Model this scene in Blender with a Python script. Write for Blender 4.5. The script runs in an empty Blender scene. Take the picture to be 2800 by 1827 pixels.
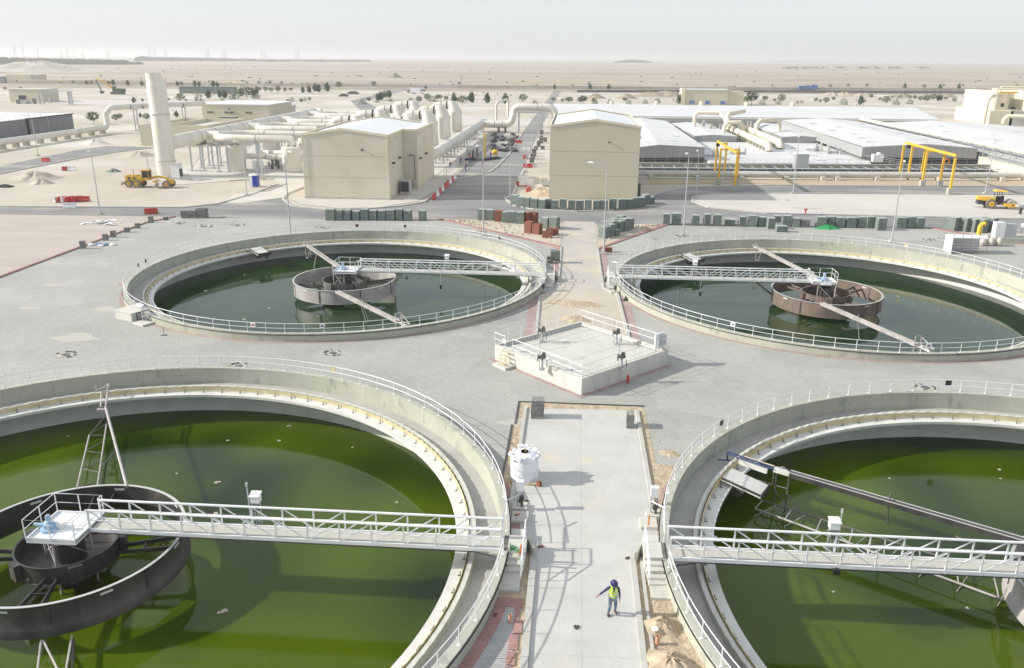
import bpy, bmesh, math, random
from mathutils import Vector, Matrix
from mathutils.geometry import tessellate_polygon
random.seed(7)
PI=math.pi
sc=bpy.context.scene
col=bpy.context.scene.collection
# ------------------------------------------------------------------ camera
H=22.7; FP=2263.58
PIT,YAW,ROL=0.321686438,-0.0731788848,0.00742943192
cp,sp=math.cos(PIT),math.sin(PIT)
Fw=Vector((math.sin(YAW)*cp,math.cos(YAW)*cp,-sp)); Rt=Vector((math.cos(YAW),-math.sin(YAW),0)); Up=Rt.cross(Fw)
R2=Rt*math.cos(ROL)+Up*math.sin(ROL); U2=-Rt*math.sin(ROL)+Up*math.cos(ROL)
cam=bpy.data.cameras.new('camera'); co=bpy.data.objects.new('camera',cam); col.objects.link(co)
m=Matrix((R2,U2,-Fw)).transposed().to_4x4(); m.translation=Vector((0,0,H)); co.matrix_world=m
cam.sensor_width=36; cam.lens=FP/2800*36; cam.clip_start=0.5; cam.clip_end=60000
sc.camera=co
REG=dict(a=(0,130),b=(700,130),c=(1400,130),d=(2100,130),e=(0,550),f=(700,550),g=(1400,550),h=(2100,550),i=(0,1000),j=(700,1000),k=(1300,900),l=(2100,1000),m=(0,1367),n=(700,1367),o=(1300,1367),p=(2100,1367))
def AT(r,x,y,z=0.0):
    "where a spot seen in the survey sheet r stands on the level z"
    X=REG[r][0]+x/3.376; Y=REG[r][1]+y/3.376
    d=R2*((X-1400)/FP)-U2*((Y-913.5)/FP)+Fw
    s=(z-H)/d.z; return Vector((d.x*s,d.y*s,z))
def hgt(r,x,yb,yt):
    g=AT(r,x,yb); lo,hi=-5.,40.
    Yt=REG[r][1]+yt/3.376
    for _ in range(40):
        mm=(lo+hi)/2; v=Vector((g.x,g.y,mm-H)); yy=913.5-FP*v.dot(U2)/v.dot(Fw)
        if yy>Yt: lo=mm
        else: hi=mm
    return lo
# ------------------------------------------------------------------ object helpers
def tag(o,label=None,cat=None,group=None,kind=None):
    if label:o['label']=label
    if cat:o['category']=cat
    if group:o['group']=group
    if kind:o['kind']=kind
    return o
def thing(name,label,cat,loc=(0,0,0),rz=0,group=None):
    o=bpy.data.objects.new(name,None); col.objects.link(o); o.location=loc; o.rotation_euler=(0,0,rz); o.empty_display_size=.2
    return tag(o,label,cat,group)
def dup(root,loc,rz=None,label=None,group=None,scale=None):
    r=root.copy(); col.objects.link(r); r.location=loc
    if rz is not None:r.rotation_euler=(0,0,rz)
    if scale:r.scale=scale
    if label:r['label']=label
    if group:r['group']=group
    for ch in list(root.children):
        c=ch.copy(); col.objects.link(c); c.parent=r
        for g in list(ch.children):
            d=g.copy(); col.objects.link(d); d.parent=c
    return r
def wloc(p):
    v=Vector((0,0,0))
    while p is not None: v=v+Vector(p.location); p=p.parent
    return v
def wrz(p):
    while p is not None and p.parent is not None: p=p.parent
    return p.rotation_euler[2] if p is not None else 0.0
class MB:
    def __init__(s): s.v=[]; s.f=[]
    def add(s,vs,fs):
        n=len(s.v); s.v+= [Vector(q) for q in vs]; s.f+=[tuple(i+n for i in f) for f in fs]; return s
    def box(s,c,d,rz=0,tilt=None):
        x,y,z=d[0]/2,d[1]/2,d[2]/2
        M=Matrix.Rotation(rz,3,'Z')
        if tilt: M=M@Matrix.Rotation(tilt[1],3,tilt[0])
        vs=[M@Vector(q)+Vector(c) for q in((-x,-y,-z),(x,-y,-z),(x,y,-z),(-x,y,-z),(-x,-y,z),(x,-y,z),(x,y,z),(-x,y,z))]
        return s.add(vs,[(0,3,2,1),(4,5,6,7),(0,1,5,4),(1,2,6,5),(2,3,7,6),(3,0,4,7)])
    def b2(s,x0,y0,z0,x1,y1,z1): return s.box(((x0+x1)/2,(y0+y1)/2,(z0+z1)/2),(x1-x0,y1-y0,z1-z0))
    def bar(s,p,q,r,n=8,r2=None):
        p=Vector(p);q=Vector(q); r2=r if r2 is None else r2
        d=(q-p); 
        if d.length<1e-6: return s
        d.normalize(); a=Vector((0,0,1)) if abs(d.z)<.9 else Vector((1,0,0)); u=d.cross(a).normalized(); w=d.cross(u)
        vs=[];fs=[]
        for k in range(n):
            t=2*PI*k/n; e=u*math.cos(t)+w*math.sin(t); vs.append(p+e*r); vs.append(q+e*r2)
        for k in range(n):
            j=(k+1)%n; fs.append((2*k,2*k+1,2*j+1,2*j))
        fs.append(tuple(2*k for k in range(n))); fs.append(tuple(2*k+1 for k in reversed(range(n))))
        return s.add(vs,fs)
    def beam(s,p,q,w,h):
        p=Vector(p);q=Vector(q); d=(q-p).normalized(); a=Vector((0,0,1)) if abs(d.z)<.95 else Vector((0,1,0))
        u=d.cross(a).normalized()*w/2; t=u.cross(d).normalized()*h/2
        return s.add([p-u-t,p+u-t,p+u+t,p-u+t,q-u-t,q+u-t,q+u+t,q-u+t],[(0,1,2,3),(7,6,5,4),(0,4,5,1),(1,5,6,2),(2,6,7,3),(3,7,4,0)])
    def path(s,pts,r,n=10,cap=True,closed=False):
        pts=[Vector(p) for p in pts]; N=len(pts); vs=[];fs=[]; pu=None
        for i,p in enumerate(pts):
            a=pts[i-1] if (i>0 or closed) else p; b=pts[(i+1)%N] if (i<N-1 or closed) else p
            d=((p-a).normalized()+(b-p).normalized()) if (a!=p and b!=p) else (b-a)
            d.normalize()
            if pu is None:
                q=Vector((0,0,1)) if abs(d.z)<.9 else Vector((1,0,0)); u=d.cross(q).normalized()
            else: u=(pu-d*pu.dot(d)).normalized()
            pu=u; w=d.cross(u); rr=r[i] if isinstance(r,(list,tuple)) else r
            for k in range(n):
                t=2*PI*k/n; vs.append(p+(u*math.cos(t)+w*math.sin(t))*rr)
        M=N if closed else N-1
        for i in range(M):
            for k in range(n):
                j=(k+1)%n; i2=(i+1)%N
                fs.append((i*n+k,i*n+j,i2*n+j,i2*n+k))
        if cap and not closed:
            fs.append(tuple(reversed(range(n)))); fs.append(tuple((N-1)*n+k for k in range(n)))
        return s.add(vs,fs)
    def lathe(s,prof,c=(0,0,0),n=32,a0=0,a1=2*PI,closed=False):
        full=abs(a1-a0-2*PI)<1e-6; K=n if full else n+1; P=len(prof); vs=[];fs=[]
        for k in range(K):
            t=a0+(a1-a0)*k/n; ct,st=math.cos(t),math.sin(t)
            for (r,z) in prof: vs.append((c[0]+r*ct,c[1]+r*st,c[2]+z))
        for k in range(n):
            k2=(k+1)%K if full else k+1
            for i in range(P if closed else P-1):
                i2=(i+1)%P; fs.append((k*P+i,k2*P+i,k2*P+i2,k*P+i2))
        return s.add(vs,fs)
    def prism(s,poly,z0,z1):
        n=len(poly); A=sum(poly[i][0]*poly[(i+1)%n][1]-poly[(i+1)%n][0]*poly[i][1] for i in range(n))
        if A<0: poly=poly[::-1]
        vs=[(p[0],p[1],z0) for p in poly]+[(p[0],p[1],z1) for p in poly]
        fs=[tuple(reversed(range(n))),tuple(range(n,2*n))]+[(i,(i+1)%n,(i+1)%n+n,i+n) for i in range(n)]
        return s.add(vs,fs)
    def extr(s,prof,p,q):
        "profile (across,up) swept straight from p to q"
        p=Vector(p);q=Vector(q);d=(q-p).normalized();u=d.cross(Vector((0,0,1))).normalized(); n=len(prof)
        vs=[p+u*a+Vector((0,0,b)) for a,b in prof]+[q+u*a+Vector((0,0,b)) for a,b in prof]
        fs=[tuple(range(n)),tuple(range(2*n-1,n-1,-1))]+[(i,i+n,(i+1)%n+n,(i+1)%n) for i in range(n)]
        return s.add(vs,fs)
    def ball(s,c,r,n=10,sz=1.0):
        prof=[(max(1e-4,r*math.cos(t)),r*sz*math.sin(t)) for t in [(-PI/2+PI*i/(n//2+1)) for i in range(n//2+2)]]
        return s.lathe(prof,c,n)
    def sheet(s,poly,z,holes=()):
        loops=[[Vector((p[0],p[1],0)) for p in poly]]+[[Vector((p[0],p[1],0)) for p in h] for h in holes]
        tri=tessellate_polygon(loops); flat=[v for l in loops for v in l]
        vs=[(v.x,v.y,z) for v in flat]; fs=[]
        for t in tri:
            a,b,c=[flat[i] for i in t]
            if (b-a).cross(c-a).z<0: t=(t[0],t[2],t[1])
            fs.append(tuple(t))
        return s.add(vs,fs)
    def build(s,name,mat,parent=None,smooth=False,label=None):
        me=bpy.data.meshes.new(name); off=wloc(parent); rz=wrz(parent); Mi=Matrix.Rotation(-rz,3,'Z')
        me.from_pydata([Mi@(v-off) for v in s.v],[],s.f); me.update()
        if smooth:
            me.polygons.foreach_set('use_smooth',[True]*len(me.polygons))
            try: me.set_sharp_from_angle(angle=math.radians(38))
            except Exception: pass
        me.materials.append(mat)
        o=bpy.data.objects.new(name,me); col.objects.link(o)
        if parent: o.parent=parent
        if label:o['label']=label
        return o
def pivot(o):
    "move a top-level mesh's origin to the foot of its bounding box"
    vs=o.data.vertices; xs=[v.co.x for v in vs]; ys=[v.co.y for v in vs]; zs=[v.co.z for v in vs]
    c=Vector(((min(xs)+max(xs))/2,(min(ys)+max(ys))/2,min(zs)))
    for v in vs: v.co-=c
    o.location=c; return o
def single(mb,name,mat,label,cat,group=None,smooth=False): return pivot(tag(mb.build(name,mat,None,smooth),label,cat,group))
def struct(mb,name,mat,smooth=False): return tag(mb.build(name,mat,None,smooth),kind='structure')
NTH=['first','second','third','fourth','fifth','sixth','seventh','eighth','ninth','tenth','eleventh','twelfth','thirteenth','fourteenth','fifteenth','sixteenth','seventeenth','eighteenth','nineteenth','twentieth']
NTH+=['twenty '+q for q in NTH[:9]]+['thirtieth']+['thirty '+q for q in NTH[:9]]+['fortieth']+['forty '+q for q in NTH[:9]]
# ------------------------------------------------------------------ materials
def mat(name,c,rough=.7,metal=0,c2=None,scale=1.0,bump=0.0,bscale=None,detail=5,spec=.5,stretch=None,lo=.35,hi=.65,extra=None):
    M=bpy.data.materials.new(name); M.use_nodes=True; nt=M.node_tree; b=nt.nodes['Principled BSDF']
    b.inputs['Base Color'].default_value=(*c,1); b.inputs['Roughness'].default_value=rough; b.inputs['Metallic'].default_value=metal
    b.inputs['Specular IOR Level'].default_value=spec
    tc=nt.nodes.new('ShaderNodeNewGeometry'); vec=tc.outputs['Position']
    if stretch:
        mp=nt.nodes.new('ShaderNodeMapping'); mp.inputs['Scale'].default_value=stretch; nt.links.new(vec,mp.inputs[0]); vec=mp.outputs[0]
    out=None
    if c2:
        n=nt.nodes.new('ShaderNodeTexNoise'); n.inputs['Scale'].default_value=scale; n.inputs['Detail'].default_value=detail; n.inputs['Roughness'].default_value=.62
        nt.links.new(vec,n.inputs['Vector'])
        r=nt.nodes.new('ShaderNodeMapRange'); r.inputs[1].default_value=lo; r.inputs[2].default_value=hi; nt.links.new(n.outputs['Fac'],r.inputs[0])
        mx=nt.nodes.new('ShaderNodeMix'); mx.data_type='RGBA'; mx.inputs[6].default_value=(*c,1); mx.inputs[7].default_value=(*c2,1)
        nt.links.new(r.outputs[0],mx.inputs[0]); out=mx.outputs[2]
    if extra: out=extra(nt,tc.outputs['Position'],out)
    if out is not None: nt.links.new(out,b.inputs['Base Color'])
    if bump:
        n2=nt.nodes.new('ShaderNodeTexNoise'); n2.inputs['Scale'].default_value=bscale or scale*4; n2.inputs['Detail'].default_value=4; nt.links.new(vec,n2.inputs['Vector'])
        bp=nt.nodes.new('ShaderNodeBump'); bp.inputs['Strength'].default_value=1; bp.inputs['Distance'].default_value=bump
        nt.links.new(n2.outputs['Fac'],bp.inputs['Height']); nt.links.new(bp.outputs[0],b.inputs['Normal'])
    return M
def mixn(nt,a,colr,fac,mode='MIX'):
    mx=nt.nodes.new('ShaderNodeMix'); mx.data_type='RGBA'; mx.blend_type=mode
    if isinstance(fac,float): mx.inputs[0].default_value=fac
    else: nt.links.new(fac,mx.inputs[0])
    nt.links.new(a,mx.inputs[6])
    if isinstance(colr,tuple): mx.inputs[7].default_value=(*colr,1)
    else: nt.links.new(colr,mx.inputs[7])
    return mx.outputs[2]
def noise(nt,vec,scale,lo,hi,detail=4,stretch=None,top=1.0):
    if stretch:
        mp=nt.nodes.new('ShaderNodeMapping'); mp.inputs['Scale'].default_value=stretch; nt.links.new(vec,mp.inputs[0]); vec=mp.outputs[0]
    n=nt.nodes.new('ShaderNodeTexNoise'); n.inputs['Scale'].default_value=scale; n.inputs['Detail'].default_value=detail; nt.links.new(vec,n.inputs['Vector'])
    r=nt.nodes.new('ShaderNodeMapRange'); r.inputs[1].default_value=lo; r.inputs[2].default_value=hi; r.inputs[4].default_value=top; nt.links.new(n.outputs['Fac'],r.inputs[0]); return r.outputs[0]
def pavers(nt,vec,out,w=.22,h=.11,dark=.8,var=.06,sand=(.52,.42,.29),rot=0.0,sandlo=.66,mort=.008):
    mp=nt.nodes.new('ShaderNodeMapping'); mp.inputs['Rotation'].default_value=(0,0,rot); nt.links.new(vec,mp.inputs[0])
    br=nt.nodes.new('ShaderNodeTexBrick'); br.inputs['Scale'].default_value=1.0; br.inputs['Brick Width'].default_value=w; br.inputs['Row Height'].default_value=h
    br.inputs['Mortar Size'].default_value=mort; br.inputs['Mortar Smooth'].default_value=.3
    br.inputs['Color1'].default_value=(1-var,1-var,1-var,1); br.inputs['Color2'].default_value=(1+var,1+var,1+var,1); br.inputs['Mortar'].default_value=(dark-.3,dark-.3,dark-.3,1)
    nt.links.new(mp.outputs[0],br.inputs['Vector'])
    o=mixn(nt,out,br.outputs['Color'],1.0,'MULTIPLY')
    # laying lots: rectangular areas of slightly different pavers
    b2=nt.nodes.new('ShaderNodeTexBrick'); b2.inputs['Scale'].default_value=1; b2.inputs['Brick Width'].default_value=9; b2.inputs['Row Height'].default_value=5; b2.inputs['Mortar Size'].default_value=0
    b2.inputs['Color1'].default_value=(.93,.93,.93,1); b2.inputs['Color2'].default_value=(1.07,1.06,1.05,1)
    nz=nt.nodes.new('ShaderNodeTexNoise'); nz.inputs['Scale'].default_value=.12; nt.links.new(vec,nz.inputs['Vector'])
    vm=nt.nodes.new('ShaderNodeVectorMath'); vm.operation='MULTIPLY_ADD'; vm.inputs[1].default_value=(6,6,0); nt.links.new(nz.outputs['Color'],vm.inputs[0]); nt.links.new(vec,vm.inputs[2]); nt.links.new(vm.outputs[0],b2.inputs['Vector'])
    o=mixn(nt,o,b2.outputs['Color'],.9,'MULTIPLY')
    return mixn(nt,o,sand,noise(nt,vec,.16,sandlo,sandlo+.12,5,top=.55))
K={}
K['sand']=mat('pale_sand',(.53,.48,.405),.95,c2=(.43,.38,.31),scale=.09,bump=.06,bscale=1.2,detail=9,lo=.38,hi=.66)
def desert(nt,vec,out):
    o=mixn(nt,out,(.42,.36,.285),noise(nt,vec,.004,.45,.6,6,stretch=(.25,1,1),top=.7))
    o=mixn(nt,o,(.47,.42,.35),noise(nt,vec,.02,.5,.6,6,stretch=(.3,1,1),top=.6))
    return mixn(nt,o,(.26,.22,.16),noise(nt,vec,.11,.64,.70,3,top=.6))
K['desert']=mat('desert_ground',(.35,.295,.23),.95,c2=(.28,.235,.185),scale=.012,detail=8,extra=desert,bump=.15,bscale=.5)
def siteex(nt,vec,out):
    o=mixn(nt,out,(.60,.57,.52),noise(nt,vec,.03,.5,.62,6,top=.8))
    return mixn(nt,o,(.40,.33,.25),noise(nt,vec,.25,.60,.70,4,stretch=(.5,1,1),top=.45))
K['site']=mat('site_sand',(.50,.455,.385),.95,c2=(.41,.365,.30),scale=.06,detail=9,extra=siteex,bump=.08,bscale=.9)
K['sandrake']=mat('raked_sand',(.47,.415,.37),.95,c2=(.40,.35,.31),scale=.25,detail=8,stretch=(.35,1.6,1),bump=.08,bscale=1.5)
K['paver']=mat('grey_pavers',(.41,.41,.385),.85,c2=(.345,.345,.322),scale=.10,detail=7,extra=lambda nt,v,o:pavers(nt,v,o,.44,.22,rot=.35,var=.06,sandlo=.70,mort=.016,dark=1.0),bump=.01,bscale=6)
K['paverred']=mat('red_pavers',(.40,.24,.22),.85,c2=(.34,.19,.175),scale=.8,extra=lambda nt,v,o:pavers(nt,v,o,.22,.11,var=.12,sandlo=.62))
K['pavernear']=mat('grey_block_pavers',(.42,.42,.41),.85,c2=(.35,.35,.35),scale=.8,extra=lambda nt,v,o:pavers(nt,v,o,.22,.11,dark=.75,var=.07,sandlo=.63))
def crack(nt,vec,out):
    br=nt.nodes.new('ShaderNodeTexBrick'); br.offset=0; br.inputs['Scale'].default_value=1; br.inputs['Brick Width'].default_value=3.6; br.inputs['Row Height'].default_value=5.5; br.inputs['Mortar Size'].default_value=.012
    br.inputs['Color1'].default_value=(1,1,1,1); br.inputs['Color2'].default_value=(.97,.97,.97,1); br.inputs['Mortar'].default_value=(.72,.72,.72,1)
    mp=nt.nodes.new('ShaderNodeMapping'); mp.inputs['Location'].default_value=(2.7,0,0); nt.links.new(vec,mp.inputs[0]); nt.links.new(mp.outputs[0],br.inputs['Vector'])
    o=mixn(nt,out,br.outputs['Color'],1.0,'MULTIPLY')
    o=mixn(nt,o,(.38,.37,.35),noise(nt,vec,.55,.6,.75,6,top=.5))
    return mixn(nt,o,(.60,.50,.36),noise(nt,vec,.35,.60,.74,6,top=.6))
K['slab']=mat('concrete_slab',(.54,.535,.51),.8,c2=(.47,.465,.44),scale=.5,detail=9,extra=crack,bump=.012,bscale=5)
K['dustroad']=mat('dusty_concrete_road',(.46,.43,.39),.88,c2=(.40,.38,.36),scale=.35,detail=9,extra=lambda nt,v,o:mixn(nt,o,(.53,.47,.38),noise(nt,v,.22,.47,.62,7,top=.8)),bump=.02,bscale=4)
K['asphalt']=mat('dusty_asphalt',(.18,.18,.185),.85,c2=(.27,.265,.255),scale=.16,detail=9,stretch=(.35,1.3,1),extra=lambda nt,v,o:mixn(nt,o,(.40,.37,.33),noise(nt,v,.11,.52,.64,8,stretch=(.3,1.2,1),top=.75)),bump=.01,bscale=8)
K['palepad']=mat('pale_concrete_pad',(.57,.54,.50),.85,c2=(.50,.47,.42),scale=.08,detail=9,bump=.02,bscale=3)
K['kerb']=mat('kerb_concrete',(.50,.49,.46),.8,c2=(.42,.41,.38),scale=.8)
def stain(nt,vec,out):
    o=mixn(nt,out,(.30,.31,.27),noise(nt,vec,.8,.56,.72,6,stretch=(1.6,1.6,.25),top=.35))
    return mixn(nt,o,(.62,.60,.52),noise(nt,vec,.5,.6,.75,5,top=.35))
def stain2(nt,vec,out):
    out=stain(nt,vec,out)
    br=nt.nodes.new('ShaderNodeTexBrick'); br.offset=0; br.inputs['Scale'].default_value=1; br.inputs['Brick Width'].default_value=2.44; br.inputs['Row Height'].default_value=40; br.inputs['Mortar Size'].default_value=.03
    br.inputs['Color1'].default_value=(1,1,1,1); br.inputs['Color2'].default_value=(.94,.945,.94,1); br.inputs['Mortar'].default_value=(.84,.84,.83,1); nt.links.new(vec,br.inputs['Vector'])
    out=mixn(nt,out,br.outputs['Color'],.8,'MULTIPLY')
    return mixn(nt,out,(.20,.22,.19),noise(nt,vec,1.3,.60,.66,3,stretch=(1,1,.5),top=.45))
K['conc']=mat('tank_concrete',(.455,.455,.385),.8,c2=(.39,.395,.335),scale=.35,detail=8,extra=stain2,bump=.008,bscale=3)
K['concin']=mat('tank_channel_concrete',(.44,.43,.40),.85,c2=(.37,.36,.335),scale=.45,detail=9,extra=lambda nt,v,o:mixn(nt,o,(.33,.32,.30),noise(nt,v,.4,.56,.7,7,top=.6)))
K['concw']=mat('pale_concrete',(.58,.57,.52),.8,c2=(.51,.50,.455),scale=.6,detail=8,extra=stain)
K['ledge']=mat('white_ledge_concrete',(.66,.66,.62),.75,c2=(.56,.56,.53),scale=.8,detail=8)
K['weir']=mat('cream_weir_plate',(.60,.53,.33),.55,c2=(.50,.42,.24),scale=1.5,detail=6)
K['white']=mat('white_paint',(.78,.79,.80),.4,c2=(.70,.71,.72),scale=1.5)
K['galv']=mat('galvanised_steel',(.52,.54,.56),.45,.35,c2=(.42,.44,.46),scale=3)
K['grate']=mat('grating_grey',(.50,.49,.44),.75,c2=(.43,.42,.38),scale=2,stretch=(3,.4,1))
K['steel']=mat('weathered_steel',(.20,.19,.185),.5,.25,c2=(.11,.105,.10),scale=.9,detail=8,stretch=(1,1,.35))
K['steelpale']=mat('pale_weathered_steel',(.50,.48,.46),.55,.2,c2=(.34,.32,.31),scale=.8,detail=8,stretch=(1,1,.35))
K['steelbrown']=mat('brown_weathered_steel',(.25,.19,.15),.6,.15,c2=(.13,.105,.095),scale=.8,detail=8,stretch=(1,1,.35))
K['steeldark']=mat('dark_steel',(.05,.05,.053),.4,.3,c2=(.10,.092,.088),scale=1.0,detail=7,stretch=(1,1,.4))
K['steelline']=mat('pale_steel_edge',(.55,.55,.54),.4,.2)
K['black']=mat('black_rubber',(.02,.02,.022),.6)
K['blue']=mat('blue_machine_paint',(.32,.47,.62),.45,c2=(.25,.38,.52),scale=4)
K['dkblue']=mat('blue_hose',(.015,.035,.12),.5)
def panel(nt,vec,out):
    o=mixn(nt,out,(.50,.45,.30),noise(nt,vec,.22,.52,.68,5,top=.3))
    br=nt.nodes.new('ShaderNodeTexBrick'); br.inputs['Scale'].default_value=1; br.inputs['Brick Width'].default_value=2.3; br.inputs['Row Height'].default_value=1.4; br.inputs['Mortar Size'].default_value=.05; br.inputs['Mortar Smooth'].default_value=1
    br.inputs['Color1'].default_value=(1,1,1,1); br.inputs['Color2'].default_value=(.965,.96,.95,1); br.inputs['Mortar'].default_value=(.93,.92,.90,1)
    mp=nt.nodes.new('ShaderNodeMapping'); mp.inputs['Rotation'].default_value=(PI/2,0,0); nt.links.new(vec,mp.inputs[0]); nt.links.new(mp.outputs[0],br.inputs['Vector'])
    return mixn(nt,o,br.outputs['Color'],.8,'MULTIPLY')
K['cream']=mat('cream_render',(.66,.62,.52),.85,c2=(.62,.58,.475),scale=.12,detail=7,extra=panel)
K['creamtan']=mat('tan_render',(.585,.54,.43),.85,c2=(.56,.515,.405),scale=.1,detail=7)
K['creambright']=mat('bright_cream_render',(.74,.68,.54),.8,c2=(.66,.60,.46),scale=.2,detail=6)
K['roof']=mat('white_roof_sheet',(.74,.76,.78),.5,c2=(.68,.69,.70),scale=.08,detail=6)
def sheets(nt,vec,out):
    br=nt.nodes.new('ShaderNodeTexBrick'); br.offset=.5; br.inputs['Scale'].default_value=1; br.inputs['Brick Width'].default_value=3.1; br.inputs['Row Height'].default_value=12; br.inputs['Mortar Size'].default_value=.04
    br.inputs['Color1'].default_value=(1,1,1,1); br.inputs['Color2'].default_value=(.95,.955,.96,1); br.inputs['Mortar'].default_value=(.86,.86,.86,1)
    nt.links.new(vec,br.inputs['Vector'])
    o=mixn(nt,out,br.outputs['Color'],1.0,'MULTIPLY')
    return mixn(nt,o,(.60,.56,.48),noise(nt,vec,.12,.55,.72,6,top=.35))
K['deck']=mat('white_cover_deck',(.66,.665,.67),.6,c2=(.60,.60,.60),scale=.1,detail=8,extra=sheets)
def seams(nt,vec,out):
    return mixn(nt,out,(.50,.46,.40),noise(nt,vec,.9,.58,.72,5,stretch=(1,1,.35),top=.35))
K['frp']=mat('cream_duct',(.72,.69,.62),.5,c2=(.63,.60,.52),scale=.35,detail=7,stretch=(1,1,.4),extra=seams)
K['frpband']=mat('grey_duct_band',(.30,.30,.29),.5)
K['cladgrey']=mat('grey_cladding',(.30,.305,.31),.6,.1,c2=(.36,.36,.36),scale=1.2,stretch=(2.5,2.5,.05),detail=4)
K['claddark']=mat('dark_cladding',(.17,.18,.20),.6,.1,c2=(.22,.225,.24),scale=1.2,stretch=(1.5,1.5,.05),detail=4)
K['void']=mat('black_and_shade',(.015,.017,.02),.9)  # near-black: painted shade in openings and trench, also plain black parts
K['yellow']=mat('yellow_crane_paint',(.78,.48,.04),.45,c2=(.68,.40,.04),scale=1)
K['cat']=mat('machine_yellow',(.62,.38,.03),.5,c2=(.50,.31,.05),scale=1.5,detail=7)
K['tyre']=mat('dusty_tyre',(.13,.125,.12),.9,c2=(.22,.20,.17),scale=2)
K['glass']=mat('dark_glass',(.03,.04,.05),.1)
K['red']=mat('red_plastic',(.50,.045,.03),.5,c2=(.42,.05,.04),scale=1.5)
K['whitep']=mat('white_plastic',(.76,.77,.78),.45,c2=(.68,.69,.70),scale=2)
def blocks(c1,c2,nm,mort=.55):
    def ex(nt,vec,out):
        mp=nt.nodes.new('ShaderNodeMapping'); mp.inputs['Rotation'].default_value=(PI/2,0,0); nt.links.new(vec,mp.inputs[0])
        br=nt.nodes.new('ShaderNodeTexBrick'); br.inputs['Scale'].default_value=1; br.inputs['Brick Width'].default_value=.22; br.inputs['Row Height'].default_value=.09; br.inputs['Mortar Size'].default_value=.012
        br.inputs['Color1'].default_value=(.88,.88,.88,1); br.inputs['Color2'].default_value=(1.1,1.1,1.1,1); br.inputs['Mortar'].default_value=(mort,mort,mort,1); nt.links.new(mp.outputs[0],br.inputs['Vector'])
        return mixn(nt,out,br.outputs['Color'],1.0,'MULTIPLY')
    return mat(nm,c1,.9,c2=c2,scale=1.7,extra=ex,detail=6)
K['stack']=blocks((.235,.275,.25),(.175,.21,.19),'wrapped_grey_paver_stack')
K['stackred']=blocks((.31,.12,.08),(.23,.09,.065),'red_paver_stack')
K['stackgrey']=blocks((.33,.33,.31),(.22,.22,.21),'loose_grey_paver_stack',.3)
K['film']=mat('stack_film',(.42,.48,.45),.25,c2=(.30,.36,.33),scale=3)
K['wood']=mat('timber',(.42,.33,.20),.8,c2=(.30,.23,.14),scale=3)
K['hivis']=mat('hi_vis_vest',(.62,.85,.03),.7,c2=(.50,.74,.03),scale=9)
K['navy']=mat('navy_shirt',(.025,.03,.09),.8,c2=(.04,.045,.12),scale=12)
K['jeans']=mat('blue_jeans',(.10,.14,.20),.85,c2=(.17,.22,.29),scale=14)
K['skin']=mat('brown_skin',(.30,.15,.09),.6)
K['helmet']=mat('purple_blue_helmet',(.035,.025,.13),.3)
K['silver']=mat('reflective_tape',(.55,.56,.56),.35)
K['boot']=mat('black_boots',(.02,.02,.025),.6)
K['purple']=mat('purple_red_overall',(.28,.04,.12),.85)
K['royal']=mat('royal_blue_overall',(.05,.06,.32),.85)
K['tank_white']=mat('white_poly_tank',(.80,.81,.86),.45,c2=(.74,.75,.80),scale=2)
K['portablue']=mat('blue_cabin_door',(.01,.04,.35),.4)
K['orange']=mat('orange_ring',(.62,.20,.06),.5)
K['clay']=mat('clay_pipe',(.55,.30,.20),.7)
K['greenheap']=mat('green_netting',(.02,.22,.07),.8,c2=(.04,.32,.12),scale=3)
K['leafdk']=mat('dark_foliage',(.05,.085,.045),.85,c2=(.08,.12,.06),scale=1.2)
K['leaf']=mat('green_foliage',(.12,.16,.075),.85,c2=(.17,.20,.10),scale=1.2)
K['paverpink']=mat('pink_border_pavers',(.44,.33,.31),.85,c2=(.37,.27,.255),scale=.8,extra=lambda nt,v,o:pavers(nt,v,o,.22,.11,var=.1,sandlo=.6))
K['scrub']=mat('dry_scrub',(.26,.24,.18),.95,c2=(.18,.18,.13),scale=.2)
K['bark']=mat('bark',(.20,.15,.10),.9)
K['spill']=mat('sand_dusting',(.47,.435,.375),.95,c2=(.42,.41,.38),scale=1.1,detail=8)
K['rubble']=mat('rubble_sand',(.52,.43,.31),.95,c2=(.36,.285,.195),scale=2.2,detail=9,bump=.15,bscale=2.5)
K['lightblue']=mat('blue_lorry_paint',(.10,.19,.38),.5)
# water
def water(name,c,c2,rough=.04,sss=.35,spec=.5):
    M=mat(name,c,rough,c2=c2,scale=.055,detail=2,lo=.44,hi=.62,spec=spec)
    nt=M.node_tree; b=nt.nodes['Principled BSDF']; b.inputs['IOR'].default_value=1.33
    b.inputs['Subsurface Weight'].default_value=sss; b.inputs['Subsurface Radius'].default_value=(1.0,1.3,.5); b.inputs['Subsurface Scale'].default_value=1.0
    g=nt.nodes.new('ShaderNodeNewGeometry'); n=nt.nodes.new('ShaderNodeTexNoise'); n.inputs['Scale'].default_value=1.1; n.inputs['Detail'].default_value=2; nt.links.new(g.outputs['Position'],n.inputs['Vector'])
    bp=nt.nodes.new('ShaderNodeBump'); bp.inputs['Distance'].default_value=.0025; nt.links.new(n.outputs['Fac'],bp.inputs['Height']); nt.links.new(bp.outputs[0],b.inputs['Normal'])
    return M
K['waternear']=water('green_algae_shade_water',(.062,.099,.002),(.010,.028,.002),sss=.45,rough=.07)  # second colour: random dark patches painted in for shade on the water
K['waterfar']=water('dark_green_water',(.020,.048,.014),(.010,.028,.012),sss=.5,rough=.06)
TA={'A':(-24.65,86.05),'B':(26.7,86.05),'C':(-24.65,34.15),'D':(26.7,34.15)}
def circ(c,r,n=128): return [(c[0]+r*math.cos(2*PI*k/n),c[1]+r*math.sin(2*PI*k/n)) for k in range(n)]
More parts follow.
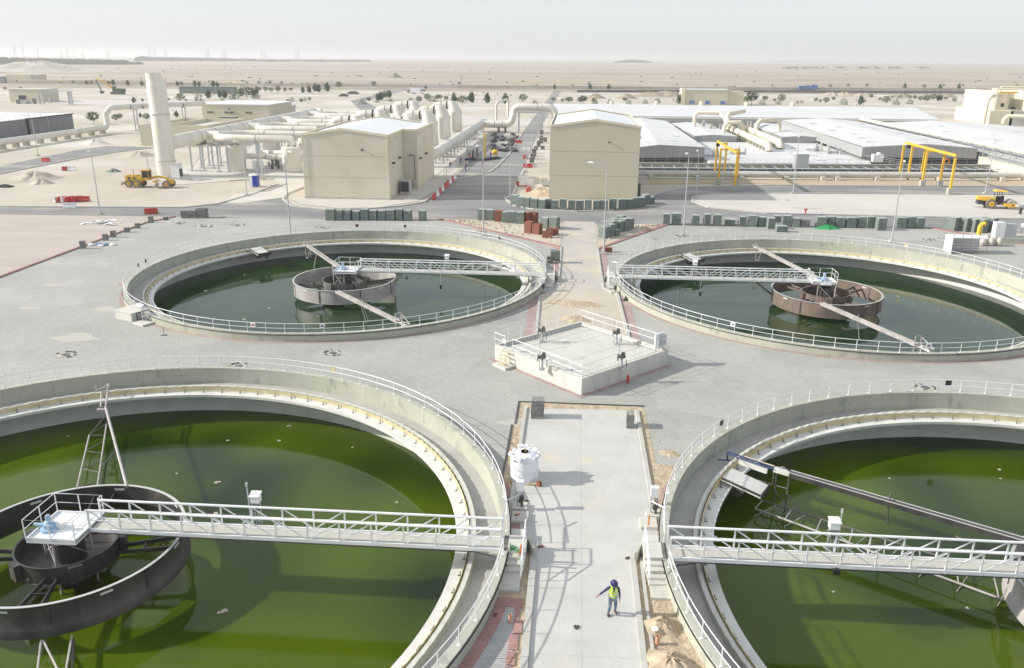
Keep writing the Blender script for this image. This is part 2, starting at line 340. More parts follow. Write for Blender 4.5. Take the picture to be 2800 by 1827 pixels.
holes=[circ(TA[k],21.85) for k in 'ABCD']
S=20000
struct(MB().sheet([(-S,-2000),(S,-2000),(S,2*S),(-S,2*S)],-.09,holes),'ground',K['desert'])
# site sand: graded land inside the boundary
struct(MB().sheet([(-420,-60),(330,-60),(330,640),(60,612),(-100,604),(-260,600),(-420,590)],-.05,holes),'sand',K['site'])
struct(MB().sheet([(-140,0),(-61.2,0),(-61.2,80),(-60.8,113),(-59.4,117.9),(-88,117.2),(-140,112)],-.02),'sand',K['sandrake'])
plaza=[(-61.1,-10),(60,-10),(66,60),(66,103),(57,113.5),(51.5,121.3),(28,119.9),(13,119.6),(3.25,103.4),(3.2,50),(-1.3,50),(-1.4,103.3),(-19.7,120.4),(-30.5,118.3),(-47,118.3),(-58.8,117.6),(-60.8,113.1),(-61.1,82)]
plaza=[(-61.1,-10),(72,-10),(72,103),(57,113.5),(51.5,120.8),(28,119.9),(-30.5,118.3),(-47,118.3),(-58.8,117.6),(-60.8,113.1),(-61.1,82)]
struct(MB().sheet(plaza,0,holes),'paving',K['paver'])
# sandy wedges at the mouth of the central road
struct(MB().sheet([(-20,120.6),(-1.5,103.0),(-1.45,114.5),(-2.8,119.6)],.012),'sand',K['sand'])
struct(MB().sheet([(3.3,102.9),(13.2,120.0),(5.0,119.8),(3.3,116)],.012),'sand',K['sand'])
struct(MB().sheet([(51.6,121.6),(57,113.2),(64,107),(75,103),(90,103),(90,122)],.012),'sand',K['sand'])
for poly in ([(-20.3,120.9),(-19.6,120.9),(-1.2,103.3),(-1.5,102.6)],[(3.2,102.3),(3.2,103.2),(13.2,120.4),(13.9,120.0)],[(50.8,121.6),(51.8,121.9),(57.3,113.4),(64.2,107.2),(64,106.6),(56.8,112.7)]):
    struct(MB().prism(poly,.0,.10),'kerb',K['paverred'])
# central road and slabs
struct(MB().sheet([(-1.4,121),(-1.3,84.5),(-3.0,80.5),(-2.8,67.2),(4.9,67.2),(4.6,81.7),(3.2,84.1),(3.2,121)],.008),'road',K['dustroad'])
struct(MB().sheet([(-3.2,80.4),(-3.0,67.0),(5.2,67.0),(4.8,80.6),(3.0,82.6),(-1.2,82.6)],.016),'sand',K['sand'])
struct(MB().prism([(-3.25,79.5),(-2.85,80.6),(-2.65,80.6),(-3.0,79.4),(-2.75,67.0),(-3.0,67.0)],0,.12),'kerb',K['kerb'])
struct(MB().prism([(4.85,81.6),(3.45,83.9),(3.3,103),(3.15,103),(3.2,83.8),(4.6,81.4),(4.95,67.2),(5.2,67.2)],0,.12),'kerb',K['kerb'])
struct(MB().prism([(-1.3,103),(-1.25,84.5),(-1.45,84.5),(-1.5,103)],0,.12),'kerb',K['kerb'])
struct(MB().sheet([(-4.1,80),(-3.25,80),(-3.0,66.3),(-3.9,66.3)],.006),'paving',K['paverpink'])
struct(MB().sheet([(4.95,80),(5.8,80),(6.1,66.3),(5.2,66.3)],.006),'paving',K['paverpink'])
struct(MB().sheet([(-2.3,103),(-1.5,103),(-1.45,88),(-2.3,88)],.006),'paving',K['paverpink'])
struct(MB().sheet([(3.45,103),(4.2,103),(4.2,88),(3.45,88)],.006),'paving',K['paverpink'])
# sand margin round the near slab
def onarc(k,ys,r=22.0):
    c_=TA[k]; s_=1 if k in 'AC' else -1; return [(c_[0]+s_*math.sqrt(r*r-(y-c_[1])**2),y) for y in ys]
struct(MB().sheet([(-3.35,53.06),(-3.2,49.4),(-3.5,49.2)]+onarc('C',(41,38,36,34,32,30,27,24,20))+onarc('D',(20,24,27,30,32,34,36,38,40,42,44.2))+[(5.35,44.5),(5.3,49.8),(5.2,52.95)],.006),'sand',K['rubble'])
struct(MB().sheet([(-2.8,52.0),(-2.66,35.0),(4.75,35.0),(4.7,52.3)],.014),'road',K['slab'])
struct(MB().sheet([(-1.25,35.0),(-1.2,18),(3.2,18),(3.2,35.0)],.02),'road',K['slab'])
struct(MB().b2(-1.55,18,-.02,-1.24,35.4,.13).b2(-2.95,36,-.02,-2.72,52.1,.11),'kerb',K['kerb'])
struct(MB().b2(3.2,18,-.02,3.46,35.0,.13).b2(3.66,18,-.02,3.8,34.6,.10).b2(4.60,38.5,-.02,4.84,52.2,.12),'kerb',K['kerb'])
struct(MB().b2(-3.42,49.35,-.02,-3.32,53.1,.06).b2(-3.4,53.02,-.02,5.3,53.12,.06).b2(-3.62,41,-.02,-3.52,49.2,.06),'kerb',K['steeldark'])
struct(MB().sheet([(-2.75,30.95),(-1.75,31.0),(-1.75,30.2),(-1.9,30.2),(-1.9,20)]+onarc('C',(20,22,24,26,28,30)),.03),'paving',K['pavernear'])
q=MB(); q.b2(-3.0,30.35,0,-1.66,30.98,.055); 
for (x0,y0,x1,y1) in ((-1.98,29.5,-1.80,30.35),(-1.98,28.6,-1.62,29.5),(-2.1,27.6,-1.72,28.55),(-2.12,26.7,-1.75,27.5),(-2.15,25.4,-1.8,26.6),(-2.2,23,-1.85,25.3)): q.b2(x0,y0,0,x1,y1,.055)
struct(q,'paving',K['paverred'])
c=TA['C']
def arcband(c,r0,r1,a0,a1,z0,z1,n=40):
    m_=MB(); m_.lathe([(r0,z0),(r1,z0),(r1,z1),(r0,z1)],(c[0],c[1],0),n,math.radians(a0),math.radians(a1),True); return m_
struct(arcband(c,22.1,22.6,-34,-8.5,-.02,.05),'paving',K['paverred'])
struct(arcband(c,22.1,22.6,4,22,-.02,.05),'paving',K['paverred'])
for k,a0,a1 in (('A',-178,170),('B',-190,40)):
    struct(arcband(TA[k],22.05,22.42,a0,a1,-.02,.012,120),'paving',K['paverpink'])
struct(arcband(TA['D'],22.1,22.5,95,165,-.02,.012,60),'paving',K['paverpink'])
struct(arcband(TA['A'],22.55,23.2,172,196,-.02,.014,20),'paving',K['paverpink'])
# kerb between paving and raked sand
struct(MB().prism([(-61.4,20),(-61.1,20),(-61.0,82),(-60.7,113),(-58.7,117.8),(-59.0,118.0),(-61.0,113.1),(-61.3,82)],0,.14),'kerb',K['paverred'])
# asphalt roads
def road(pts,z=-.01,m_='asphalt'): return struct(MB().sheet(pts,z),'road',K[m_])
road([(-150,113),(-88,117.3),(-59.4,118.3),(-47,118.35),(-30.5,118.35),(-20,120.65),(-2.8,119.7),(-1.4,118),(3.2,118),(5,119.9),(13,120.1),(28,119.95),(51.5,121.7),(90,122.1),(90,130.2),(47,130.4),(30,130.9),(21.5,135.2),(19.6,141.5),(20.6,146.5),(24.5,150.3),(34.8,152.4),(80.8,156.4),(110,159),(110,167.5),(85.7,165.9),(36.8,161.4),(21.8,157.6),(16.8,152),(14.0,146.5),(13.2,141.2),(11.2,137.0),(5.7,130.5),(.6,128.9),(-6.2,130.0),(-9.9,133.5),(-11.9,140.5),(-10.9,145),(-11.2,179),(-12,271),(-12,640),(-17,640),(-17.1,270),(-16.5,210),(-17.1,186),(-17.9,174.5),(-20.5,167),(-23.4,163),(-24.2,150),(-24.8,135.3),(-27.4,131),(-32.7,127.5),(-38.5,126.4),(-45.1,129.0),(-48.8,135.2),(-50,141),(-49.5,152),(-55.2,152),(-55.4,140.6),(-57.3,129.5),(-61.1,125.5),(-77.8,123.9),(-90,122.5),(-150,119)])
road([(-115,155),(-114.9,186),(-113.2,200),(-108.9,212),(-118,214),(-123,214),(-125,203),(-123,172),(-124,150)])
road([(-160,130),(-115,152),(-115,165),(-123,172),(-160,150)],-.014)
road([(-60,300),(-116.4,464),(-125,640),(-133,640),(-124,464),(-72,300)],-.012)
road([(-420,628),(-250,648),(-50,655),(150,672),(330,700),(330,706),(150,678),(-50,661),(-250,654),(-420,634)],-.012)
road([(150,640),(330,660),(330,668),(75,640),(-3,612),(-3,606),(75,632)],-.008)
struct(MB().sheet([(-58,300),(-10,300),(-10,340),(-48,352)],-.012),'road',K['palepad'])
struct(MB().sheet([(-200,380),(-150,380),(-135,440),(-330,440)],-.012),'road',K['palepad'])
# pale kerbs and pads
def kerbline(pts,w=.3,h=.14,m_='kerb'):
    mb=MB()
    for p_,q_ in zip(pts,pts[1:]): mb.beam((p_[0],p_[1],h/2-.02),(q_[0],q_[1],h/2-.02),w,h+.04)
    return struct(mb,'kerb',K[m_])
kerbline([(-95,122.9),(-77.8,124.2),(-61.1,125.8),(-57.5,129.6),(-55.6,140.6),(-55.6,152)],.5)
kerbline([(-49.3,152),(-49.8,141),(-48.6,135.4),(-45,129.2),(-38.5,126.6),(-32.7,127.7),(-27.4,131.2),(-24.6,135.4),(-23.9,163),(-20.3,167.3),(-17.7,174.6),(-16.9,186)],.35)
kerbline([(-16.9,186),(-16.3,210),(-16.9,270)],.3)
kerbline([(-10.9,179),(-10.7,145),(-11.7,140.4),(-9.7,133.7),(-6.2,130.3),(.6,129.2),(5.7,130.8),(11,137.2),(13,141.3),(13.8,146.6),(16.6,152.3),(21.8,158),(36.8,161.8),(90,166.6)],.45)
kerbline([(90,130.5),(47,130.7),(30.1,131.2),(21.8,135.4),(19.9,141.5),(20.8,146.3),(24.6,150),(34.8,152.0),(80.8,155.9)],.35)
kerbline([(-114.7,155),(-114.6,186),(-113,200),(-108.6,212)],.4)
struct(MB().sheet([(30.1,131.3),(90,130.9),(92,156.5),(80.8,155.8),(34.8,151.9),(24.6,149.9),(20.9,146.2),(20.1,141.5),(21.9,135.5)],.01),'paving',K['palepad'])
struct(MB().sheet([(-59,139.5),(-54.4,143.4),(-53.9,153),(-58,158.5),(-62,158.6),(-66,155.1),(-72.6,149.3),(-77.9,150.5),(-79,163.2),(-54,163.4),(-49,152),(-49.3,137),(-54,131),(-56.2,131)],.004),'paving',K['palepad'])
struct(MB().sheet([(-48,137),(-44,131),(-37,128),(-31,129.5),(-26,136),(-24.6,150),(-24.2,162),(-28.5,162),(-28.5,137)],.004),'paving',K['palepad'])
struct(MB().sheet([(-82,163.5),(-53,163.7),(-28,168),(-28,262),(-85,262),(-88,200)],-.006),'paving',K['slab' if False else 'palepad'])
kerbline([(-54.3,143.3),(-54,153),(-58,158.4),(-62,158.5),(-66,155)],.3)
struct(MB().sheet([(-24.2,164),(-17.6,176),(-16.8,188),(-16.2,212),(-17,262),(-24,262)],-.004),'paving',K['asphalt'])
# ------------------------------------------------------------------ settling tanks
def tank_proto():
    t=thing('settling_tank','','settling tank')
    n=144
    MB().lathe([(22.05,-3.6),(22.05,.70),(21.62,.70),(21.62,-.48)],n=n).build('outer_wall',K['conc'],t,True)
    MB().lathe([(21.62,-.48),(20.38,-.48)],n=n).build('channel_floor',K['concin'],t,True)
    MB().lathe([(20.40,-.48),(20.38,-.17),(20.12,-.17),(20.12,-.45)],n=n).build('launder_wall',K['conc'],t,True)
    MB().lathe([(20.12,-.44),(19.96,-.44),(19.96,-.5),(19.35,-.5),(19.35,-.68),(19.8,-.80),(21.3,-.85),(21.3,-3.6)],n=n).build('inner_ledge',K['ledge'],t,True)
    w=MB(); N=400; vs=[];fs=[]
    for k in range(N):
        a=2*PI*k/N; z1=-.13 if k%2 else -.18
        for r,z in ((19.99,-.5),(19.99,z1),(20.01,z1),(20.01,-.5)): vs.append((r*math.cos(a),r*math.sin(a),z))
    for k in range(N):
        j=(k+1)%N
        for i in range(3): fs.append((k*4+i,j*4+i,j*4+i+1,k*4+i+1))
    w.add(vs,fs); w.build('weir_plate',K['weir'],t)
    vs=[];fs=[];N=330
    for k in range(N):
        a=2*PI*k/N; z1=-.12 if k%2 else -.16
        for r,z in ((20.18,-.165),(20.18,z1),(20.36,z1),(20.36,-.165)): vs.append((r*math.cos(a),r*math.sin(a),z))
    for k in range(N):
        j=(k+1)%N
        for i in range(3): fs.append((k*4+i,j*4+i,j*4+i+1,k*4+i+1))
    MB().add(vs,fs).build('notch_strip',K['concw'],t)
    br=None; NB=92
    for k in range(NB):
        if br is None:
            br=MB().bar((19.88,0,-.5),(19.9,0,-.22),.02,5).bar((19.78,0,-.48),(19.9,0,-.27),.014,5).box((19.83,0,-.49),(.16,.07,.02)).build('bracket',K['steel'],t); o=br
        else:
            o=br.copy(); col.objects.link(o); o.parent=t
        o.rotation_euler=(0,0,2*PI*(k+.3)/NB)
    r=MB(); a0=math.radians(3.2); a1=2*PI-math.radians(2.2); NP=84
    for z,rad in ((1.56,.024),(1.14,.02)):
        r.path([(21.9*math.cos(a0+(a1-a0)*k/168),21.9*math.sin(a0+(a1-a0)*k/168),z) for k in range(169)],rad,6)
    rl=r.build('railing',K['white'],t,True)
    p0=None
    for k in range(NP):
        a=a0+(a1-a0)*k/(NP-1)
        if p0 is None: p0=MB().bar((21.9,0,.70),(21.9,0,1.56),.024,6).box((21.9,0,.71),(.16,.12,.02)).build('post',K['white'],rl); o=p0
        else: o=p0.copy(); col.objects.link(o); o.parent=rl
        o.rotation_euler=(0,0,a)
    MB().path([(22.09*math.cos(2*PI*k/120),22.09*math.sin(2*PI*k/120),.60) for k in range(120)],.03,6,closed=True).build('cable',K['black'],t,True)
    return t
tk=tank_proto()
for k,lb in (('A','round concrete settling tank with dark green water, behind the walled chamber on the left'),('B','round concrete settling tank with dark green water, behind the walled chamber on the right'),('C','round concrete settling tank with bright green water, left of the worker in the yellow vest'),('D','round concrete settling tank with bright green water, right of the worker in the yellow vest')):
    rz=0 if k in 'AC' else PI
    if k=='A': tk.location=(*TA[k],0); tk['label']=lb; o=tk
    else: o=dup(tk,(*TA[k],0),rz,lb)
    o['group']='open round settling tanks'
    wm='waterfar' if k in 'AB' else 'waternear'
    w=MB().lathe([(.01,0),(21.35,0)],n=96)
    w=w.build('water',K[wm]); w.location=(*TA[k],-2.2 if k in 'AB' else -2.55); tag(w,kind='structure')
# floating scraps
# ------------------------------------------------------------------ walkway bridges
def bridge(k,sx,label,oy=0.0,plat=(-.85,1.6,-1.7,.85)):
    cx,cy=TA[k]; cy+=oy
    t=thing('walkway_bridge',label,'walkway bridge',(cx,cy,.7),group='white lattice bridges to the tank centres')
    X=lambda x:cx+sx*x
    x0,x1=1.65,21.75; NPn=13; ps=(x1-x0)/NPn
    for ys in (-.5,.5):
        y=cy+ys; f=MB()
        f.bar((X(x0),y,1.8),(X(x1),y,1.8),.062,8); f.bar((X(x0),y,1.27),(X(x1),y,1.27),.028,6)
        f.b2(min(X(x0),X(x1)),y-.04,.62,max(X(x0),X(x1)),y+.04,.80)
        for i in range(NPn+1):
            xx=x0+ps*i; f.box((X(xx),y,1.25),(.075,.06,1.1)); f.box((X(xx),y,.60),(.09,.09,.10))
            if i<NPn:
                if i<7: f.beam((X(xx),y,1.8),(X(xx+ps),y,.74),.05,.05)
                else: f.beam((X(xx),y,.74),(X(xx+ps),y,1.8),.05,.05)
        f.build('side_truss',K['white'],t)
    MB().b2(min(X(x0),X(x1)),cy-.46,.70,max(X(x0),X(x1)),cy+.46,.755).build('deck',K['grate'],t)
    d=MB()
    for i in range(NPn+1): d.b2(X(x0+ps*i)-.04,cy-.5,.56,X(x0+ps*i)+.04,cy+.5,.68)
    d.build('cross_beams',K['galv'],t)
    cb=MB(); cb.path([(X(1.5),cy-.58,.62),(X(20.5),cy-.58,.60),(X(21.3),cy-.7,.5),(X(21.9),cy-1.1,.55),(X(22.1),cy-1.6,.60)],.028,6); cb.build('cable',K['black'],t,True)
    a,b,c_,d_=plat
    p=MB().b2(min(X(a),X(b)),cy+c_,.74,max(X(a),X(b)),cy+d_,.80)
    for (q0,q1,q2,q3) in ((a,b,c_,c_+.06),(a,b,d_-.06,d_),(a,a+.06,c_+.06,d_-.06),(b-.06,b,c_+.06,d_-.06)): p.b2(min(X(q0),X(q1)),cy+q2,.62,max(X(q0),X(q1)),cy+q3,.90)
    p.b2(min(X(-.2),X(.8)),cy-1.2,.58,max(X(-.2),X(.8)),cy+.5,.72)
    pl=p.build('platform',K['white'],t)
    r=MB(); A_,B_=a,b
    loop=[(b,-.52),(b,c_),(a,c_),(a,d_),(b,d_),(b,.52)]
    for z,rr in ((1.86,.026),(1.36,.022)):
        r.path([(X(u),cy+v,z) for u,v in loop],rr,6)
    rl=r.build('platform_railing',K['white'],pl,True)
    pp=[]
    for (u,v),(u2,v2) in zip(loop,loop[1:]):
        L=math.hypot(u2-u,v2-v); n=max(1,round(L/1.15))
        for i in range(n): pp.append((u+(u2-u)*i/n,v+(v2-v)*i/n))
    pp.append(loop[-1]); po=None
    for u,v in pp:
        if po is None: po=MB().bar((0,0,0),(0,0,1.06),.026,6).build('post',K['white']); q_=po
        else: q_=po.copy(); col.objects.link(q_)
        q_.parent=pl; q_.location=Vector((X(u),cy+v,.8))-wloc(pl)
    return t
bridge('C',1,'white lattice walkway bridge to the dark drum on the left, nearest the camera')
bridge('D',-1,'white lattice walkway bridge running off the right edge, nearest the camera')
bridge('A',1,'small white lattice bridge to the pale grey drum in the far left tank',.3)
bridge('B',-1,'small white lattice bridge to the brown drum in the far right tank',.3,(-.8,1.7,-.95,1.15))
def gearmotor(loc,label,tone='blue'):
    t=thing('gear_motor',label,'motor',loc,group='blue drive motors on the bridge platforms')
    x,y,z=loc
    MB().lathe([(.01,0),(.42,0),(.42,.12),(.30,.16),(.28,.34),(.20,.38),(.01,.38)],(x,y,z),20).build('gearbox',K[tone],t,True)
    MB().lathe([(.01,.38),(.15,.38),(.15,.44),(.12,.46),(.13,.74),(.10,.80),(.01,.82)],(x,y,z),14).bar((x-.15,y,z+.25),(x-.75,y,z+.25),.09,10).build('motor',K[tone],t,True)
    MB().box((x+.35,y+.2,z+.12),(.45,.35,.24)).build('junction_box',K['whitep'],t)
cC=TA['C']
gearmotor((cC[0]-.25,cC[1]-.75,.8),'pale blue drive motor on the platform of the nearest left bridge')
gearmotor((TA['A'][0]-.1,TA['A'][1]-.2,.8),'pale blue drive motor on the platform above the pale grey drum')
gearmotor((TA['B'][0]-.3,TA['B'][1]+.3,.8),'white and blue drive motor on the platform above the brown drum')
# control cabinets on the bridges
def cabinet(x,y,label,pole=0,probe=None):
    t=thing('control_cabinet',label,'control cabinet',(x,y,.7),group='white cabinets on frames beside the bridge decks')
    MB().prism([(x-.22,y-.02),(x+.22,y-.02),(x+.22,y+.34),(x-.22,y+.34)],1.95,2.32).add([(x-.26,y-.10,2.30),(x+.26,y-.10,2.30),(x+.26,y+.38,2.40),(x-.26,y+.38,2.40),(x-.26,y-.10,2.34),(x+.26,y-.10,2.34),(x+.26,y+.38,2.44),(x-.26,y+.38,2.44)],[(0,3,2,1),(4,5,6,7),(0,1,5,4),(1,2,6,5),(2,3,7,6),(3,0,4,7)]).build('cabinet',K['whitep'],t)
    f=MB()
    for dx in (-.2,-.07,.07,.2): f.box((x+dx,y+.12,1.33),(.05,.05,1.3))
    for z in (.9,1.4,1.85): f.box((x,y+.15,z),(.46,.04,.05))
    f.build('stand',K['galv'],t)
    MB().box((x,y+.05,1.62),(.26,.14,.34)).build('switch_box',K['steel'],t)
    if pole: MB().bar((x+pole,y+.1,.7),(x+pole-.05,y+.1,2.9),.03,6).bar((x+pole-.05,y+.1,2.8),(x+pole-.05,y+.1,3.0),.06,6).build('sensor_pole',K['galv'],t)
    if probe:
        MB().bar((probe[0],probe[1],2.2),(probe[0],probe[1],-.55),.028,6).build('probe_rod',K['galv'],t)
        MB().box((probe[0],probe[1],-.75),(.20,.16,.45)).build('probe',K['black'],t)
cabinet(-15.1,cC[1]+.62,'white cabinet on a steel frame halfway along the nearest left bridge',-.32)
cabinet(12.6,cC[1]+.62,'white cabinet on a steel frame on the nearest right bridge',.3)
single(MB().box((12.5,cC[1]-.62,.52),(.30,.16,.26)).bar((12.5,cC[1]-.62,.6),(12.5,cC[1]-.5,.7),.03,5),'device',K['black'],'small black floodlight under the near edge of the nearest right bridge','device')  # black probe box hung below the deck, not a lamp
cabinet(-13.55,TA['A'][1]+.95,'small white cabinet on the bridge of the far left tank',0,(-14.0,TA['A'][1]-.6))
cabinet(13.1,TA['B'][1]+.95,'small white cabinet on the bridge of the far right tank',0,(13.6,TA['B'][1]-.6))
# ------------------------------------------------------------------ centre drums
def drum(k,label,m_in,m_out,flare=False,rot=0.4):
    cx,cy=TA[k]; t=thing('feed_drum',label,'drum',(cx,cy,-1.9),group='steel drums at the tank centres')
    if flare: pr=[(5.42,-1.25),(5.42,-.22),(5.50,-.20),(5.54,-.22),(5.46,-.26),(5.46,-1.20),(5.55,-1.32),(5.62,-1.78),(5.58,-1.78),(5.50,-1.34),(5.42,-1.25)]
    else: pr=[(5.42,-1.62),(5.42,-.20),(5.52,-.18),(5.52,-.22),(5.46,-.24),(5.46,-1.60),(5.50,-1.62),(5.42,-1.62)]
    MB().lathe(pr,(cx,cy,0),96).build('outer_ring',K[m_out],t,True)
    MB().lathe([(5.40,-.20),(5.55,-.19),(5.55,-.165),(5.40,-.165)],(cx,cy,0),96,closed=True).build('rim',K['steelline'],t,True)
    s=MB()
    for i in range(8):
        a=rot+i*PI/4; 
        for dr in (5.405,5.475): s.box((cx+dr*math.cos(a),cy+dr*math.sin(a),-.42),(.012,.55,.12),a)
    s.build('slots',K['ledge'],t)
    s=MB()
    for i in range(8):
        a=rot+.35+i*PI/4; s.box((cx+5.48*math.cos(a),cy+5.48*math.sin(a),-.92),(.05,.10,1.3),a)
    s.build('seams',K['steeldark'],t)
    MB().lathe([(2.32,-1.15),(2.32,-.30),(2.42,-.28),(2.42,-.32),(2.36,-.34),(2.36,-1.2),(2.40,-1.22),(.3,-1.22),(.3,-1.15),(2.32,-1.15)],(cx,cy,0),56).build('inner_basin',K[m_in],t,True)
    for i in range(5):
        a=rot+i*2*PI/5+.3; c_,s_=math.cos(a),math.sin(a)
        MB().box((cx+2.52*c_,cy+2.52*s_,-.75),(.30,.62,.85),a).build('outlet_box',K[m_in],t)
    for i in range(4):
        a=rot+i*PI/2+.15; b=MB()
        for off in (-.28,.28):
            ux,uy=-math.sin(a)*off,math.cos(a)*off
            b.beam((cx+2.35*math.cos(a)+ux,cy+2.35*math.sin(a)+uy,-.95),(cx+5.42*math.cos(a)+ux*1.9,cy+5.42*math.sin(a)+uy*1.9,-.72),.08,.22)
        b.beam((cx+3.6*math.cos(a)-uy*0-math.sin(a)*.4,cy+3.6*math.sin(a)+math.cos(a)*.4,-.85),(cx+3.6*math.cos(a)+math.sin(a)*.4,cy+3.6*math.sin(a)-math.cos(a)*.4,-.85),.06,.1)
        b.build('spoke',K[m_in],t)
    MB().lathe([(.75,-3.0),(.75,-.1),(.62,-.02),(.62,.25),(.4,.3),(.4,.72)],(cx,cy,0),24).build('column',K['steeldark'],t,True)
    g=MB()
    for i in range(4):
        a=rot+i*PI/2; g.bar((cx+1.2*math.cos(a),cy+1.2*math.sin(a),.6),(cx+1.2*math.cos(a),cy+1.2*math.sin(a),-3.0),.06,6)
        g.bar((cx+1.2*math.cos(a),cy+1.2*math.sin(a),.5),(cx+1.2*math.cos(a+PI/2),cy+1.2*math.sin(a+PI/2),-1.0),.03,5)
        g.bar((cx+1.2*math.cos(a),cy+1.2*math.sin(a),-1.3),(cx+1.2*math.cos(a+PI/2),cy+1.2*math.sin(a+PI/2),-2.0),.03,5)
    g.build('cage',K['steelpale'],t)
    return t
drum('A','pale grey steel drum in the far left tank','steel','steelpale',rot=.2)
drum('B','brown weathered steel drum in the far right tank','steelbrown','steelbrown',rot=.5)
drum('C','dark steel drum with a flared skirt at the lower left','steeldark','steeldark',True,rot=.05)
drum('D','pale steel drum cut by the right edge of the photo','steelpale','steelpale',True,rot=.9)
# ------------------------------------------------------------------ skimmer arms
def skim(name,label,a,b,mt,w=.34,h=.30,props=(),end='frame',group='skimmer troughs over the water'):
    t=thing(name,label,'skimmer arm',(b[0],b[1],b[2]),group=group)
    a=Vector(a);b=Vector(b); d=(b-a).normalized(); u=d.cross(Vector((0,0,1))).normalized(); z=Vector((0,0,1))
    m_=MB().beam(a-z*h*.4,b-z*h*.4,w,.03); m_.beam(a+u*w/2,b+u*w/2,.03,h).beam(a-u*w/2,b-u*w/2,.03,h); m_.build('trough',K[mt],t)
    for f_,dz in props:
        p=a.lerp(b,f_); MB().bar(p+z*.5,p-z*.1,.04,6).bar(p-z*.1,p-z*dz-u*.5,.04,6).build('strut',K['steelpale'],t)
    L=(b-a).length
    g=MB(); e=b+d*.1
    g.bar(e-u*.3,e+d*1.6-u*.25+z*.15,.035,6).bar(e+u*.3,e+d*1.6+u*.25+z*.15,.035,6).bar(e-u*.3+z*.7,e+d*1.6-u*.25+z*.15,.03,6)
    for k in (0,.8,1.6): g.bar(e+d*k-u*.28+z*(.1*k/1.6),e+d*k+u*.28+z*(.1*k/1.6),.03,6)
    g.bar(e-u*.3,e-u*.3+z*.8,.045,6).bar(e-u*.3+z*.8,e+u*.3+z*.8,.035,6).bar(e+u*.3,e+u*.3+z*.8,.045,6)
    g.bar(e-u*.3,e-u*.3-z*1.5,.04,6).bar(e+u*.3,e+u*.3-z*1.5,.04,6).bar(e-u*.3-z*1.5,e-u*.3-z*1.4-d*.9,.03,6).bar(e+u*.3-z*.3,e-u*.3-z*1.4-d*.9,.03,6)
    g.build('end_frame',K['steelpale'],t)
    MB().box(e+d*.9+z*-.05,(1.2,.22,.16),math.atan2(d.y,d.x)).build('wiper',K['ledge'],t)
    return t
def toward(k,p,r):
    c_=Vector((TA[k][0],TA[k][1],p.z)); return c_+(p-c_).normalized()*r
a_=AT('f',480,415,.05); b_=AT('f',1310,1110,.05)
skim('skimmer_arm','pale skimmer trough over the far side of the far left tank',toward('A',a_,.6)+Vector((0,0,.55)),a_,'steelpale',props=((.72,2.0),))
skim('skimmer_arm','pale skimmer trough over the near side of the far left tank',AT('f',745,835,.0),b_,'steelpale',props=((.42,2.1),(.46,1.9)))
a_=AT('h',-80,440,.05); b_=AT('h',1370,1325,.05)
skim('skimmer_arm','weathered skimmer trough over the far side of the far right tank',toward('B',a_,.6)+Vector((0,0,.55)),a_,'steelpale',props=((.45,2.0),))
skim('skimmer_arm','weathered skimmer trough over the near side of the far right tank',AT('h',495,945,.0),b_,'steelpale',props=((.42,2.1),))
def Z5(ox,oy,x,y,z,s=5.905):
    REG['_']=(ox,oy); X=ox+x/s; Y=oy+y/s; REG['_']=(0,0); return AT('_',X*3.376,Y*3.376,z)
D5=lambda x,y,z:Z5(1800,1120,x,y,z,4.733)
# near right tank: dark trough and submerged lattice
t=thing('skimmer_arm','dark skimmer trough with hanging lattice in the nearest right tank','skimmer arm',(*D5(1535,770,0).xy,-1.9))
a_=D5(1700,830,.1); b_=D5(5000,1790,.1); b_=a_+(b_-a_).normalized()*13.5
d=(b_-a_).normalized(); u=d.cross(Vector((0,0,1))).normalized(); z=Vector((0,0,1))
MB().beam(a_-z*.02,b_-z*.02,.34,.30).build('trough',K['steeldark'],t)
MB().beam(a_-u*.18+z*.15,b_-u*.18+z*.15,.05,.03).beam(a_+u*.18+z*.15,b_+u*.18+z*.15,.05,.03).build('trough_edge',K['steelline'],t)
e=D5(1500,770,.15); MB().beam(e,a_,.36,.22).build('bracket_plate',K['ledge'],t)
o1=D5(900,550,.30); MB().bar(o1,e+z*.1,.05,8).bar(o1+u*.25,e+u*.25+z*.1,.04,6).bar(o1,o1-z*.55,.05,6).bar(o1-z*.55-d*.5+u*.3,o1-z*.55+d*.5-u*.3,.04,6).build('wheel_outrigger',K['dkblue'],t)
MB().bar(o1+d*1.0+z*.04,e+z*.18,.03,6).bar(o1.lerp(e,.5),D5(1230,680,.0),.03,6).build('outrigger_rods',K['weir'],t)
w0,w1=D5(1045,670,-.05),D5(1410,800,-.15); MB().beam(w0,w1,.16,.30).build('wiper',K['ledge'],t)
zt=-2.05
c1,c2=D5(1250,1280,zt),D5(2367,1690,zt); e1,e2=D5(1345,1180,zt),D5(2367,1500,zt)
dc=(c2-c1).normalized(); c2=c1+dc*14.5; de=(e2-e1).normalized(); e2=e1+de*13.8
MB().bar(c1,c2,.055,8).build('lower_chord',K['steelpale'],t); MB().bar(e1,e2,.05,8).build('lower_chord',K['steel'],t)
g=MB()
for i in range(8):
    g.bar(c1.lerp(c2,i/8),e1.lerp(e2,i/8),.035,6); g.bar(c1.lerp(c2,i/8)-z*.5,e1.lerp(e2,(i+.5)/8),.025,5)
g.build('lattice_ties',K['steelpale'],t)
g=MB()
for x,y in ((1540,775),(1700,815)):
    p=D5(x,y,.1); q=p.copy(); q.z=-1.25; r_=p.copy(); r_.z=zt-.4
    g.bar(p,r_,.05,6); g.bar(q,q-d*.9-z*.9-u*.2,.03,6); g.bar(q,q+d*1.0-z*.9+u*.2,.03,6)
